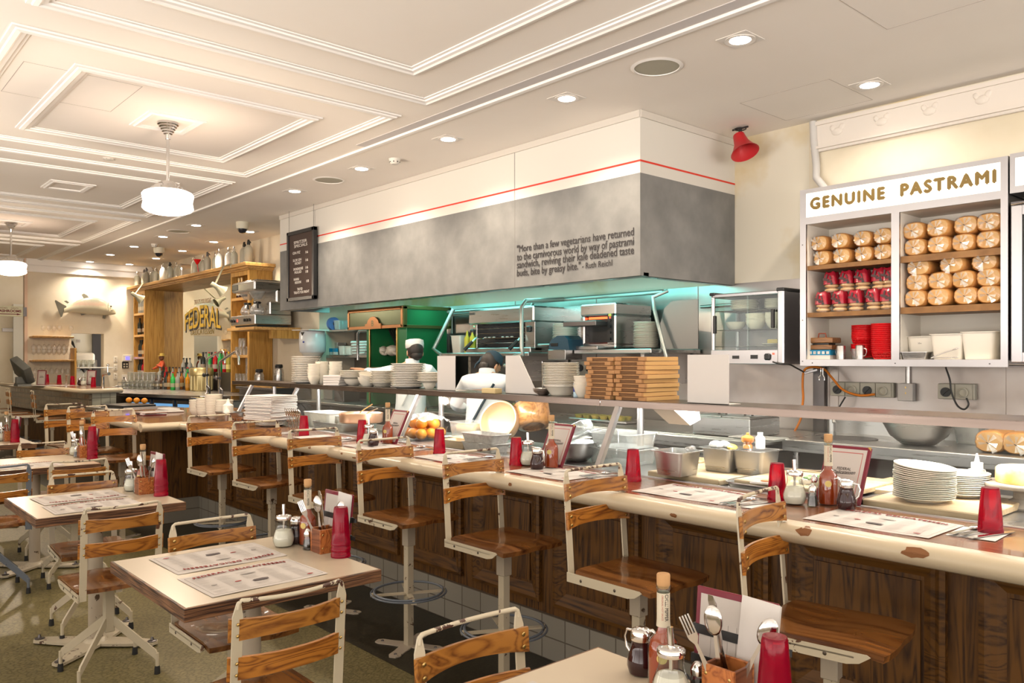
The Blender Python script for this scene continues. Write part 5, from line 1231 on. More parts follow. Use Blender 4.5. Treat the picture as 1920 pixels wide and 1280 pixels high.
ob = tub('orange_crate', 'clear crate of oranges under plastic film', -4.66, 3.30, DK, .27, .26, .09, m_film, 'crate', .92)
t = thing('orange_fruit', 'orange', 'orange'); g = G(); g.ell((0, 0, 0), (.040, .040, .038), 20, 14); g.build('peel', m_orange, t, 80); po = Proto(t)
for i, (a, b, c) in enumerate(((-.085, -.08, 0), (0, -.082, 0), (.083, -.075, 0), (-.08, .005, 0), (.004, .004, 0), (.085, .01, 0), (-.08, .087, 0), (.0, .086, 0), (.083, .09, 0), (-.045, -.04, .066), (.04, -.042, .066), (.0, .04, .068), (-.08, .04, .066), (.08, .04, .066))):
    po.place((-4.66 + a, 3.30 + b, DK + .045 + c), i, 'orange in the clear crate, %s layer, %s row, %s' % ('upper' if c else 'bottom', 'front' if b < -.03 else ('middle' if b < .05 else 'rear'), 'left' if a < -.03 else ('centre' if a < .03 else 'right')), 'oranges in the crate')
t = thing('plastic_wrap', 'crumpled clear film over the oranges', 'plastic film', (-4.66, 3.32, DK + .15)); g = G(); random.seed(9); g.grid(lambda u, v: ((u - .5) * .26, (v - .5) * .24, .012 + .03 * random.random() - .05 * ((u - .5) ** 2 + (v - .5) ** 2) * 2), 9, 9); g.build('film', m_filmw, t, 0)
tub('steel_tray', 'shallow steel tray under the copper pan', -5.75, 3.30, DK, .52, .32, .06, m_steel, 'tray', .94)
t = thing('copper_pan', 'wide copper salad pan with two steel spoons', 'pan', aH(677, 792, DK + .07)); g = G(); g.lathe([(.150, 0), (.165, .006), (.170, .075), (.166, .078), (.160, .074), (.155, .012), (0, .010)], 44, cap=False); g.build('pan', M('pan_copper', (.62, .33, .20), .3, .7), t, 60)
g = G(); g.ell((0, 0, .055), (.14, .14, .02), 20, 8); g.build('salad', M('salad_orange', (.70, .30, .08), .6), t, 60)
g = G(); g.tube([(-.02, -.02, .06), (.03, 0, .10), (.12, .03, .15)], .005); g.tube([(.08, -.03, .06), (.12, 0, .09), (.20, .03, .12)], .005); g.build('serving_spoons', m_chrome, t)
for i, (px, py, w, h, l) in enumerate(((592, 800, .42, .12, 'large bright white tub at the far end of the case'), (632, 802, .30, .10, 'second bright white tub beside the copper pan tray'))):
    x, y, z = D(px, py); tub('white_food_box', l, x, y + .12, DK, w, .26, h, m_tub, 'food box', .9)
t = thing('cutlery_pot', 'timber pot packed with steel cutlery behind the napkins', 'cutlery holder', D(516, 798)); g = G(); g.lathe([(.055, 0), (.06, .13), (.054, .13), (.05, .01), (0, .01)], 24, cap=False); g.build('pot', m_caddy, t, 50)
random.seed(4)
for k in range(12):
    a = k * PI / 6; e = Vector((math.cos(a) * .35, math.sin(a) * .35, 1)).normalized(); p0 = Vector(t.location) + Vector((math.cos(a) * .028, math.sin(a) * .028, .03))
    q = e.to_track_quat('X', 'Y'); o = (fork0, spoon0)[k % 2].place(p0 + e * .115, 0, 'steel %s in the timber cutlery pot, standing %s' % (('fork', 'spoon')[k % 2], ('right', 'back right', 'back right of centre', 'back', 'back left of centre', 'back left', 'left', 'front left', 'front left of centre', 'front', 'front right of centre', 'front right')[k]), 'cutlery in the timber pot'); o.rotation_euler = q.to_euler()
fan = D(545, 812)
for k in range(7):
    spoon0.place((fan[0] - .10 + k * .035, fan[1] + .02, DK + .09), 0, 'upright steel spoon in the fan behind the glass, %s' % LR[k], 'fan of spoons', rot=(0, -1.35, -PI / 2 + (k - 3) * .09))
# left end of the counter top
x, y, z = aH(482, 800, CT)
for k in range(4): pl_big.place((x, y + .12, CT + .001 + k * .009), 0, 'white plate under the napkin pile, %s' % nth(3 - k, 4), 'plates under the napkins')
for k in range(9):
    t = None
g = G(); g.box(-.16, .16, -.14, .14, 0, .012, .004, 2); pn = Proto(tag(g.build('napkin_bundle', m_paperw, None, 0), 'n', 'napkins'))
for k in range(15): pn.place((x + random.uniform(-.008, .008), y + .12 + random.uniform(-.008, .008), CT + .056 + k * .0135), .3 + random.uniform(-.03, .03), 'folded white napkin, %s in the tall pile on the counter' % nth(14 - k, 15), 'napkin pile')
for px, py, n, l in ((355, 781, 5, 'at the left of the bowl group'), (368, 784, 6, 'second in the bowl group'), (385, 786, 8, 'third and tallest in the bowl group'), (404, 788, 6, 'at the right of the bowl group')):
    x, y, z = aH(px, py, CT); stack(bw, n, x, y + .08, CT + .001, .022, l, 'white china bowl')
x, y, z = aH(418, 792, CT)
tub('steel_tray', 'deep grey metal tray holding squeeze bottles', x, y + .06, CT + .001, .24, .17, .09, m_steel, 'tray', .9)
for i, (dx, r, h, l) in enumerate(((-.01, .045, .17, 'large cream squeeze bottle with pointed cap in the metal tray'), (.06, .028, .12, 'smaller cream bottle in the metal tray'))):
    t = thing('squeeze_bottle', l, 'squeeze bottle', (x + dx, y + .05 - .04 * i, CT + .012)); g = G(); g.lathe([(r, 0), (r, h * .8), (r * .4, h * .92), (r * .35, h), (r * .1, h * 1.15), (0, h * 1.15)], 24, cap=False); g.build('bottle', m_tub, t, 50)
t = thing('pretzel_basket', 'small black wire basket of brown pretzels', 'basket', aH(447, 793, CT)); g = G()
[g.tube([(.09 * math.cos(a), .06 * math.sin(a), z) for a in [i * PI / 8 for i in range(16)]], .002, 5, closed=True) for z in (.004, .025, .045)]; [g.tube([(.09 * math.cos(a), .06 * math.sin(a), .004), (.09 * math.cos(a), .06 * math.sin(a), .045)], .0015, 4) for a in [i * PI / 8 for i in range(16)]]; g.build('wire', m_dsteel, t)
g = G(); random.seed(8); [g.tube([(random.uniform(-.06, .06) + .018 * math.cos(a + b), random.uniform(-.001, .001) + c + .012 * math.sin(a + b), .03 + .01 * math.sin(b)) for a in [i * PI / 4 for i in range(8)]], .005, 6, closed=True) for b, c in [(q, random.uniform(-.035, .035)) for q in range(16)]]; g.build('pretzels', M('pretzel', (.32, .12, .03), .5), t)['kind'] = 'stuff'
t = thing('folded_towel', 'folded white towel on papers at the counter end', 'towel', aH(318, 772, CT)); g = G(); g.box(-.15, .15, -.1, .1, .001, .02, .008, 2); g.box(-.11, .08, -.08, .07, .018, .04, .012, 2, rot=(0, .05, .3)); g.build('cloth', m_paperw, t, 60)
for k in range(3):
    x, y, z = aH(262, 778, CT); t = thing('menu_stack', 'clipboard menu lying at the far counter end, %s' % nth(2 - k, 3), 'menu', (x, y + .1, CT + .001 + k * .010), .06 * k); g = G(); g.box(-.15, .15, -.11, .11, 0, .006, .002); g.build('board', (m_maroon, m_alu, m_caddyd)[k], t); g = G(); g.box(-.14, .14, -.1, .1, .006, .0068); g.build('sheet', m_paper, t, 0)

# ================================================================ on the steel shelf
SZ = 1.3025
def sxp(px, Y=3.36): return aY(px, 720, Y)[0]
stack(pl_big, 15, sxp(574), 3.36, SZ, .0155, 'at the far left of the steel shelf', 'stoneware plate')
stack(bw_s, 5, sxp(589, 3.27), 3.27, SZ, .025, 'of small bowls in front of the far left plates', 'cream bowl')
stack(bw_s, 6, sxp(608), 3.34, SZ, .024, 'of small bowls, second on the shelf', 'cream bowl')
stack(bw_s, 6, sxp(625), 3.38, SZ, .024, 'of small bowls, third on the shelf', 'cream bowl')
g = G(); g.box(-.085, .085, -.06, .06, 0, .02, .003); pc = Proto(tag(g.build('card_carton', m_paperw, None, 0), 'c', 'carton'))
for k in range(4): pc.place((sxp(630, 3.27), 3.27, SZ + k * .021), .3 + .05 * k, 'folded white carton on the shelf, %s of four' % nth(3 - k, 4), 'white cartons')
bw.place((sxp(663), 3.36, SZ), 0, 'china bowl under the square rimmed plates on the shelf', 'shelf bowls', scale=(1, 1, .75))
stack(pl_mid, 5, sxp(663), 3.36, SZ + .056, .0115, 'resting on a bowl, left of the tipped bowl', 'cream plate')
for k in range(2): bw.place((sxp(696), 3.33, SZ + k * .028), 0, 'china bowl, %s of the pair with one tipped, on the shelf' % ('lower', 'upper')[k], 'shelf bowls', rot=(0, 0 if k == 0 else .25, 0))
stack(sp, 8, sxp(716), 3.37, SZ, .0125, 'of soup dishes left of the tall plates', 'cream soup dish')
stack(pl_big, 14, sxp(765), 3.36, SZ, .0125, 'in the tallest shelf group', 'cream dinner plate')
stack(bw_s, 1, sxp(805), 3.36, SZ, .02, 'under small plates left of the first white divider', 'cream bowl')
stack(pl_sm, 6, sxp(805), 3.36, SZ + .045, .011, 'left of the first white divider', 'small cream plate')
for i, (p0, p1, p2, l) in enumerate(((820, 853, 853, 'narrow upright white divider panel on the steel shelf'), (948, 974, 1008, 'white divider panel with a sloping side on the steel shelf'), (1289, 1366, 1366, 'wide square white divider panel right of the pizza boxes'))):
    y = (3.30, 3.30, 3.26)[i]; a, b, c = sxp(p0, y), sxp(p1, y), sxp(p2, y)
    t = thing('shelf_divider', l, 'divider', (a, y, SZ)); g = G(); g.prism([(0, 0), (c - a, 0), (b - a, .236), (0, .236)], 0, .005, 'y'); g.box(0, c - a, .0, .10, 0, .003); g.build('panel', m_paperw, t, 0)
t = thing('butter_block', 'small pale yellow block on the shelf before the cook', 'block', (sxp(922, 3.25), 3.25, SZ)); g = G(); g.box(-.065, .065, -.03, .03, 0, .032, .003); g.build('block', M('butter', (.62, .48, .24), .6), t)
t = thing('ladle_bowl', 'small steel bowl with a ladle standing in it', 'bowl', (sxp(1022), 3.34, SZ)); g = G(); g.lathe([(.03, 0), (.055, .02), (.06, .04), (.056, .038), (.03, .004), (0, .004)], 24, cap=False); g.build('bowl', m_steel, t, 50); g = G(); g.cyl((0, 0, .01), (-.005, 0, .20), .003, 6); g.build('ladle_handle', m_chrome, t)
sp.place((sxp(1052), 3.36, SZ), 0, 'deep cream bowl under the ribbed plates by the spray can', 'shelf bowls', scale=(1.05, 1.05, 1.7))
stack(pl_mid, 14, sxp(1052), 3.36, SZ + .05, .0095, 'on a bowl beside the spray can', 'cream plate')
t = thing('spray_can', 'light blue and white spray can with a blue label', 'spray can', (sxp(1081, 3.3), 3.30, SZ)); g = G(); g.lathe([(.0185, 0), (.0185, .075), (.014, .084), (.010, .088), (.010, .10), (0, .101)], 20, cap=False); g.build('can', M('can_blue', (.42, .58, .68), .3), t, 50); g = G(); g.lathe([(.0189, .03), (.0189, .055)], 20, cap=False); g.build('label_band', M('can_label', (.03, .05, .30), .4), t, 50); 
stack(bw_s, 4, sxp(1107), 3.30, SZ, .016, 'left of the pizza boxes', 'small white dish')
def pizza(label, x0, x1, z):
    o = pbx.place(((x0 + x1) / 2 + random.uniform(-.012, .012), 3.36 + random.uniform(-.008, .008), z), random.uniform(-.035, .035), label, 'card boxes on the steel shelf')
t = thing('card_box', 'box', 'card box'); g = G(); g.box(-.095, .095, -.135, .145, 0, .0215, .001); g.box(-.095, -.055, -.148, -.135, .001, .021, .0006); g.box(.055, .095, -.148, -.135, .001, .021, .0006); g.box(-.06, .06, -.148, -.135, .016, .021, .0006); g.build('carton', m_card, t, 0)
g = G(); g.box(-.058, .058, -.142, -.1345, .002, .016); g.build('locking_slot', M('slot_shadow_card', (.16, .08, .035), .9), t, 0)
g = G(); g.box(.0952, .0958, -.13, .145, .001, .0205); g.build('lit_side_sheet', m_cardlit, t, 0); pbx = Proto(t); random.seed(12)  # thin lighter sheet paints the light falling on this side of the box
for k in range(10): pizza('brown card box, %s of the right hand stack on the shelf' % nth(9 - k, 10), -2.80, -2.61, SZ + k * .0228)
for k in range(10): pizza('brown card box, %s of the left hand stack on the shelf' % nth(9 - k, 10), -3.01, -2.82, SZ + k * .0226)
t = thing('order_card', 'tilted cream order card hanging under the shelf behind the glass', 'card', aY(1250, 778, 3.24)); g = G(); g.quad((-.10, 0, .035), (.03, 0, .035), (.12, .03, -.045), (-.01, .03, -.045)); g.quad((.03, .002, .035), (.12, .03, -.045), (.13, .10, -.02), (.12, .10, .035)); g.build('card', M('order_card', (.62, .48, .38), .7), t, 0)
# ================================================================ kitchen line
def boxthing(name, label, cat, parts, loc=(0, 0, 0), rz=0):
    t = thing(name, label, cat, loc, rz)
    for nm, m, bev, *bx in parts:
        for grp in ([[q] for q in bx] if nm in ('bracket', 'lid', 'rocker', 'bottle_step') else [bx]): g = G(); [g.box(*q, bev) for q in grp]; g.build(nm, m, t, 30)
    return t
m_tealsteel = m_steel
t = boxthing('prep_bench', 'steel refrigerated prep bench with drawer fronts behind the display glass', 'bench', [
    ('worktop', m_steel, .006, (-5.0, -2.96, 4.93, 5.86, .925, .96)),
    ('front_lip', m_steel, .01, (-5.0, -2.96, 4.915, 4.945, .86, .95)),
    ('carcass', m_dsteel, 0, (-5.0, -2.98, 5.0, 5.86, .02, .86)),
    ('door', m_steel, .004, (-4.96, -4.32, 4.955, 5.0, .12, .84)), ('door', m_steel, .004, (-4.28, -3.66, 4.955, 5.0, .12, .84)), ('door', m_steel, .004, (-3.62, -3.02, 4.955, 5.0, .12, .84)),
    ('badge', M('badge_blue', (.25, .35, .5), .4), 0, (-3.35, -3.18, 4.952, 4.956, .76, .79))])
t = boxthing('steel_bench', 'plain steel bench with open shelf below, under the wall cabinet', 'bench', [
    ('worktop', m_steel, .006, (-2.92, 3.4, 5.10, 5.86, .925, .965)), ('front_lip', m_steel, .004, (-2.92, 3.4, 5.085, 5.105, .885, .965)),
    ('upstand', m_steel, 0, (-2.92, 3.4, 5.845, 5.86, .965, 1.06)), ('under_shelf', m_dsteel, 0, (-2.9, 3.4, 5.15, 5.8, .30, .33))])
for x in (-2.85, -1.2, .5): g = G(); g.cyl((x, 5.15, 0), (x, 5.15, .93), .019, 12); g.build('leg', m_steel, t)
t = boxthing('cooking_range', 'dark steel cooking line bench beyond the cook', 'cooking range', [
    ('body', m_dsteel, .004, (-9.99, -5.02, 5.02, 5.86, .02, .93)), ('worktop', m_steel, .006, (-9.99, -5.02, 4.98, 5.86, .93, .965)), ('timber_rail', m_board, .004, (-6.2, -5.02, 4.93, 4.99, .90, .94))])
tub('salad_tray', 'tray of green lettuce on the bench behind the wooden bowls', *aH(965, 765, 1.02)[:2], .966, .42, .22, .06, m_dsteel, 'tray')
L = bpy.data.objects[[o.name for o in C.objects if o.name.startswith('salad_tray')][-1]]
g = G(); random.seed(31); [g.ell((random.uniform(-.18, .18), random.uniform(-.08, .08), .06 + random.uniform(0, .03)), (.035, .02, .012), 7, 5, (random.uniform(-.8, .8), random.uniform(-.8, .8), random.uniform(0, 3))) for _ in range(45)]; g.build('lettuce', mottle(M('lettuce', (.30, .42, .10), .6), (.14, .30, .05), (.45, .52, .18), 25), L, 0)['kind'] = 'stuff'
t = thing('tart_tray', 'low glass-sided tray of small yellow tarts on the bench', 'food tray', (*aH(1135, 782, 1.0)[:2], .966)); g = G(); g.box(-.34, .34, -.12, .12, 0, .02, .004); g.build('tray', m_steel, t)
g = G(); [g.lathe([(.03, .02), (.045, .05), (0, .055)], 14, (-.28 + .1 * i, -.04 + .08 * j)) for i in range(6) for j in range(2)]; g.build('tarts', mottle(M('tart_yellow', (.62, .50, .10), .5), (.4, .42, .08), (.72, .55, .14), 20), t, 50)['kind'] = 'stuff'
x, y, z = aH(1365, 815, .965)
t = boxthing('deep_fryer', 'twin steel deep fryer with black handled lids on the bench', 'fryer', [('tank', m_steel, .006, (-.24, .24, -.2, .2, 0, .13)), ('lid', m_steel, .004, (-.235, -.005, -.19, .12, .13, .142), (.005, .235, -.19, .12, .13, .142)), ('control_head', m_alu, .02, (-.2, .2, .12, .24, .11, .20))], (x, y + .1, .966))
for s in (-1, 1): g = G(); g.tube([(s * .11 - .03, 0, .142), (s * .11 - .03, -.02, .17), (s * .11 + .03, -.02, .17), (s * .11 + .03, 0, .142)], .009, 8); g.build('lid_handle', m_black, t)
tub('serving_tray', 'flat pale green plastic lid lying on the bench', *aH(1422, 825, .965)[:2], .966, .34, .22, .02, m_clearpl, 'tray')
x, y, z = aH(1672, 818, .965)
t = thing('mixing_bowl', 'wide shiny steel mixing bowl on the bench under the cabinet', 'bowl', (-2.14, 5.40, .966)); g = G(); g.lathe([(.08, 0), (.10, .004), (.17, .06), (.212, .14), (.225, .155), (.212, .15), (.165, .062), (.09, .008), (0, .006)], 48, cap=False); g.build('bowl', m_steel, t, 60)
tub('plastic_food_box', 'cloudy square plastic tub at the back of the bench', -1.93, 5.70, .966, .17, .15, .13, m_clearpl, 'food box')
for px, l in ((1856, 'film wrapped bread loaf on the bench, left one of two'), (1908, 'film wrapped bread loaf on the bench, cut by the right edge')): loafA.place((aY(px, 800, 5.25)[0], 5.38, .966), .03, l, 'loaves on the bench', scale=1.12)
t = thing('basin_tap', 'steel tap standing over the small sink in the bench', 'tap', (-2.83, 5.62, .966)); g = G(); g.cyl((0, 0, 0), (0, 0, .18), .03, 16); g.tube([(0, 0, .15), (.04, -.06, .17), (.07, -.11, .15), (.08, -.13, .10)], .012); g.build('tap', m_steel, t)
t = thing('hand_basin', 'round sink let into the steel bench', 'sink', (-2.62, 5.45, .966)); g = G(); g.lathe([(.17, .002), (.185, .003), (.185, 0)], 36, cap=False); g.lathe([(0, .001), (.17, .0012), (.17, 0)], 36, cap=False); g.build('bowl', m_dsteel, t, 50)

# plate warmer cabinet
bx0, bx1 = -3.75, -3.12; yf, yb = 5.45, 5.82; zb, zt = 1.478, 2.03
t = thing('plate_warmer', 'glass sided countertop plate warmer full of white dishes, below the hood end', 'plate warmer', (bx0, yf, zb))
W_ = bx1 - bx0; H_ = zt - zb; D_ = yb - yf
def pw(nm, m, bev, *bx):
    if len(bx) > 1: return [pw(nm.rstrip('s'), m, bev, q) for q in bx]
    g = G(); [g.box(*q, bev) for q in bx]; return g.build(nm, m, t, 30)
pw('base', m_alu, .004, (0, W_, 0, D_, 0, .11)); pw('corner_posts', m_alu, .01, (0, .03, 0, .03, .1, H_), (W_ - .045, W_ + .01, -.01, .05, .0, H_), (0, .03, D_ - .03, D_, .1, H_)); pw('top', m_alu, .006, (0, W_, 0, D_, H_ - .03, H_))
pw('side_panel', m_alu, .002, (W_ - .01, W_ + .005, .04, D_, 0, H_)); pw('end_cap', m_black, .006, (-.008, .04, -.012, D_, H_ - .012, H_ + .012), (W_ - .05, W_ + .014, -.014, D_ + .01, H_ - .012, H_ + .016)); pw('back', m_dsteel, 0, (0, W_, D_ - .01, D_, .1, H_))
pw('glass_door', m_glass, 0, (.03, W_ * .53, .008, .012, .11, H_ - .03)); pw('glass_door', m_glass, 0, (W_ * .5, W_ - .045, .018, .022, .11, H_ - .03)); pw('door_handle', m_black, .004, (.04, .06, -.03, .0, .24, .38)); pw('door_handle', m_black, .004, (W_ - .085, W_ - .062, -.03, .0, .27, .41))
pw('thermostat_knob', m_black, .01, (W_ - .15, W_ - .10, -.02, 0, .03, .08)); pw('display', m_black, 0, (W_ - .27, W_ - .21, -.003, 0, .04, .07)); pw('warning_light', M('red_light', (.6, .03, .02), .4, emis=(1, .1, .05), es=1.5), 0, (W_ - .085, W_ - .07, -.005, 0, .07, .085)); pw('badge', m_black, 0, (.20, .26, -.003, 0, .04, .065))
for z in (.135, .265, .415):
    g = G(); [g.cyl((.03 + i * .028, .03, z), (.03 + i * .028, D_ - .03, z), .0022, 5) for i in range(20)]; [g.cyl((.02, q, z), (W_ - .04, q, z), .003, 5) for q in (.03, D_ - .03)]; g.build('wire_rack', m_chrome, t)
wx0, wy0 = bx0, yf + .17
stack(pl_mid, 6, wx0 + .20, wy0, zb + .419, .0125, 'upper left in the plate warmer', 'white plate'); stack(pl_sm, 6, wx0 + .47, wy0, zb + .419, .012, 'upper right in the plate warmer', 'white plate')
bw.place((wx0 + .12, wy0, zb + .268), 0, 'single white bowl at the left of the warmer middle rack', 'warmer bowls', scale=(1.05, 1.05, .9)); stack(bw, 4, wx0 + .30, wy0, zb + .268, .018, 'in the middle of the warmer rack', 'white bowl'); stack(bw, 5, wx0 + .47, wy0, zb + .268, .014, 'at the right of the warmer middle rack', 'white bowl')
pl_sm.place((wx0 + .45, wy0, zb + .138), 0, 'white plate with a sponge on the lowest warmer rack', 'warmer plates'); g = G(); g.box(wx0 + .42, wx0 + .52, wy0 - .04, wy0 + .04, zb + .158, zb + .19, .006); tag(g.build('yellow_sponge', M('sponge', (.55, .42, .10), .9), None), 'yellow block on the plate in the warmer', 'sponge')

# wall shelves carrying grill and toaster
boxthing('wall_shelf', 'steel wall shelf carrying the open grill', 'shelf', [('shelf', m_steel, .004, (-7.05, -5.62, 5.2, 5.88, 1.545, 1.578)), ('bracket', m_steel, 0, (-6.6, -6.56, 5.25, 5.88, 1.3, 1.545), (-5.8, -5.76, 5.25, 5.88, 1.3, 1.545))])
boxthing('wall_shelf', 'steel wall shelf carrying the toaster and plates', 'shelf', [('shelf', m_steel, .004, (-5.02, -4.15, 5.2, 5.88, 1.565, 1.60)), ('bracket', m_steel, 0, (-4.3, -4.26, 5.25, 5.88, 1.3, 1.565))])
sx0, sx1 = -6.70, -5.69
t = thing('salamander_grill', 'steel salamander grill with open front and two black handles', 'grill', (sx0, 5.35, 1.579)); w = sx1 - sx0
def pt_(nm, m, bev, *bx):
    g = G(); [g.box(*q, bev) for q in bx]; return g.build(nm, m, t, 30)
pt_('hood', m_steel, .015, (0, w, -.02, .45, .30, .455)); pt_('side_panel', m_steel, .003, (0, .12, 0, .45, .02, .30), (w - .14, w, 0, .45, .02, .30)); pt_('drip_tray', m_steel, .006, (.0, w, -.06, .1, 0, .05)); pt_('cavity', m_black, 0, (.12, w - .14, .30, .44, .05, .30)); pt_('back_panel', m_steel, 0, (w, w + .34, .4, .44, .0, .46))
g = G(); [g.cyl((.12, .02 + k * .03, .15), (w - .14, .02 + k * .03, .15), .004, 6) for k in range(9)]; [g.cyl((.12, .01, q), (w - .14, .01, q), .003, 6) for q in (.10, .2, .25)]; g.build('rack', m_chrome, t)
g = G(); [g.ell((.2 + k * .07, .05, .16), (.02, .02, .008), 10, 6) for k in (0, 1, 2, 4, 5, 6)]; g.build('food_pieces', m_porc, t, 60)['kind'] = 'stuff'
for a, b in ((.10, -1), (w - .20, -1)): g = G(); g.tube([(a + .05, -.02, .17), (a + .02, -.06, .12)], .007); g.build('handle_rod', m_chrome, t); g = G(); g.tube([(a + .02, -.06, .12), (a - .04, -.12, .03)], [.016, .019], 12); g.build('black_grip', m_black, t, 50)
pt_('control_box', m_black, .01, (.03, .085, -.03, 0, .19, .25)); pt_('control_box', m_black, .01, (w - .1, w - .045, -.03, 0, .2, .26)); pt_('pilot_light', M('green_light', (.05, .8, .2), .4, emis=(.1, 1, .3), es=2.5), 0, (.07, .08, -.003, 0, .275, .285)); pt_('maker_plate', m_dsteel, 0, (.02, .11, -.025, -.02, .40, .425))
tx0 = -5.04; t = thing('conveyor_toaster', 'steel conveyor toaster glowing red inside', 'toaster', (tx0, 5.30, 1.601)); w = .42
def pt_(nm, m, bev, *bx):
    g = G(); [g.box(*q, bev) for q in bx]; return g.build(nm, m, t, 30)
pt_('casing', m_steel, .012, (0, w, .0, .50, .30, .405), (0, .05, 0, .5, .03, .30), (w - .10, w, 0, .5, .03, .3), (0, w, 0, .5, .01, .06)); pt_('dark_opening', m_black, 0, (.05, w - .1, .06, .45, .05, .30)); pt_('heating_glow', M('toaster_glow', (.8, .1, .02), .5, emis=(1, .12, .03), es=2.2), 0, (.06, w - .11, .05, .06, .27, .29)); pt_('control_strip', m_black, .002, (w - .085, w - .02, -.008, 0, .06, .31)); pt_('bread_chute', m_dsteel, .004, (-.08, w - .1, -.14, .02, .205, .25)); pt_('crumb_tray', m_steel, .004, (-.08, w - .12, -.10, .05, .0, .03))
g = G(); [g.cyl((w - .052, -.02, .09 + k * .055), (w - .052, -.005, .09 + k * .055), .013, 12) for k in range(4)]; g.build('knobs', m_black, t); pt_('red_lamp', bpy.data.materials['red_light'], 0, (w - .06, w - .045, -.012, -.008, .268, .283)); pt_('yellow_button', M('yellow_btn', (.6, .55, .1), .4), .004, (w - .07, w - .035, -.014, -.008, .285, .31))
stack(pl_mid, 18, -4.43, 5.48, 1.602, .0125, 'right of the toaster on the wall shelf', 'white plate'); stack(pl_big, 15, -5.42, 5.50, 1.66, .0125, 'between grill and toaster', 'white plate')
boxthing('plate_bracket', 'steel bracket shelf under the plates between grill and toaster', 'shelf', [('shelf', m_steel, .003, (-5.60, -5.22, 5.3, 5.88, 1.64, 1.658))])
t = thing('wire_guard', 'grey steel side guard panel with a rounded corner right of the plates', 'panel', (-4.25, 5.45, 1.6)); g = G(); g.prism([(0, 0), (.38, 0), (.38, .40), (.12, .40), (.04, .34), (0, .22)], 0, .006, 'y'); g.build('panel', M('guard_grey', (.22, .21, .2), .45, .8), t, 0)
t = thing('receipt_printer', 'dark blue grey receipt printer on a steel bracket', 'printer', (-5.25, 5.10, 1.52)); g = G(); g.box(.0, .22, 0, .22, -.01, .08, .003); g.build('steel_bracket', m_steel, t)
g = G(); g.prism([(0, .075), (.0, .12), (.03, .17), (.11, .205), (.19, .205), (.24, .17), (.26, .075)], .01, .21, 'y'); g.build('casing', M('printer_blue', (.03, .085, .13), .35), t, 30); g = G(); g.box(.03, .12, .002, .01, .11, .14, .002); g.build('paper_slot', m_black, t)
# pipes
m_pipe = M('pipe_steel', (.50, .52, .48), .4, .8)
def pipe(label, pts, r=.018):
    g = G(); g.tube(pts, r, 10); o = g.build('gas_pipe', m_pipe, None, 60); tag(o, label, 'pipe'); return o
pipe('long thin steel pipe running under the back of the hood', [(-8.6, 5.62, 2.06), (-6.02, 5.62, 2.06), (-6.0, 5.62, 2.10), (-4.35, 5.62, 2.10)], .02)
pipe('second steel pipe just below, running to the green oven', [(-8.4, 5.68, 2.02), (-5.9, 5.68, 2.02)], .014)
a = aY(978, 575, 5.05); pipe('steel gas pipe dropping in front of the grill with valve fittings', [(a[0], 5.60, 2.10), (a[0], 5.10, 2.06), (a[0], 5.05, 2.0), (a[0] + .0, 5.05, 1.62), (a[0] + .02, 5.05, 1.56), (a[0] - .10, 5.05, 1.54), (a[0] - .12, 5.05, 1.46), (a[0] - .24, 5.05, 1.45)], .02)
pipe('slanting chrome pipe beside the green oven', [aY(850, 580, 5.5), aY(813, 654, 5.3), aY(827, 665, 5.2)], .022)
pipe('slanting steel pipe behind the card boxes at the hood end', [aY(1252, 545, 5.5), aY(1224, 557, 5.4), aY(1227, 580, 5.4), aY(1250, 672, 5.35)], .016)
pipe('thin wall pipe below the hood behind the side guard', [(-4.15, 5.885, 1.97), (-3.8, 5.885, 1.975)], .014)
pipe('vertical pipe on the wall behind the green oven', [aY(847, 590, 5.88), aY(847, 625, 5.88)], .02)
for k, (px, py, w, h, m, l) in enumerate(((858, 658, .17, .19, m_tub, 'tall white plastic tub left of the grill'),)):
    x, y, z = aY(px, py, 5.35); tub('storage_tub', l, x, 5.40, 1.579, w, .17, h, m, 'tub', .82)
for px, l in ((876, 'left yellow squeeze bottle beside the grill'), (886, 'right yellow squeeze bottle beside the grill')):
    t = thing('squeeze_bottle', l, 'squeeze bottle', (aY(px, 658, 5.33)[0], 5.33, 1.579)); g = G(); g.lathe([(.03, 0), (.032, .16), (.014, .185), (.012, .21), (.004, .24), (0, .24)], 20, cap=False); g.build('bottle', M('mustard_bottle', (.60, .45, .04), .4) if 'mustard_bottle' not in bpy.data.materials else bpy.data.materials['mustard_bottle'], t, 50)
a = aY(1082, 712, 5.85); b = aY(1112, 682, 5.85)
t = thing('power_outlet', 'grey double industrial outlet with two dials, behind the card boxes', 'power outlet', (a[0], 5.86, a[2] - .06)); g = G(); g.box(0, .23, -.02, .03, 0, .25, .004); g.build('plate', bpy.data.materials['outlet_grey'], t); g = G(); [g.cyl((q, -.035, .18), (q, -.02, .18), .034, 20) for q in (.06, .17)]; g.build('knobs', m_black, t); g = G(); [g.tube([(q + .035 * math.cos(i * PI / 6), -.03, .065 + .035 * math.sin(i * PI / 6)) for i in range(12)], .007, 6, closed=True) for q in (.06, .17)]; g.build('socket_rings', m_label, t)

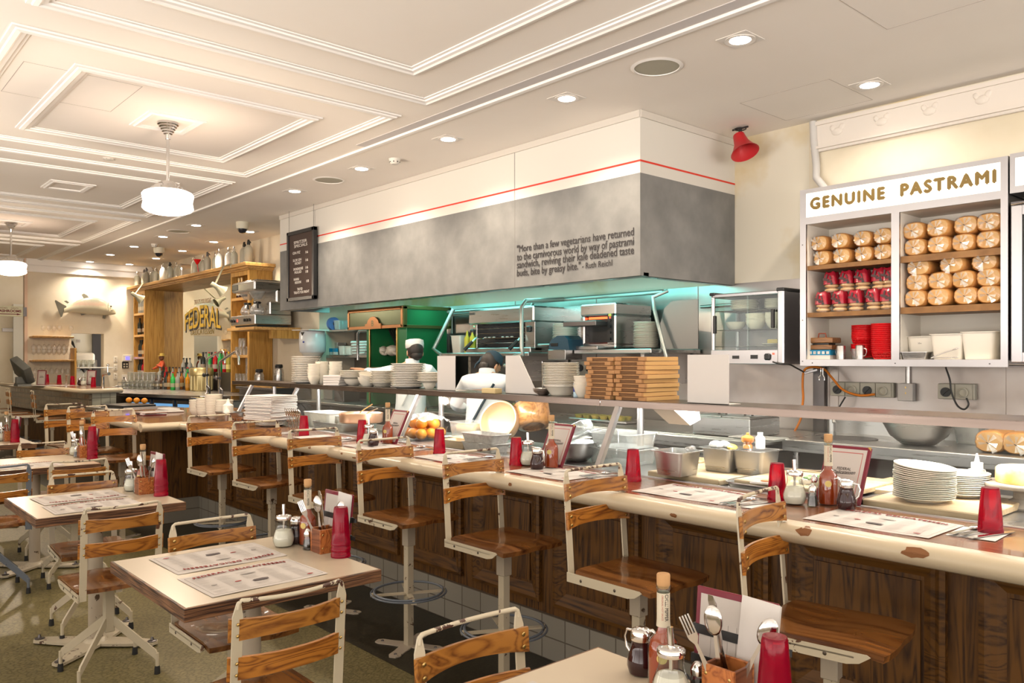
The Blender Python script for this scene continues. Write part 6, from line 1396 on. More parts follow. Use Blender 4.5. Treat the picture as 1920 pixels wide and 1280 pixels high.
# green and copper charcoal oven
t = thing('charcoal_oven', 'green charcoal oven with copper trim and an arched badge', 'oven', (-8.62, 5.0, 0)); w = 1.18
def po_(nm, m, bev, *bx):
    if len(bx) > 1 and nm not in ('canopy_top',): return [po_(nm, m, bev, q) for q in bx]
    g = G(); [g.box(*q, bev) for q in bx]; return g.build(nm, m, t, 20)
po_('front_canopy', m_greend, .0, (.02, w - .02, 0, .02, 1.90, 2.07)); po_('copper_trim', m_copper, .003, (0, w, -.012, .012, 2.065, 2.105), (0, w, -.012, .012, 1.862, 1.90), (0, .03, -.012, .012, 1.87, 2.09), (w - .035, w, -.012, .012, 1.87, 2.09)); po_('side_canopy', m_green, 0, (w - .02, w, .01, .66, 1.87, 2.10)); po_('side_trim', M('brassy_green_trim', (.12, .13, .04), .4, .6), .003, (w, w + .01, 0, .66, 2.07, 2.11), (w, w + .01, 0, .66, 1.86, 1.895), (w, w + .01, .62, .66, 1.87, 2.1), (w, w + .01, 0, .05, 1.87, 2.1))
po_('canopy_top', m_greend, 0, (0, w, 0, .66, 2.09, 2.10), (0, w, .02, .66, 1.865, 1.875)); po_('oven_body', m_green, .004, (.98, w - .02, .06, .62, .97, 1.87), (.32, .40, .06, .62, .97, 1.87)); po_('brass_edges', m_brass, .002, (.97, .99, .045, .065, 1.0, 1.87), (.395, .41, .045, .065, 1.0, 1.87)); po_('dark_interior', m_black, 0, (.40, .98, .50, .56, .97, 1.87)); po_('base', m_copper, .004, (.40, .98, .0, .56, 1.30, 1.42))
g = G(); g.prism([(.42, 1.862), (.42, 1.92), (.46, 1.925), (.48, 1.96), (.53, 1.995), (.59, 2.005), (.65, 1.995), (.70, 1.96), (.72, 1.925), (.76, 1.92), (.76, 1.862)], -.022, -.010, 'y'); bd = g.build('arched_badge', m_copper, t, 20); text('lettering', 'B', m_greend, bd, (.555, -.0225, 1.895), (PI / 2, 0, 0), size=.1, height=.065, bold=.001)
g = G(); [g.tube([(.42 + .045 * k, .42, 1.60), (.41 + .043 * k, .40, 1.72), (.44 + .045 * k, .30, 1.86)], .010, 6) for k in range(13)]; g.build('curved_grill_bars', m_dsteel, t)
g = G(); g.cyl((.38, .26, 1.61), (1.0, .26, 1.61), .012, 8); g.build('spit_rod', m_chrome, t)
t2 = thing('roast_chicken', 'chicken', 'chicken'); g = G(); g.ell((0, 0, 0), (.085, .075, .065), 20, 14); g.ell((.07, -.03, -.03), (.045, .025, .022), 12, 8, (0, .5, .3)); g.ell((-.07, -.03, -.03), (.045, .025, .022), 12, 8, (0, -.5, -.3)); g.ell((.0, -.05, .03), (.05, .03, .02), 12, 8); g.build('bird', mottle(M('pale_chicken', (.55, .52, .42), .4), (.42, .35, .26), (.62, .60, .52), 9), t2, 80); pch = Proto(t2)
for k, q in enumerate((.50, .68, .86)): pch.place((aY((716, 736, 758)[k], 655, 5.25)[0], 5.25, 1.615), .2 * k, 'pale chicken on the oven spit, %s of three' % ('left', 'middle', 'right')[k], 'chickens on the spit')
t2 = thing('glowing_coal', 'coal', 'coal'); g = G(); g.ell((0, 0, 0), (.03, .03, .025), 8, 6); g.build('ember', M('ember', (.9, .1, .03), .5, emis=(1, .12, .08), es=2.5), t2); pe_ = Proto(t2)
for k, (a, b) in enumerate(((.62, 1.70), (.88, 1.72), (.88, 1.60))): pe_.place((-8.62 + a, 5.46, b), 0, 'glowing red ember in the oven, %s' % ('left one', 'upper right one', 'lower right one')[k], 'embers')

# left hand rack and shelves
boxthing('wall_shelf', 'upper steel wall shelf left of the green oven', 'shelf', [('shelf', m_steel, .003, (-9.99, -8.75, 5.45, 5.88, 1.885, 1.91))])
boxthing('wall_shelf', 'lower steel wall shelf left of the green oven, with small tubs', 'shelf', [('shelf', m_steel, .003, (-9.99, -8.3, 5.45, 5.88, 1.53, 1.57))])
t = thing('pipe_rack', 'chrome pipe frame in front of the lower shelf', 'rack', (0, 0, 0)); a = aY(671, 672, 5.3); b = aY(671, 625, 5.3); c = aY(695, 623, 5.3); g = G(); g.tube([(a[0], 5.3, 1.50), (a[0], 5.3, b[2]), (a[0] + .04, 5.3, b[2] + .03), (c[0], 5.3, b[2] + .03), (c[0], 5.3, 1.6)], .018, 10); g.build('frame', m_steel, t, 50)
def S5(px): return aY(px, 640, 5.6)[0]
t = thing('paper_roll', 'blue paper towel roll on the upper shelf', 'paper roll', (S5(626), 5.55, 1.911)); g = G(); g.m = Matrix.Rotation(PI / 2, 4, 'Y') @ Matrix.Translation((-.09, 0, -.09)); g.lathe([(.02, 0), (.09, 0), (.09, .19), (.02, .19), (.02, 0)], 28, cap=False); g.m = None; g.build('roll', M('roll_blue', (.12, .20, .48), .8), t, 50)
tub('plastic_food_box', 'clear tub beside the blue paper roll', S5(642), 5.58, 1.911, .16, .16, .13, m_clearpl, 'food box'); boxthing('small_carton', 'small brown carton on the upper shelf by the red box', 'box', [('carton', m_card, .002, (-.09, .09, -.06, .06, 0, .07))], (S5(604), 5.56, 1.911)); boxthing('small_carton', 'narrow red box on the upper shelf by the blue roll', 'box', [('carton', m_redbag, .002, (-.035, .035, -.06, .06, 0, .11))], (S5(614), 5.57, 1.911))
for k, (px, w, h, m, l) in enumerate(((601, .11, .24, m_clearpl, 'tall clear tub at the left end of the lower shelf'), (625, .26, .17, m_clearpl, 'wide clear tub on the lower shelf'), (648, .13, .12, m_tub, 'left white tub on the lower shelf'), (661, .12, .115, m_tub, 'right white tub on the lower shelf'))): tub('storage_tub', l, S5(px), 5.60 + .06 * (k == 1), 1.571, w, .15, h, m, 'tub', .9)
for px, l in ((629, 'left blue and white packet on the lower shelf'), (639, 'right blue and white packet on the lower shelf')): boxthing('small_packet', l, 'packet', [('packet', bpy.data.materials['carton_blue'], .002, (-.035, .035, -.02, .02, .04, .09)), ('white_base', m_paperw, .002, (-.035, .035, -.02, .02, 0, .04))], (S5(px), 5.52, 1.571))
for k in range(5):
    t = thing('folded_towel', 'folded pale tea towel on the lower shelf, %s' % nth(4 - k, 5), 'towel', (S5(688) + .01 * (k % 2), 5.55, 1.571 + k * .036), .05 * k, group='tea towels on the lower shelf'); g = G(); g.box(-.16, .16, -.09, .09, 0, .034, .012, 2); g.build('cloth', M('towel_grey', (.55, .53, .49), .9) if 'towel_grey' not in bpy.data.materials else bpy.data.materials['towel_grey'], t, 60)
for px, l in ((618, 'left grey machine under the lower shelf'), (640, 'right grey machine under the lower shelf')): boxthing('bench_machine', l, 'appliance', [('casing', M('casing_grey', (.28, .26, .24), .5) if 'casing_grey' not in bpy.data.materials else bpy.data.materials['casing_grey'], .006, (-.11, .11, -.12, .12, 0, .36)), ('dark_window', m_black, 0, (-.08, .08, -.122, -.12, .2, .3))], (S5(px), 5.52, .966))
boxthing('bench_machine', 'dark appliance with a green light behind the plate stacks', 'appliance', [('casing', m_dsteel, .006, (-.12, .12, -.12, .12, 0, .40)), ('green_light', M('green_led', (0, .6, .1), .4, emis=(.05, 1, .25), es=1.5), 0, (-.09, -.05, -.123, -.12, .33, .37))], (S5(682), 5.35, .966))
# columns and dispenser at the kitchen corner
t = thing('towel_dispenser', 'white centrefeed paper towel dispenser on the pillar', 'towel dispenser', (aY(586, 640, 5.18)[0], 5.18, 1.60)); g = G(); g.lathe([(.0, .29), (.16, .285), (.175, .26), (.178, .12), (.172, .02), (.16, 0), (0, 0)], 32, cap=False); g.build('cover', M('dispenser_white', (.66, .68, .70), .2, coat=.4), t, 50)
g = G(); g.lathe([(.15, 0), (.12, -.05), (.07, -.08), (.02, -.085), (0, -.085)], 28, cap=False); g.build('lower_cone', m_tub, t, 50); g = G(); g.prism([(-.012, -.085), (.02, -.085), (.016, -.13), (.004, -.15), (-.008, -.12)], -.02, .02, 'y'); g.build('paper_tail', m_paperw, t, 0)
g = G(); g.prism([(-.0, .27), (.09, .27), (.045, .225)], -.176, -.168, 'y'); g.build('dark_window', m_black, t, 0); g = G(); g.ell((.06, -.165, .14), (.03, .006, .014), 14, 8); g.build('blue_logo', bpy.data.materials['can_label'], t)
g = G(); g.box(-.24, .24, -.18, .12, .292, .305, .004, rot=(0, .02, 0)); g.build('newspaper_on_top', m_paperw, t)

# ================================================================ the two cooks
def skin(name, V, E, R, m, parent=None, sub=2):
    me = bpy.data.meshes.new(name); me.from_pydata(V, E, []); o = bpy.data.objects.new(name, me); C.objects.link(o)
    md = o.modifiers.new('skin', 'SKIN'); md.use_smooth_shade = True; s = o.modifiers.new('sub', 'SUBSURF'); s.levels = sub; s.render_levels = sub
    for i, r in enumerate(R):
        q = me.skin_vertices[0].data[i]; q.radius = (r, r) if not isinstance(r, tuple) else r; q.use_root = i == 0
    dg = bpy.context.evaluated_depsgraph_get(); dg.update(); nm = bpy.data.meshes.new_from_object(o.evaluated_get(dg)); bpy.data.objects.remove(o)
    nm.name = name; nm.materials.clear(); nm.materials.append(m); nm.polygons.foreach_set('use_smooth', [True] * len(nm.polygons))
    o = bpy.data.objects.new(name, nm); C.objects.link(o); o.parent = parent; return o
m_skin = M('skin_tone', (.50, .28, .17), .5, sss=.1); m_jacket = mottle(M('cook_jacket', (.70, .74, .76), .8), (.64, .69, .72), (.76, .78, .79), 5, bmp=.2); m_trou = M('dark_trousers', (.03, .03, .035), .8); m_hair = M('dark_hair', (.02, .015, .012), .5); m_navy = M('navy_cloth', (.012, .035, .055), .8); m_apron = M('apron_white', (.72, .72, .70), .85)
def hand(V, E, R, w, d, side):
    """palm from wrist index w in direction d with four fingers and a thumb"""
    d = Vector(d).normalized(); u = Vector((0, 0, 1)).cross(d).normalized() * side; n = d.cross(u)
    p = Vector(V[w]); V.append(tuple(p + d * .05)); R.append((.030, .016)); E.append((w, len(V) - 1)); k = len(V) - 1
    for i in range(4):
        a = p + d * .085 + u * (.030 - .020 * i); V.append(tuple(a)); R.append(.0095); E.append((k, len(V) - 1))
        l = (.030, .036, .033, .024)[i]; V.append(tuple(a + d * l)); R.append(.0085); E.append((len(V) - 2, len(V) - 1)); V.append(tuple(a + d * l * 1.6 + Vector((0, 0, -.02)))); R.append(.007); E.append((len(V) - 2, len(V) - 1))
    a = p + d * .03 + u * .035; V.append(tuple(a)); R.append(.011); E.append((k, len(V) - 1)); V.append(tuple(a + d * .035 + u * .02)); R.append(.009); E.append((len(V) - 2, len(V) - 1))
def cook(label, x, y, rz, lean, armL, armR, headfwd, hat):
    # local frame: facing +Y, feet at z 0
    hip = .90 if hat == 'bandana' else .97; dy = math.sin(lean) ; cz = math.cos(lean)
    def sp(h, o=0): return (o, dy * h, hip + cz * h)
    V = [sp(0), sp(.18), sp(.34), sp(.44)]; R = [(.15, .12), (.14, .11), (.165, .11), (.15, .09)]; E = [(0, 1), (1, 2), (2, 3)]
    nk = sp(.52); V.append((nk[0], nk[1] + .01, nk[2])); R.append(.058); E.append((3, 4))
    hd = (headfwd[0], nk[1] + headfwd[1], nk[2] + headfwd[2])
    V.append((nk[0] * .5 + hd[0] * .5, (nk[1] + hd[1]) / 2, (nk[2] + hd[2]) / 2)); R.append(.055); E.append((4, 5))
    for s, arm in ((-1, armL), (1, armR)):
        sh = sp(.42, s * .17); V.append(sh); R.append(.062); E.append((3, len(V) - 1)); a = len(V) - 1
        V.append(arm[0]); R.append(.045); E.append((a, a + 1)); V.append(arm[1]); R.append(.028); E.append((a + 1, a + 2))
        hand(V, E, R, a + 2, Vector(arm[1]) - Vector(arm[0]), s)
    for s in (-1, 1):
        i = len(V); V += [(s * .10, -.01, hip - .08), (s * .11, .0, .50), (s * .11, -.03, .10), (s * .11, .10, .045)]; R += [.10, .065, .048, .045]; E += [(0, i), (i, i + 1), (i + 1, i + 2), (i + 2, i + 3)]
    body = skin('person', V, E, R, m_skin); body.location = (x, y, 0); body.rotation_euler = (0, 0, rz); tag(body, label, 'person')
    # head: skull, jaw, nose, ears, eyes folded into one head mesh joined to the body
    b = bmesh.new(); b.from_mesh(body.data)
    g = G(); tilt = headfwd[3]; g.m = Matrix.Translation(hd) @ Matrix.Rotation(headfwd[4], 4, 'Z') @ Matrix.Rotation(-tilt, 4, 'X')
    g.ell((0, 0, .03), (.077, .098, .105), 24, 18); g.ell((0, .035, -.045), (.056, .062, .062), 20, 12); g.ell((0, .098, -.005), (.013, .022, .022), 10, 8); g.ell((0, .09, -.05), (.024, .012, .009), 10, 6)
    for s in (-1, 1): g.ell((s * .078, -.005, .0), (.010, .020, .032), 10, 8, (0, 0, s * .3)); g.ell((s * .030, .088, .022), (.014, .010, .009), 10, 6)
    hm = bpy.data.meshes.new('h'); g.b.to_mesh(hm); b.from_mesh(hm); b.to_mesh(body.data); b.free(); body.data.polygons.foreach_set('use_smooth', [True] * len(body.data.polygons))
    def on_head(f, nm, m, sm=50):
        g = G(); g.m = Matrix.Translation(hd) @ Matrix.Rotation(headfwd[4], 4, 'Z') @ Matrix.Rotation(-tilt, 4, 'X'); f(g); return g.build(nm, m, body, sm)
    on_head(lambda g: (g.ell((0, -.022, .035), (.084, .092, .105), 24, 16), g.ell((0, -.07, -.03), (.060, .040, .05), 16, 10)), 'hair', m_hair, 80)
    if hat == 'bandana':
        on_head(lambda g: (g.lathe([(.088, .045), (.092, .06), (.092, .085), (.080, .125), (.050, .145), (0, .15)], 28, (0, -.005), cap=False), g.ell((-.045, -.085, .03), (.03, .02, .035), 10, 8), g.tube([(-.05, -.09, .02), (-.075, -.10, -.03), (-.07, -.105, -.07)], [.012, .008, .004])), 'bandana', m_navy, 60)
    else: on_head(lambda g: g.lathe([(.088, .05), (.094, .055), (.096, .10), (.092, .135), (.06, .145), (0, .146)], 32, (0, -.005), cap=False), 'cook_cap', m_apron, 50)
    # jacket
    V2 = [sp(-.12), sp(.0), sp(.18), sp(.34), sp(.44)]; R2 = [(.185, .15), (.175, .14), (.165, .13), (.19, .13), (.165, .105)]; E2 = [(0, 1), (1, 2), (2, 3), (3, 4)]
    V2.append((nk[0], nk[1] - .005, nk[2] - .02)); R2.append(.075); E2.append((4, 5))
    for s, arm in ((-1, armL), (1, armR)):
        sh = sp(.425, s * .175); i = len(V2); e = Vector(arm[0]); w_ = e + (Vector(arm[1]) - e) * .55
        V2 += [sh, tuple((Vector(sh) + e) / 2), tuple(e), tuple(w_)]; R2 += [.078, .068, .062, .055]; E2 += [(4, i), (i, i + 1), (i + 1, i + 2), (i + 2, i + 3)]
    skin('jacket', V2, E2, R2, m_jacket, body)
    g = G(); g.m = Matrix.Translation((nk[0], nk[1], nk[2] - .005)) @ Matrix.Rotation(-lean * .7, 4, 'X'); g.lathe([(.078, -.02), (.070, .035), (.064, .035), (.07, -.02)], 24, cap=False); g.build('collar', m_jacket, body)
    V3 = [sp(0), sp(-.06)]; R3 = [(.165, .135), (.165, .135)]; E3 = [(0, 1)]
    for s in (-1, 1): i = len(V3); V3 += [(s * .10, -.01, hip - .14), (s * .11, .0, .50), (s * .11, -.03, .12)]; R3 += [.115, .085, .07]; E3 += [(1, i), (i, i + 1), (i + 1, i + 2)]
    skin('trousers', V3, E3, R3, m_trou, body)
    g = G(); [g.ell((s * .11, .06, .045), (.055, .14, .045), 14, 8) for s in (-1, 1)]; g.build('shoe_pair', m_black, body, 60)
    g = G(); a = sp(.30); g.tube([(.10, dy * .42 - .12, sp(.42)[2] - .0), (.02, dy * .3 - .155, sp(.25)[2]), (-.06, dy * .12 - .155, sp(.08)[2])], .012, 6); g.build('apron_strap', m_navy if hat == 'bandana' else m_apron, body)
    return body
cook('cook seen from behind in pale jacket and navy bandana, bending over the bench', -5.36, 4.42, .62, .30, [(-.33, .26, 1.10), (-.20, .48, 1.02)], [(.34, .28, 1.12), (.20, .50, 1.02)], (.01, .07, .045, .55, -.55), 'bandana')
cook('cook in white jacket and flat cap leaning left towards the green oven', -6.80, 4.66, .75, .16, [(-.42, .14, 1.36), (-.62, .30, 1.40)], [(.30, .22, 1.22), (.16, .44, 1.30)], (.02, .03, .09, .1, .5), 'cap')
# ================================================================ back bar
TF, TB_, TZ = 4.98, 5.345, 2.83
def tower(label, x0, x1, shelves, name='oak_tower', zb=0):
    t = thing(name, label, 'shelving tower', (x0, TF, 0)); w = x1 - x0; d = TB_ - TF
    for nm, bx_ in (('side_panel', (0, .035, 0, d, zb, TZ)), ('side_panel', (w - .07, w, 0, d, zb, TZ)), ('back_panel', (.035, w - .07, d - .01, d, zb, TZ)), ('top_rail', (.035, w - .07, 0, .03, TZ - .07, TZ))):
        g = G(); g.box(*bx_, .003); g.build(nm, m_honey, t)
    for z in shelves: g = G(); g.box(.035, w - .07, .0, d - .01, z - .022, z + .022, .003); g.build('shelf', m_honeyh, t)
    return t
tower('honey oak shelving tower at the left end of the bar mirror', -16.88, -16.19, (2.382, 1.962, 1.531, 1.14))
tower('honey oak shelving tower at the right end of the bar mirror', -12.11, -11.43, (2.417, 2.0, 1.553, 1.145), zb=1.001)
t = thing('siphon_shelf', 'long honey oak cornice shelf across both towers', 'shelf', (0, 0, 0))
g = G(); g.box(-16.98, -11.33, TF - .10, TB_, TZ + .05, TZ + .10, .004); g.box(-16.93, -11.38, TF - .05, TB_, TZ + .02, TZ + .05, .004); g.build('cornice_board', m_honeyh, t)
g = G(); g.box(-16.90, -11.41, TF - .02, TB_, TZ, TZ + .02); g.build('under_board', m_honeyh, t)
t = thing('bar_mirror', 'large mirror between the oak towers lettered FEDERAL DELICATESSEN', 'mirror', (-16.19, TB_ - .005, 0))
g = G(); g.box(0, 4.08, 0, .004, 1.002, TZ); g.build('mirror_glass', M('silvered_glass', (.86, .88, .82), .01, 1), t, 0)
def mx(px): return aY(px, 600, 5.34)[0] + 16.19
def mz(px, py): return aY(px, py, 5.34)[2]
xa, xb = aY(347, 600, 5.34)[0] + 16.19, aY(414, 600, 5.34)[0] + 16.19
zb_ = mz(357, 618); cxm = (xa + xb) / 2; hw = (xb - xa) / 2
m_gold = M('mirror_gold', (.62, .40, .04), .4); m_goldd = M('mirror_gold_dark', (.30, .21, .06), .5)
for nm, m, off, lift in (('letter_shadow', m_ink, .035, .0), ('lettering', m_gold, 0, -.0015)):
    me = text_geo('FEDERAL', size=.3, width=hw * 2, height=.34, fat=.006)
    for v in me.vertices:
        x = v.co.x - hw; k = 1 - (x / hw) ** 2; v.co = (cxm + x + off, -.002 + lift - v.co.z, zb_ + .02 + (v.co.y) * (.86 + .24 * k) + .05 * k - .03 - off)
    me.name = nm; me.materials.append(m); o = bpy.data.objects.new(nm, me); C.objects.link(o); o.parent = t
o = text('lettering', 'DELICATESSEN', m_goldd, t, (mx(358), -.003, mz(358, 628)), (PI / 2, 0, 0), size=.1, width=mx(401) - mx(358), height=.10)
o = text('lettering', 'TREATS YOU RIGHT', M('mirror_pink', (.45, .25, .16), .5), t, (mx(364), -.003, mz(364, 571)), (PI / 2, 0, 0), size=.1, width=mx(396) - mx(364), height=.08)
for k in range(2):
    pass
# siphons along the top
def siphon(name, m_body, m_head, r=.05, h=.24):
    t = thing('soda_siphon', name, 'soda siphon'); g = G()
    g.lathe([(r * .9, 0), (r, .008), (r, h * .74), (r * .86, h * .86), (r * .45, h * .97), (r * .32, h), (0, h)], 24, cap=False); g.build('bottle', m_body, t, 50)
    g = G(); g.lathe([(r * .36, h - .004), (r * .40, h + .02), (r * .30, h + .045), (r * .22, h + .07), (0, h + .075)], 18, cap=False); g.tube([(0, 0, h + .04), (r * .6, 0, h + .045), (r * 1.0, 0, h + .02)], .007); g.tube([(0, 0, h + .065), (-r * .5, 0, h + .055)], .005); g.build('siphon_head', m_head, t, 50)
    return Proto(t)
m_sg = M('grey_siphon', (.36, .34, .27), .4); m_sc = M('clear_siphon', (.66, .66, .54), .12, trans=.35); m_sb = M('bright_siphon', (.74, .74, .70), .15, trans=.2)
sA = siphon('s', m_sc, m_chrome); sB = siphon('s', m_sg, m_black, .062, .28); sC = siphon('s', m_sb, m_chrome, .056, .26); sD = siphon('s', m_sc, m_black, .052, .25); sE = siphon('s', m_sg, m_dsteel, .05, .26)
SI = [(257, sA), (265.5, sE), (274.5, sE), (282, sA), (291, sA), (298, sA), (306, sC), (312.5, sA), (318.5, sD), (326, sA), (364.5, sA), (376, sA), (389, sE), (398.5, sA), (410.5, sC), (423, sC), (439, sA), (452, sB), (466, sB)]
for i, (px, p) in enumerate(SI):
    p.place((aY(px, 480, 5.06)[0], 5.06 + .05 * (i % 2), TZ + .1005), random.uniform(-1, 1), 'soda siphon bottle on the oak shelf, %s' % LR[i], 'siphons on the long shelf', scale=1.05)
for i, px in enumerate((283, 294, 303, 315.5, 322)): sA.place((aY(px, 480, 5.25)[0], 5.25, TZ + .1005), i, 'clear siphon in the second line on the oak shelf, %s' % LR[i], 'siphons behind the front line')
t = thing('mantel_clock', 'chrome arched clock among the siphon bottles', 'clock', (aY(344, 500, 5.1)[0], 5.1, TZ + .1005)); g = G(); g.prism([(-.15, 0), (.16, 0), (.16, .16), (.14, .22), (.08, .25), (-.05, .25), (-.12, .22), (-.15, .15)], -.08, .14, 'y'); g.build('case', m_chrome, t, 30); g = G(); g.m = Matrix.Translation((-.02, -.082, .12)) @ Matrix.Rotation(PI / 2, 4, 'X'); g.lathe([(0, .002), (.095, .002), (.1, .008), (.105, 0)], 32, cap=False); g.build('dial', M('clock_dial', (.45, .43, .33), .5), t, 30)
t = thing('red_funnel', 'small red ornament between two siphons', 'ornament', (aY(370, 487, 5.0)[0], 5.0, TZ + .30)); g = G(); g.lathe([(0, -.05), (.02, -.03), (.06, .04), (.055, .045), (0, .0)], 16, cap=False); g.build('ornament', m_redpl, t); g = G(); g.cyl((0, .02, -.2), (0, .0, -.03), .006, 6); g.build('stem', m_redpl, t)
# angle lamps
def angle_lamp(label, base, elbow, low, hx, ang):
    t = thing('angle_lamp', label, 'lamp', base); L = lambda p: tuple(Vector(p) - Vector(base)); g = G()
    g.cyl((0, 0, -.02), (0, 0, .05), .012, 8); e = L(elbow); l = L(low)
    for o in (0, .035): g.tube([(0, 0, .04 - o * .5), (e[0] + o, e[1], e[2]), (l[0] + o, l[1], l[2])], .008, 8)
    g.build('arm', M('lamp_cream', (.42, .40, .28), .35, .3) if 'lamp_cream' not in bpy.data.materials else bpy.data.materials['lamp_cream'], t)
    g = G(); g.m = Matrix.Translation(L(hx)) @ Matrix.Rotation(-ang, 4, 'X'); g.lathe([(.02, .14), (.032, .13), (.036, .05), (.04, .03), (.085, -.07), (.09, -.075), (.08, -.07), (.03, .02), (0, .03)], 28, cap=False); g.build('lamp_shade', bpy.data.materials['lamp_cream'], t, 50)
P1 = aY(433, 499, 4.88); angle_lamp('cream angle lamp reaching down from the shelf in front of the mirror', P1, aY(418, 500, 4.75), aY(402, 534, 4.55), aY(411, 541, 4.55), -1.0)
P2 = aY(272, 528, 4.88); angle_lamp('cream angle lamp at the left tower', P2, aY(268, 530, 4.8), aY(252, 552, 4.6), aY(259, 557, 4.6), -1.0)
# bar bench
t = thing('bar_bench', 'steel topped back bar bench with bottle fridges below', 'bar', (0, 0, 0))
BP = [(-13.6, 3.62), (-12.9, 3.66), (-11.27, 4.2), (-11.05, 4.5), (-11.05, 5.33), (-16.15, 5.33), (-16.15, 4.4), (-14.3, 3.75)]
g = G(); g.prism(BP, .955, 1.0); g.build('steel_top', m_steel, t, 20)
g = G(); g.prism([(-13.6, 3.72), (-12.9, 3.76), (-11.27, 4.32), (-11.2, 4.5), (-11.2, 5.33), (-16.1, 5.33), (-16.1, 4.5), (-14.3, 3.85)], .02, .955); g.build('carcass', m_black, t, 20)
m_fr = M('fridge_glow', (.10, .22, .35), .3, emis=(.12, .30, .55), es=.8)
d_ = Vector((1.63, .54, 0)).normalized()
for k in range(3):
    p = Vector((-12.82, 3.745, 0)) + d_ * (.52 * k); g = G(); g.m = Matrix.Translation(p) @ Matrix.Rotation(math.atan2(d_.y, d_.x), 4, 'Z'); g.box(.02, .46, -.004, .0, .35, .88); fd = g.build('fridge_door', m_fr, t, 0)
    g = G(); g.m = Matrix.Translation(p) @ Matrix.Rotation(math.atan2(d_.y, d_.x), 4, 'Z'); [g.box(*q, .002) for q in ((0, .03, -.012, -.003, .3, .92), (.45, .48, -.012, -.003, .3, .92), (.03, .45, -.012, -.003, .87, .92))]; [g.lathe([(.03, .40), (.03, .55), (.012, .62), (.012, .68), (0, .68)], 10, (.07 + .08 * j, -.01 + .0), cap=False) for j in range(5)]; g.build('door_frame', m_dsteel, fd)
t = boxthing('bar_worktop', 'steel service worktop with black mats behind the counter end', 'worktop', [('top', m_steel, .004, (-.9, .9, -.35, .35, .84, .88)), ('base', m_dsteel, 0, (-.88, .88, -.33, .33, .02, .84)), ('dark_mat', m_black, .004, (-.7, -.1, -.25, .2, .88, .92)), ('tray', m_dsteel, .01, (0, .75, -.28, .25, .88, .90))], (-10.9, 3.35, 0), .15)
for k in range(3): po.place((-11.55 + k * .16, 3.35 + .05 * k, .96), k, 'orange lying on the black mat at the bar end, %s' % LR[k], 'oranges at the bar')
# bottles
def bottle(col, trans, lab, cap, r=.038, h=.30, fill=None):
    t = thing('spirit_bottle', 'b', 'bottle'); m = M('bottle_%d' % len(bpy.data.materials), col, .08, trans=trans)
    g = G(); g.lathe([(r * .9, 0), (r, .006), (r, h * .58), (r * .85, h * .68), (r * .36, h * .78), (r * .34, h * .94), (0, h * .94)], 20, cap=False); g.build('glass', m, t, 50)
    g = G(); g.lathe([(r * .40, h * .93), (r * .42, h), (0, h)], 14, cap=False); g.build('cap', M('cap_%d' % len(bpy.data.materials), cap, .4), t, 50)
    if lab: g = G(); g.lathe([(r * 1.01, h * .16), (r * 1.01, h * .38)], 20, cap=False); g.build('label', M('label_%d' % len(bpy.data.materials), lab, .6), t, 60)
    return Proto(t)
bt = {'green': bottle((.04, .60, .10), .25, (.35, .40, .25), (.45, .02, .02)), 'amber': bottle((.80, .34, .02), .3, (.50, .25, .05), (.05, .05, .05)), 'red': bottle((.55, .012, .02), .2, (.42, .34, .3), (.5, .02, .02)), 'clear': bottle((.62, .64, .58), .5, (.50, .42, .30), (.04, .04, .04)), 'brown': bottle((.10, .03, .012), .1, (.66, .45, .24), (.03, .03, .03), .05, .24), 'dark': bottle((.02, .025, .02), .1, (.35, .28, .2), (.02, .02, .02)), 'emerald': bottle((.03, .45, .10), .2, None, (.55, .02, .02)), 'whisky': bottle((.45, .15, .02), .3, (.45, .36, .2), (.06, .03, .02)), 'yellow': bottle((.70, .60, .10), .5, (.7, .6, .2), (.8, .45, .02))}
BT = [(289, 728, 'brown'), (296, 728, 'brown'), (302, 728, 'brown'), (312, 729, 'dark'), (317, 729, 'whisky'), (324, 730, 'green'), (333, 730, 'clear'), (339, 728, 'clear'), (341, 729, 'whisky'), (352, 731, 'amber'), (361, 731, 'clear'), (369, 731, 'red'), (375, 732, 'yellow')]
cn = {'brown': 'brown stout', 'dark': 'black', 'whisky': 'brown whisky', 'green': 'bright green', 'clear': 'clear glass', 'amber': 'amber', 'red': 'deep red', 'yellow': 'pale yellow', 'emerald': 'emerald'}
for i, (px, py, k) in enumerate(BT): bt[k].place(aH(px, py + 1, 1.0), i, '%s bottle in the front line on the bar bench, %s' % (cn[k], LR[i]), 'bottles in the front line')
R2_ = [(300, 'clear'), (306, 'dark'), (312, 'red'), (318, 'dark'), (324, 'clear'), (330, 'whisky'), (336, 'clear'), (342, 'dark'), (347, 'clear'), (352, 'emerald'), (357, 'clear'), (362, 'dark'), (368, 'clear'), (373, 'whisky'), (378, 'clear'), (383, 'clear')]
for i, (px, k) in enumerate(R2_):
    x, y, z = aY(px, 700, 4.90 + .03 * (i % 2)); bt[k].place((x, y, 1.059), i, '%s bottle in the second line on the bar, %s' % (cn[k], LR[i]), 'bottles in the second line', scale=1.05)
R3_ = [(344, 'clear'), (350, 'dark'), (356, 'clear'), (375, 'clear'), (381, 'dark'), (386, 'clear'), (392, 'green'), (397, 'dark'), (404, 'red'), (408, 'clear'), (413, 'emerald'), (418, 'green'), (422, 'red'), (426, 'clear'), (429, 'yellow')]
for i, (px, k) in enumerate(R3_):
    x, y, z = aY(px, 690, 5.15 + .05 * (i % 2)); bt[k].place((x, y, 1.20 if px < 380 else 1.30), i, '%s bottle in the back line by the mirror, %s' % (cn[k], LR[i]), 'bottles in the back line', scale=1.1)
boxthing('bottle_riser', 'low dark step under the second line of bottles', 'riser', [('board', m_dsteel, 0, (-15.6, -12.9, 4.84, 4.98, 1.0, 1.058))])
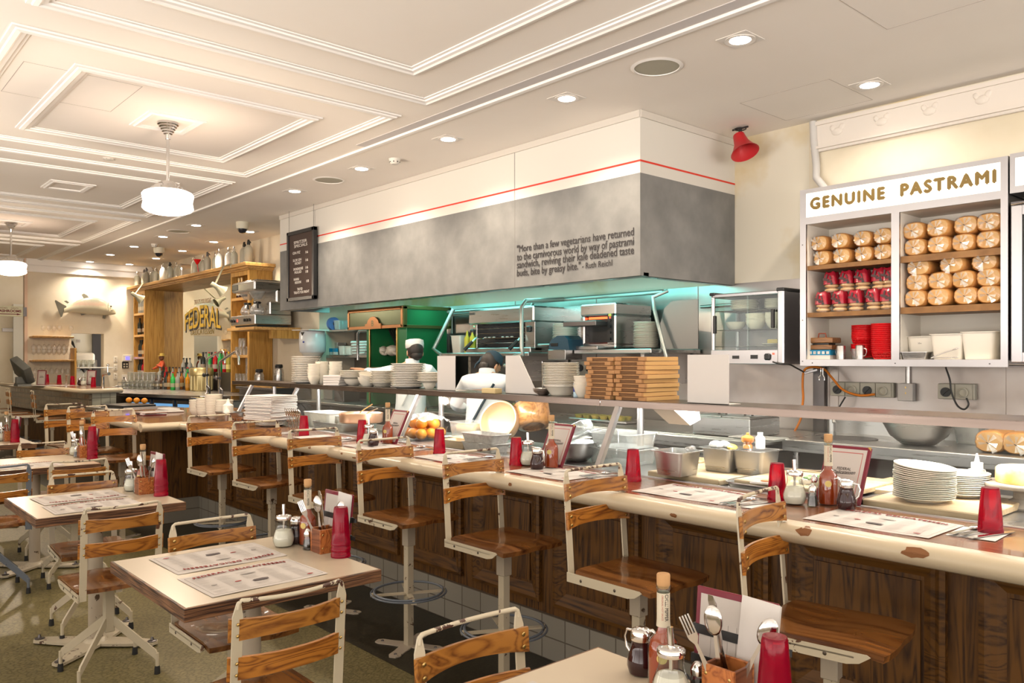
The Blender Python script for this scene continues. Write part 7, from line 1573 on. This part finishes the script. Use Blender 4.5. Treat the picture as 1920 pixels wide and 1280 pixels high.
boxthing('bottle_riser', 'taller dark step by the mirror under the back line', 'riser', [('board', m_dsteel, 0, (-14.4, -12.93, 5.08, 5.3, 1.0, 1.198), (-12.93, -12.13, 5.08, 5.3, 1.0, 1.298))])
x, y, z = aH(393, 722, 1.0); kx = aY(386, 700, 4.95)[0]
t = thing('brass_keg', 'pale brass lidded drum among the bottles', 'drum', (kx, 4.88, 1.0)); g = G(); g.lathe([(.16, 0), (.17, .01), (.17, .25), (.185, .26), (.185, .34), (.17, .37), (0, .38)], 36, cap=False); g.build('drum', M('pale_brass', (.62, .52, .26), .3, .8), t, 50); g = G(); [g.tube([(.168 * math.cos(a), .168 * math.sin(a), .02), (.168 * math.cos(a), .168 * math.sin(a), .24)], .008, 6) for a in [i * PI / 9 for i in range(18)]]; g.build('ribs', bpy.data.materials['pale_brass'], t)
for i, (a, b, c) in enumerate((((388, 730), (388, 672), (420, 659)), ((411, 738), (411, 678), (446, 660)))):
    Y = (4.35, 4.2)[i]; p0, p1, p2 = (aY(*q, Y) for q in (a, b, c)); t = thing('water_tap', 'tall bent chrome bar tap, %s one' % ('left', 'right')[i], 'tap', (p0[0], Y, 1.0)); X = p2[0] - p0[0]; h = p1[2] - 1.0
    g = G(); g.tube([(0, 0, 0), (0, 0, h - .06), (.03, 0, h), (.1, 0, h + .02), (X - .12, 0, p2[2] - 1.0), (X - .03, 0, p2[2] - .99), (X + .02, 0, p2[2] - 1.06), (X + .03, 0, p2[2] - 1.16)], .016, 12); g.lathe([(.035, 0), (.035, .02), (.022, .03)], 16); g.build('spout', m_chrome, t, 60); g = G(); g.ell((-.05, -.02, h * .55), (.03, .03, .03)); g.cyl((-.03, 0, h * .55), (.03, 0, h * .55), .02, 10); g.tube([(0, 0, .12), (.09, -.02, .13), (.15, -.02, .1), (.15, -.02, .02)], .014); g.build('valve', m_dsteel if i else m_black, t)
boxthing('bar_sink', 'steel sink unit under the tall taps', 'sink', [('tub', m_steel, .01, (-.55, .55, -.35, .3, .3, .985)), ('rim', m_chrome, .004, (-.58, .58, -.37, .32, .985, .998))], (-10.45, 4.35, 0))
for i, (px, py, n) in enumerate(((486, 720, 'left'), (523, 712, 'right'))):
    x, y, z = aY(px, py, 4.95); zz_ = 1.12 if i == 0 else 1.19
    t = thing('coffee_flask', 'steel coffee flask with black handle, %s one by the oak tower' % n, 'flask', (x, 4.95, zz_)); g = G(); g.lathe([(.065, 0), (.068, .01), (.066, .16), (.05, .20), (.045, .205), (0, .205)], 28, cap=False); g.build('body', m_steel, t, 50); g = G(); g.lathe([(.05, .20), (.055, .23), (.045, .25), (0, .252)], 20, cap=False); g.tube([(-.05, 0, .23), (-.10, 0, .22), (-.105, 0, .12), (-.066, 0, .05)], .009); g.box(.04, .075, -.012, .012, .22, .24); g.build('handle_and_lid', m_black, t)
boxthing('flask_counter', 'dark bench carrying the coffee flasks', 'bench', [('top', m_dsteel, .004, (-11.38, -10.2, 4.75, 5.33, 1.085, 1.119)), ('body', m_dsteel, 0, (-11.36, -10.2, 4.8, 5.33, .02, 1.085)), ('timber_block', m_honeyh, .003, (-10.9, -10.3, 4.78, 5.2, 1.12, 1.188))])
# glassware basket and glasses
t = thing('glass_tumbler', 'g', 'glass'); g = G(); g.lathe([(.036, 0), (.038, .10), (.032, .135), (.030, .14), (0, .14)], 18, cap=False); g.build('glass', m_bottle, t, 50); pg_ = Proto(t)
t = thing('glass_rack', 'wire basket holding upturned glasses on the bar bench', 'rack', (*aH(270, 729, 1.0)[:2], 1.001), .32); g = G()
[g.tube([(-.42, -.20, z), (.42, -.20, z), (.42, .20, z), (-.42, .20, z)], .004, 5, closed=True) for z in (.0, .05, .11)]; [g.tube([(x, s * .2, 0), (x, s * .2, .11)], .003, 4) for x in [-.42 + .14 * i for i in range(7)] for s in (-1, 1)]; g.build('wire', m_dsteel, t)
bx_, by_, _ = t.location; ca, sa = math.cos(.32), math.sin(.32)
for i in range(7):
    for j in range(3):
        u, v_ = -.36 + .12 * i, -.13 + .13 * j; pg_.place((bx_ + u * ca - v_ * sa, by_ + u * sa + v_ * ca, 1.006 + .0), 0, 'upturned glass in the wire basket, %s row, %s' % (('front', 'middle', 'back')[j], LR[i]), 'upturned bar glasses', scale=(1, 1, 1.0))
        if j and i < 6: pg_.place((bx_ + (u + .06) * ca - (v_ - .06) * sa, by_ + (u + .06) * sa + (v_ - .06) * ca, 1.148), 0, 'upturned glass on the upper layer, %s row, %s' % (('front', 'middle', 'back')[j], LR[i]), 'upturned bar glasses, upper layer')
for s, (z, n, wh) in enumerate(((1.575, 4, 'upper'), (1.167, 3, 'lower'))):
    for i in range(n): pg_.place((-12.03 + .13 * i, 5.05, z), 0, 'clear glass on the %s shelf of the right tower, %s' % (wh, LR[i]), 'tower glasses', scale=.9)
for i in range(3): pg_.place((-11.62, 5.04, 1.167 + .128 * (i + 1) - .128), 0, 'glass in the tall column on the right tower shelf, %s' % nth(2 - i, 3), 'glass column', scale=.9)
for i in range(2): pg_.place((-11.90 + .12 * i, 5.05, 1.575 + .127), 0, 'glass standing on other glasses in the right tower, %s' % ('left', 'right')[i], 'glasses on glasses', scale=.9)
# tower bottles
for i, (x, z, k, l) in enumerate(((-11.98, 2.44, 'champ', 'left champagne bottle in the right tower'), (-11.88, 2.44, 'champ', 'right champagne bottle in the right tower'))):
    if i == 0:
        t = thing('champagne_bottle', l, 'bottle', (x, 5.06, z)); g = G(); g.lathe([(.040, 0), (.044, .01), (.044, .15), (.030, .19), (.018, .22), (.018, .23), (0, .23)], 22, cap=False); g.build('glass', m_syrup, t, 50); g = G(); g.lathe([(.019, .20), (.017, .26), (.021, .29), (.019, .31), (0, .312)], 18, cap=False); g.build('gold_foil', M('gold_foil', (.70, .50, .24), .35, .6), t, 50); g = G(); g.lathe([(.0445, .04), (.0445, .12)], 22, cap=False); g.build('label', m_label, t, 60); pcb = Proto(t)
    pcb.place((x, 5.06, z), 0, l, 'champagne bottles')
W_ = [(-16.72, 1.985, 'dark'), (-16.42, 1.985, 'dark'), (-16.68, 1.555, 'dark'), (-16.58, 1.555, 'dark'), (-16.46, 1.555, 'whisky'), (-16.72, 1.165, 'dark'), (-16.60, 1.165, 'dark'), (-16.48, 1.165, 'red'), (-16.68, 2.405, 'clear'), (-16.55, 2.405, 'clear'), (-16.42, 2.405, 'clear')]
for i, (x, z, k) in enumerate(W_): bt[k].place((x, 5.05, z), 0, '%s bottle in the left tower, %s' % (cn[k], ('alone at left, second bay', 'right, second bay', 'left, third bay', 'middle, third bay', 'right with orange label, third bay', 'left, bottom bay', 'middle, bottom bay', 'right, bottom bay', 'left, top bay', 'middle, top bay', 'right, top bay')[i]), 'left tower bottles', scale=1.1)
# figurine
t = thing('waiter_figurine', 'tall figurine in orange jacket and straw hat beside the mirror', 'figurine', (aY(304, 700, 5.0)[0], 5.0, 1.0)); g = G()
g.lathe([(.06, 0), (.065, .01), (.04, .03), (.035, .10), (.045, .20), (.05, .30), (0, .30)], 16, cap=False); g.build('trousers', M('fig_cream', (.55, .50, .33), .6), t, 60)
g = G(); g.ell((0, 0, .38), (.075, .055, .11)); g.tube([(-.06, 0, .44), (-.12, -.05, .36), (-.18, -.10, .33)], [.028, .024, .018]); g.tube([(.06, 0, .44), (.09, -.03, .36), (.0, -.09, .40)], [.028, .024, .018]); g.build('jacket', M('fig_orange', (.60, .10, .03), .5), t, 60)
g = G(); g.ell((0, -.01, .535), (.042, .045, .052)); g.ell((0, -.055, .53), (.008, .01, .008)); g.ell((-.195, -.11, .33), (.02, .02, .015)); g.build('head', M('fig_brown', (.20, .08, .035), .5), t, 60)
g = G(); g.lathe([(.075, .565), (.078, .57), (.042, .578), (.040, .615), (0, .62)], 24, cap=False); g.build('straw_hat', M('straw', (.62, .45, .10), .6), t, 50)
# coffee machine on bracket shelf
boxthing('coffee_shelf', 'honey oak bracket shelf carrying the coffee machine', 'shelf', [('board', m_honeyh, .003, (-11.42, -10.50, 4.64, 5.33, 1.915, 1.955)), ('bracket', m_honey, 0, (-10.6, -10.52, 4.9, 5.33, 1.80, 1.915))])
t = thing('coffee_brewer', 'steel filter coffee machine with two glass jugs, left of the hood', 'coffee machine', (-11.38, 4.68, 1.956))
def cf(nm, m, bev, *bx):
    g = G(); [g.box(*q, bev) for q in bx]; return g.build(nm, m, t, 30)
cf('base', m_steel, .012, (0, .82, 0, .54, .03, .17)); cf('feet', m_black, 0, (.05, .78, .05, .5, 0, .03)); cf('rear_body', m_steel, .02, (.03, .80, .32, .54, .17, .56)); cf('top_body', m_steel, .02, (.03, .80, .0, .54, .50, .64)); cf('top_rail', m_chrome, .004, (.10, .74, .06, .48, .64, .66)); cf('control_display', m_black, .003, (.06, .26, -.006, .01, .53, .61))
cf('side_shoulder', m_steel, .015, (.70, .81, .22, .54, .17, .36))
g = G(); [g.cyl((a, -.02, .10), (a, .0, .10), .022, 14) for a in (.06, .14, .50, .58, .66)]; g.build('knobs', m_black, t); cf('red_switch', bpy.data.materials['red_light'], 0, (.22, .25, -.004, 0, .08, .12))
for a in (.24, .56): g = G(); g.lathe([(.05, .40), (.11, .49), (.11, .51)], 24, (a, .15), cap=False); g.build('filter_basket', m_clearpl, t, 50)
for i, a in enumerate((.24, .56)):
    q = thing('glass_jug', 'round glass coffee jug on the coffee machine, %s one' % ('left', 'right')[i], 'coffee jug', (-11.38 + a, 4.83, 1.956 + .171)); g = G(); g.lathe([(.055, 0), (.085, .02), (.10, .055), (.085, .11), (.05, .15), (.045, .165)], 28, cap=False); g.build('glass', m_clearpl, q, 50); g = G(); g.lathe([(.046, .16), (.056, .18), (.05, .19), (0, .19)], 20, cap=False); g.tube([(.05, -.02, .17), (.10, -.04, .16), (.11, -.04, .09)], .012); g.build('black_lid', m_black, q)

# ================================================================ small tiled bar at the left
LZ = 1.10
A_ = (-16.55, 2.665); B_ = (-12.28, 2.925); Cc = (-12.36, 3.46); D2 = (-16.5, 3.30)
t = thing('tiled_bar', 'small bar with cream nosing over rows of glazed tiles, at the left', 'bar', (0, 0, 0))
g = G(); g.prism([(A_[0], A_[1] + .06), (B_[0] - .06, B_[1] + .06), (Cc[0] - .06, Cc[1]), D2], LZ - .035, LZ); g.build('worktop', m_top, t, 20)
g = G(); pts = [A_, (B_[0] - .12, B_[1] - .005), (B_[0] - .03, B_[1] + .03), (B_[0] + .01, B_[1] + .12), Cc]; g.tube([(a, b + .03, LZ - .035) for a, b in pts], .036, 12, flat=.95); g.build('nosing', m_nose, t, 60)
rz_ = math.atan2(B_[1] - A_[1], B_[0] - A_[0])
m_tileb = brick('bar_tile', (.27, .21, .14), (.07, .05, .035), .085, .085, 'xz', rough=.12, c2=(.24, .185, .12), ms=.008)
m_tilee = brick('bar_tile_end', (.44, .43, .34), (.2, .18, .14), .12, .12, 'yz', rough=.15)
g = G(); g.box(-4.28, -.16, .17, .20, .68, LZ - .035); o = g.build('tile_front', m_tileb, t, 0, loc=(B_[0], B_[1], 0), rot=(0, 0, rz_))
g = G(); g.box(-4.28, -.18, .18, .5, .0, .68); g.build('timber_base', m_oak, t, 0, loc=(B_[0], B_[1], 0), rot=(0, 0, rz_))
g = G(); g.box(-4.28, -.155, .18, .22, .655, .685); g.build('ledge', m_oakh, t, 0, loc=(B_[0], B_[1], 0), rot=(0, 0, rz_))
g = G(); g.box(-12.50, -12.46, 3.12, 3.44, 0, LZ - .035); g.build('tile_end', m_tilee, t, 0)
for i, (px, py) in enumerate(((88, 717), (111, 719), (136, 722), (175, 725))): pcup.place(aH(px, py, LZ), 0, 'upturned ruby red cup on the small tiled bar, %s of four' % LR[i], 'red cups on the tiled bar')
for i, (px, w) in enumerate(((61, 'left'), (155, 'right'))):
    x, y, z = aH(px, 722, LZ); pmenu.place((x, y + .12, LZ), 0, 'dark bordered menu standing on the tiled bar, %s one' % w, 'menus on the tiled bar', rot=(-.08, 0, .5))
    psug.place((x + .05, y, LZ), 0, 'sugar dispenser by the %s menu on the tiled bar' % w, 'sugar dispensers'); psyr.place((x - .09, y - .02, LZ), 0, 'dark syrup jar by the %s menu on the tiled bar' % w, 'syrup jars')
for i, px in enumerate((70, 98, 122, 150)): x, y, z = aH(px, 722, LZ); pmat.place((x, y - .22, LZ), rz_, 'paper mat on the tiled bar, %s' % LR[i], 'mats on the tiled bar')
x, y, z = aH(28, 724, LZ)
t = thing('till_screen', 'dark grey till terminal tilted on its stand at the left edge', 'till', (x, y + .1, LZ)); g = G(); g.prism([(-.16, 0), (.16, 0), (.14, .03), (.05, .05), (.04, .14), (-.04, .14), (-.05, .05), (-.14, .03)], -.09, .09, 'y'); g.build('stand', M('till_grey', (.075, .078, .07), .45), t, 30)
g = G(); g.box(-.20, .20, -.06, .06, -.15, .15, .02, 2, rot=(.5, .45, .35)); o = g.build('screen_housing', bpy.data.materials['till_grey'], t, 30); o.location = (0, 0, .24)
t = thing('beer_tap', 'chrome beer tap arm at the end of the tiled bar', 'tap', aH(193, 727, LZ)); g = G(); g.tube([(0, 0, 0), (0, 0, .16), (.03, 0, .2), (.12, 0, .205), (.30, 0, .205)], .022, 12); g.cyl((.24, 0, .2), (.24, 0, .32), .010, 8); g.ell((.24, 0, .33), (.02, .02, .02)); g.build('tap', m_chrome, t, 60)
t = thing('beer_tap', 'thin paired chrome tap pipes in the middle of the tiled bar', 'tap', aH(124, 724, LZ)); g = G(); [g.tube([(a, 0, 0), (a, 0, .14), (a + .03, 0, .18), (a + .13, 0, .17)], .007, 8) for a in (-.03, .03)]; g.build('tap', m_chrome, t, 60)

# ================================================================ far wall
def FX(px, py, X=-16.99): return aX(px, py, X)
t = thing('mounted_fish', 'large stuffed salmon mounted on the far wall', 'mounted fish', (-16.935, 4.16, 2.50))
N = 22; g = G(); rings = []
prof = [(-.40, .045, -.03), (-.36, .05, -.025), (-.28, .075, -.01), (-.18, .115, .01), (-.06, .15, .025), (.06, .165, .035), (.18, .165, .035), (.28, .15, .03), (.36, .12, .02), (.42, .09, .01), (.47, .055, .0), (.505, .022, -.01)]
for y, h, c in prof:
    c -= .30 * y * y
    rings.append([g.b.verts.new((h * .42 * math.cos(2 * PI * i / N), y, c + h * math.sin(2 * PI * i / N))) for i in range(N)])
for a, b in zip(rings, rings[1:]):
    for i in range(N): g.b.faces.new((a[i], a[(i + 1) % N], b[(i + 1) % N], b[i]))
g.b.faces.new(rings[0]); g.b.faces.new(rings[-1])
m_fish = M('salmon_skin', (.45, .42, .30), .35); v = coords(m_fish); se = nd(m_fish, 'ShaderNodeSeparateXYZ'); lk(m_fish, v, se.inputs[0]); nf = noise(m_fish, v, 40, 3); ad = nd(m_fish, 'ShaderNodeMath', operation='MULTIPLY_ADD'); ad.inputs[1].default_value = .06; lk(m_fish, nf, ad.inputs[0]); lk(m_fish, se.outputs[2], ad.inputs[2])
mr = nd(m_fish, 'ShaderNodeMapRange'); mr.inputs[1].default_value = -.12; mr.inputs[2].default_value = .22; lk(m_fish, ad.outputs[0], mr.inputs[0]); lk(m_fish, ramp(m_fish, mr.outputs[0], [(0, (.56, .49, .34)), (.45, (.50, .46, .33)), (.6, (.36, .25, .19)), (.85, (.15, .16, .12))]), P(m_fish).inputs['Base Color'])
g.build('body', m_fish, t, 70)
m_fin = M('fin_grey', (.13, .12, .09), .5)
for nm, pts in (('tail_fin', [(-.36, .01), (-.42, .04), (-.54, .115), (-.55, .09), (-.50, -.06), (-.45, -.20), (-.43, -.19), (-.40, -.07), (-.36, -.05)]), ('dorsal_fin', [(-.05, .15), (-.10, .24), (-.06, .265), (.0, .23), (.03, .19)]), ('adipose_fin', [(-.34, .06), (-.40, .10), (-.36, .115), (-.31, .08)]), ('anal_fin', [(-.30, -.07), (-.33, -.11), (-.20, -.10), (-.18, -.09)]), ('pelvic_fin', [(-.12, -.12), (-.10, -.155), (-.02, -.13), (-.0, -.12)]), ('pectoral_fin', [(.28, -.08), (.27, -.20), (.31, -.21), (.33, -.15), (.33, -.08)])):
    g = G(); g.prism(pts, -.010, .006, 'x'); g.build(nm, m_fin, t, 30)
g = G(); g.ell((.045, .41, .035), (.012, .016, .016)); g.build('eye', m_black, t); g = G(); g.tube([(.068, .36, .10), (.072, .345, .03), (.06, .36, -.06)], .004, 6); g.tube([(.012, .505, -.015), (.035, .45, -.03), (.045, .41, -.04)], .003, 6); g.build('gill_and_mouth', m_fin, t)
# wine glass shelves
y0, y1 = 3.20, 3.88
for z, w in ((1.93, 'upper'), (1.49, 'lower')):
    boxthing('glass_shelf', '%s oak shelf for wine glasses on the far wall' % w, 'shelf', [('board', m_honeyh, .006, (-17, -16.72, y0, y1, z - .03, z)), ('moulding', m_honeyh, .006, (-16.73, -16.70, y0, y1, z - .012, z + .008))])
boxthing('shelf_upright', 'vertical oak board at the end of the wine glass shelves', 'board', [('board', m_honey, .003, (-17, -16.70, 3.885, 3.92, .8, 1.72))])
t = thing('wine_glass', 'w', 'wine glass'); g = G(); g.lathe([(.034, 0), (.034, .002), (.004, .006), (.0035, .085), (.02, .10), (.038, .13), (.040, .16), (.034, .205), (.033, .205), (.038, .16), (.036, .132), (.0, .10)], 20, cap=False); g.build('glass', m_film, t, 60); pw_ = Proto(t)
for i in range(5): pw_.place((-16.85, 3.40 + .09 * i + (.1 if i > 3 else 0), 1.931), 0, 'wine glass on the upper far shelf, %s' % LR[i], 'wine glasses, upper shelf')
for i in range(8): pw_.place((-16.82, 3.24 + .083 * i, 1.491), 0, 'wine glass on the lower far shelf, %s' % LR[i], 'wine glasses, lower shelf')
for i in range(8): pw_.place((-16.82, 3.24 + .083 * i, 1.885), 0, 'wine glass hanging under the upper far shelf, %s' % LR[i], 'hanging wine glasses', rot=(PI, 0, 0))
for i in range(7): pw_.place((-16.82, 3.26 + .09 * i, 1.445), 0, 'wine glass hanging under the lower far shelf, %s' % LR[i], 'hanging wine glasses below', rot=(PI, 0, 0))
boxthing('white_shelf', 'thin white shelf across the washroom opening', 'shelf', [('board', m_paperw, .004, (-16.95, -16.55, 3.94, 4.52, 1.335, 1.355))])
for i in range(6): pg_.place((-16.75 + .09 * (i % 2), 3.97 + .05 * i, 1.356), 0, 'clear glass on the thin white shelf, %s' % LR[i], 'glasses on the white shelf')
t = thing('hand_dryer', 'rounded cream hand dryer seen through the opening', 'hand dryer', (-18.352, 4.42, 1.5)); g = G(); g.box(-.1, .1, -.22, .22, -.1, .14, .06, 4); g.build('casing', m_tub, t, 60)
t = thing('coat', 'black coat hanging on a hook in the passage', 'coat', aX(147, 660, -18.39)); g = G(); random.seed(2); g.grid(lambda u, v: (.05 * math.sin(9 * u), -.10 + .26 * v * (u - .2) + .12 * u, .22 - .62 * u + .03 * math.sin(12 * v)), 10, 12); g.build('cloth', m_black, t, 60); g = G(); g.box(-.02, .02, -.03, .03, .2, .26); g.box(-.055, .02, -.01, .01, .22, .24); g.build('hook_plate', m_alu, t)
# wall panels
for a, b, c, d, l in ((213, 668, 220, 679, 'upper cream double switch on the far wall'), (213, 683, 220, 694, 'middle cream double switch on the far wall'), (213, 699, 220, 711, 'lower cream double switch on the far wall')):
    p, q = FX(a, b), FX(c, d); boxthing('light_switch', l, 'switch', [('plate', m_tub, .003, (-17, -16.985, p[1], q[1], q[2], p[2])), ('rocker', m_label, .002, (-16.985, -16.978, p[1] + .02, q[1] - .02, q[2] + .02, (p[2] + q[2]) / 2 - .008), (-16.985, -16.978, p[1] + .02, q[1] - .02, (p[2] + q[2]) / 2 + .008, p[2] - .02))])
p, q = FX(230, 665), FX(247, 677); boxthing('control_panel', 'cream control panel with a lit blue display on the far wall', 'control panel', [('case', m_tub, .004, (-17, -16.97, p[1], q[1], q[2], p[2])), ('blue_display', M('blue_lcd', (.1, .1, .8), .3, emis=(.12, .10, 1), es=2.2), 0, (-16.97, -16.965, p[1] + .05, p[1] + .12, q[2] + .03, p[2] - .035))])
p, q = FX(229, 678), FX(241, 690); boxthing('black_socket', 'black four way socket plate on the far wall', 'wall socket', [('plate', m_black, .003, (-17, -16.98, p[1], q[1], q[2], p[2])), ('rings', m_label, 0, *[(-16.98, -16.976, p[1] + a, p[1] + a + .03, q[2] + b, q[2] + b + .03) for a in (.02, .07) for b in (.015, .065)])])
p, q = FX(228, 702), FX(241, 712); boxthing('cream_socket', 'cream double socket with a white plug on the far wall', 'wall socket', [('plate', m_tub, .003, (-17, -16.985, p[1], q[1], q[2], p[2])), ('plug', m_black, .003, (-16.985, -16.96, p[1] + .03, p[1] + .06, q[2] + .03, q[2] + .06))])
t = thing('white_cable', 'tangled white cable hanging behind the tiled bar end', 'cable', (0, 0, 0)); g = G(); b0 = FX(234, 707); g.tube([b0, (b0[0] + .3, b0[1] - .02, 1.0), (b0[0] + .8, b0[1] - .10, 1.03), (-15.9, 4.5, 1.05), (-15.5, 4.45, 1.10), (-15.3, 4.4, 1.04), (-15.6, 4.3, 1.02)], .012, 6); g.build('cable', m_paperw, t, 60)
# hanging washrooms sign
a = aX(0, 573, -16.4); b = aX(46, 594, -16.4)
t = thing('washroom_sign', 'cream sign pointing to the washrooms with a dark red arrow', 'sign', (-16.4, 0, 0)); g = G(); g.box(-.012, .012, a[1] - .12, b[1] - .02, b[2], a[2], .003); s = g.build('panel', M('sign_cream', (.62, .60, .42), .5), t)
g = G(); g.box(-.03, .03, b[1] - .02, b[1] + .03, b[2] + .01, a[2] - .01); g.box(-.62, 0, b[1], b[1] + .015, a[2] - .05, a[2] - .03); g.build('bracket', m_dsteel, t)
m_sr = M('sign_red', (.16, .015, .02), .5); hh = a[2] - b[2]; ya, yb_ = a[1] - .08, b[1] - .05; R_ = (PI / 2, 0, PI / 2)
text('lettering', 'LADIES', m_sr, s, (.0135, ya + .06, b[2] + hh * .74), R_, size=.05, width=(yb_ - ya) * .32, height=hh * .13); text('lettering', 'GENTS', m_sr, s, (.0135, ya + (yb_ - ya) * .60, b[2] + hh * .74), R_, size=.05, width=(yb_ - ya) * .28, height=hh * .13)
text('lettering', 'WASHROOMS', m_sr, s, (.0135, ya, b[2] + hh * .42), R_, size=.05, width=(yb_ - ya), height=hh * .24, bold=.002)
g = G(); g.box(.0125, .014, ya, yb_ - .06, b[2] + hh * .20, b[2] + hh * .27); g.prism([(yb_ - .07, b[2] + hh * .14), (yb_ - .0, b[2] + hh * .235), (yb_ - .07, b[2] + hh * .33)], .0125, .014, 'x'); g.build('arrow', m_sr, s, 0)
g = G(); g.box(-17.03, -16.97, 3.12, 3.17, 0, CZ); tn += 1; struct('trim_%d' % tn, g, M('corner_bead', (.72, .52, .38), .6), sm=0)
boxthing('door_plate', 'small steel plate on the corridor wall below the sign', 'plate', [('plate', m_alu, .003, (-18.5, -18.48, 3.02, 3.28, 2.05, 2.12))])
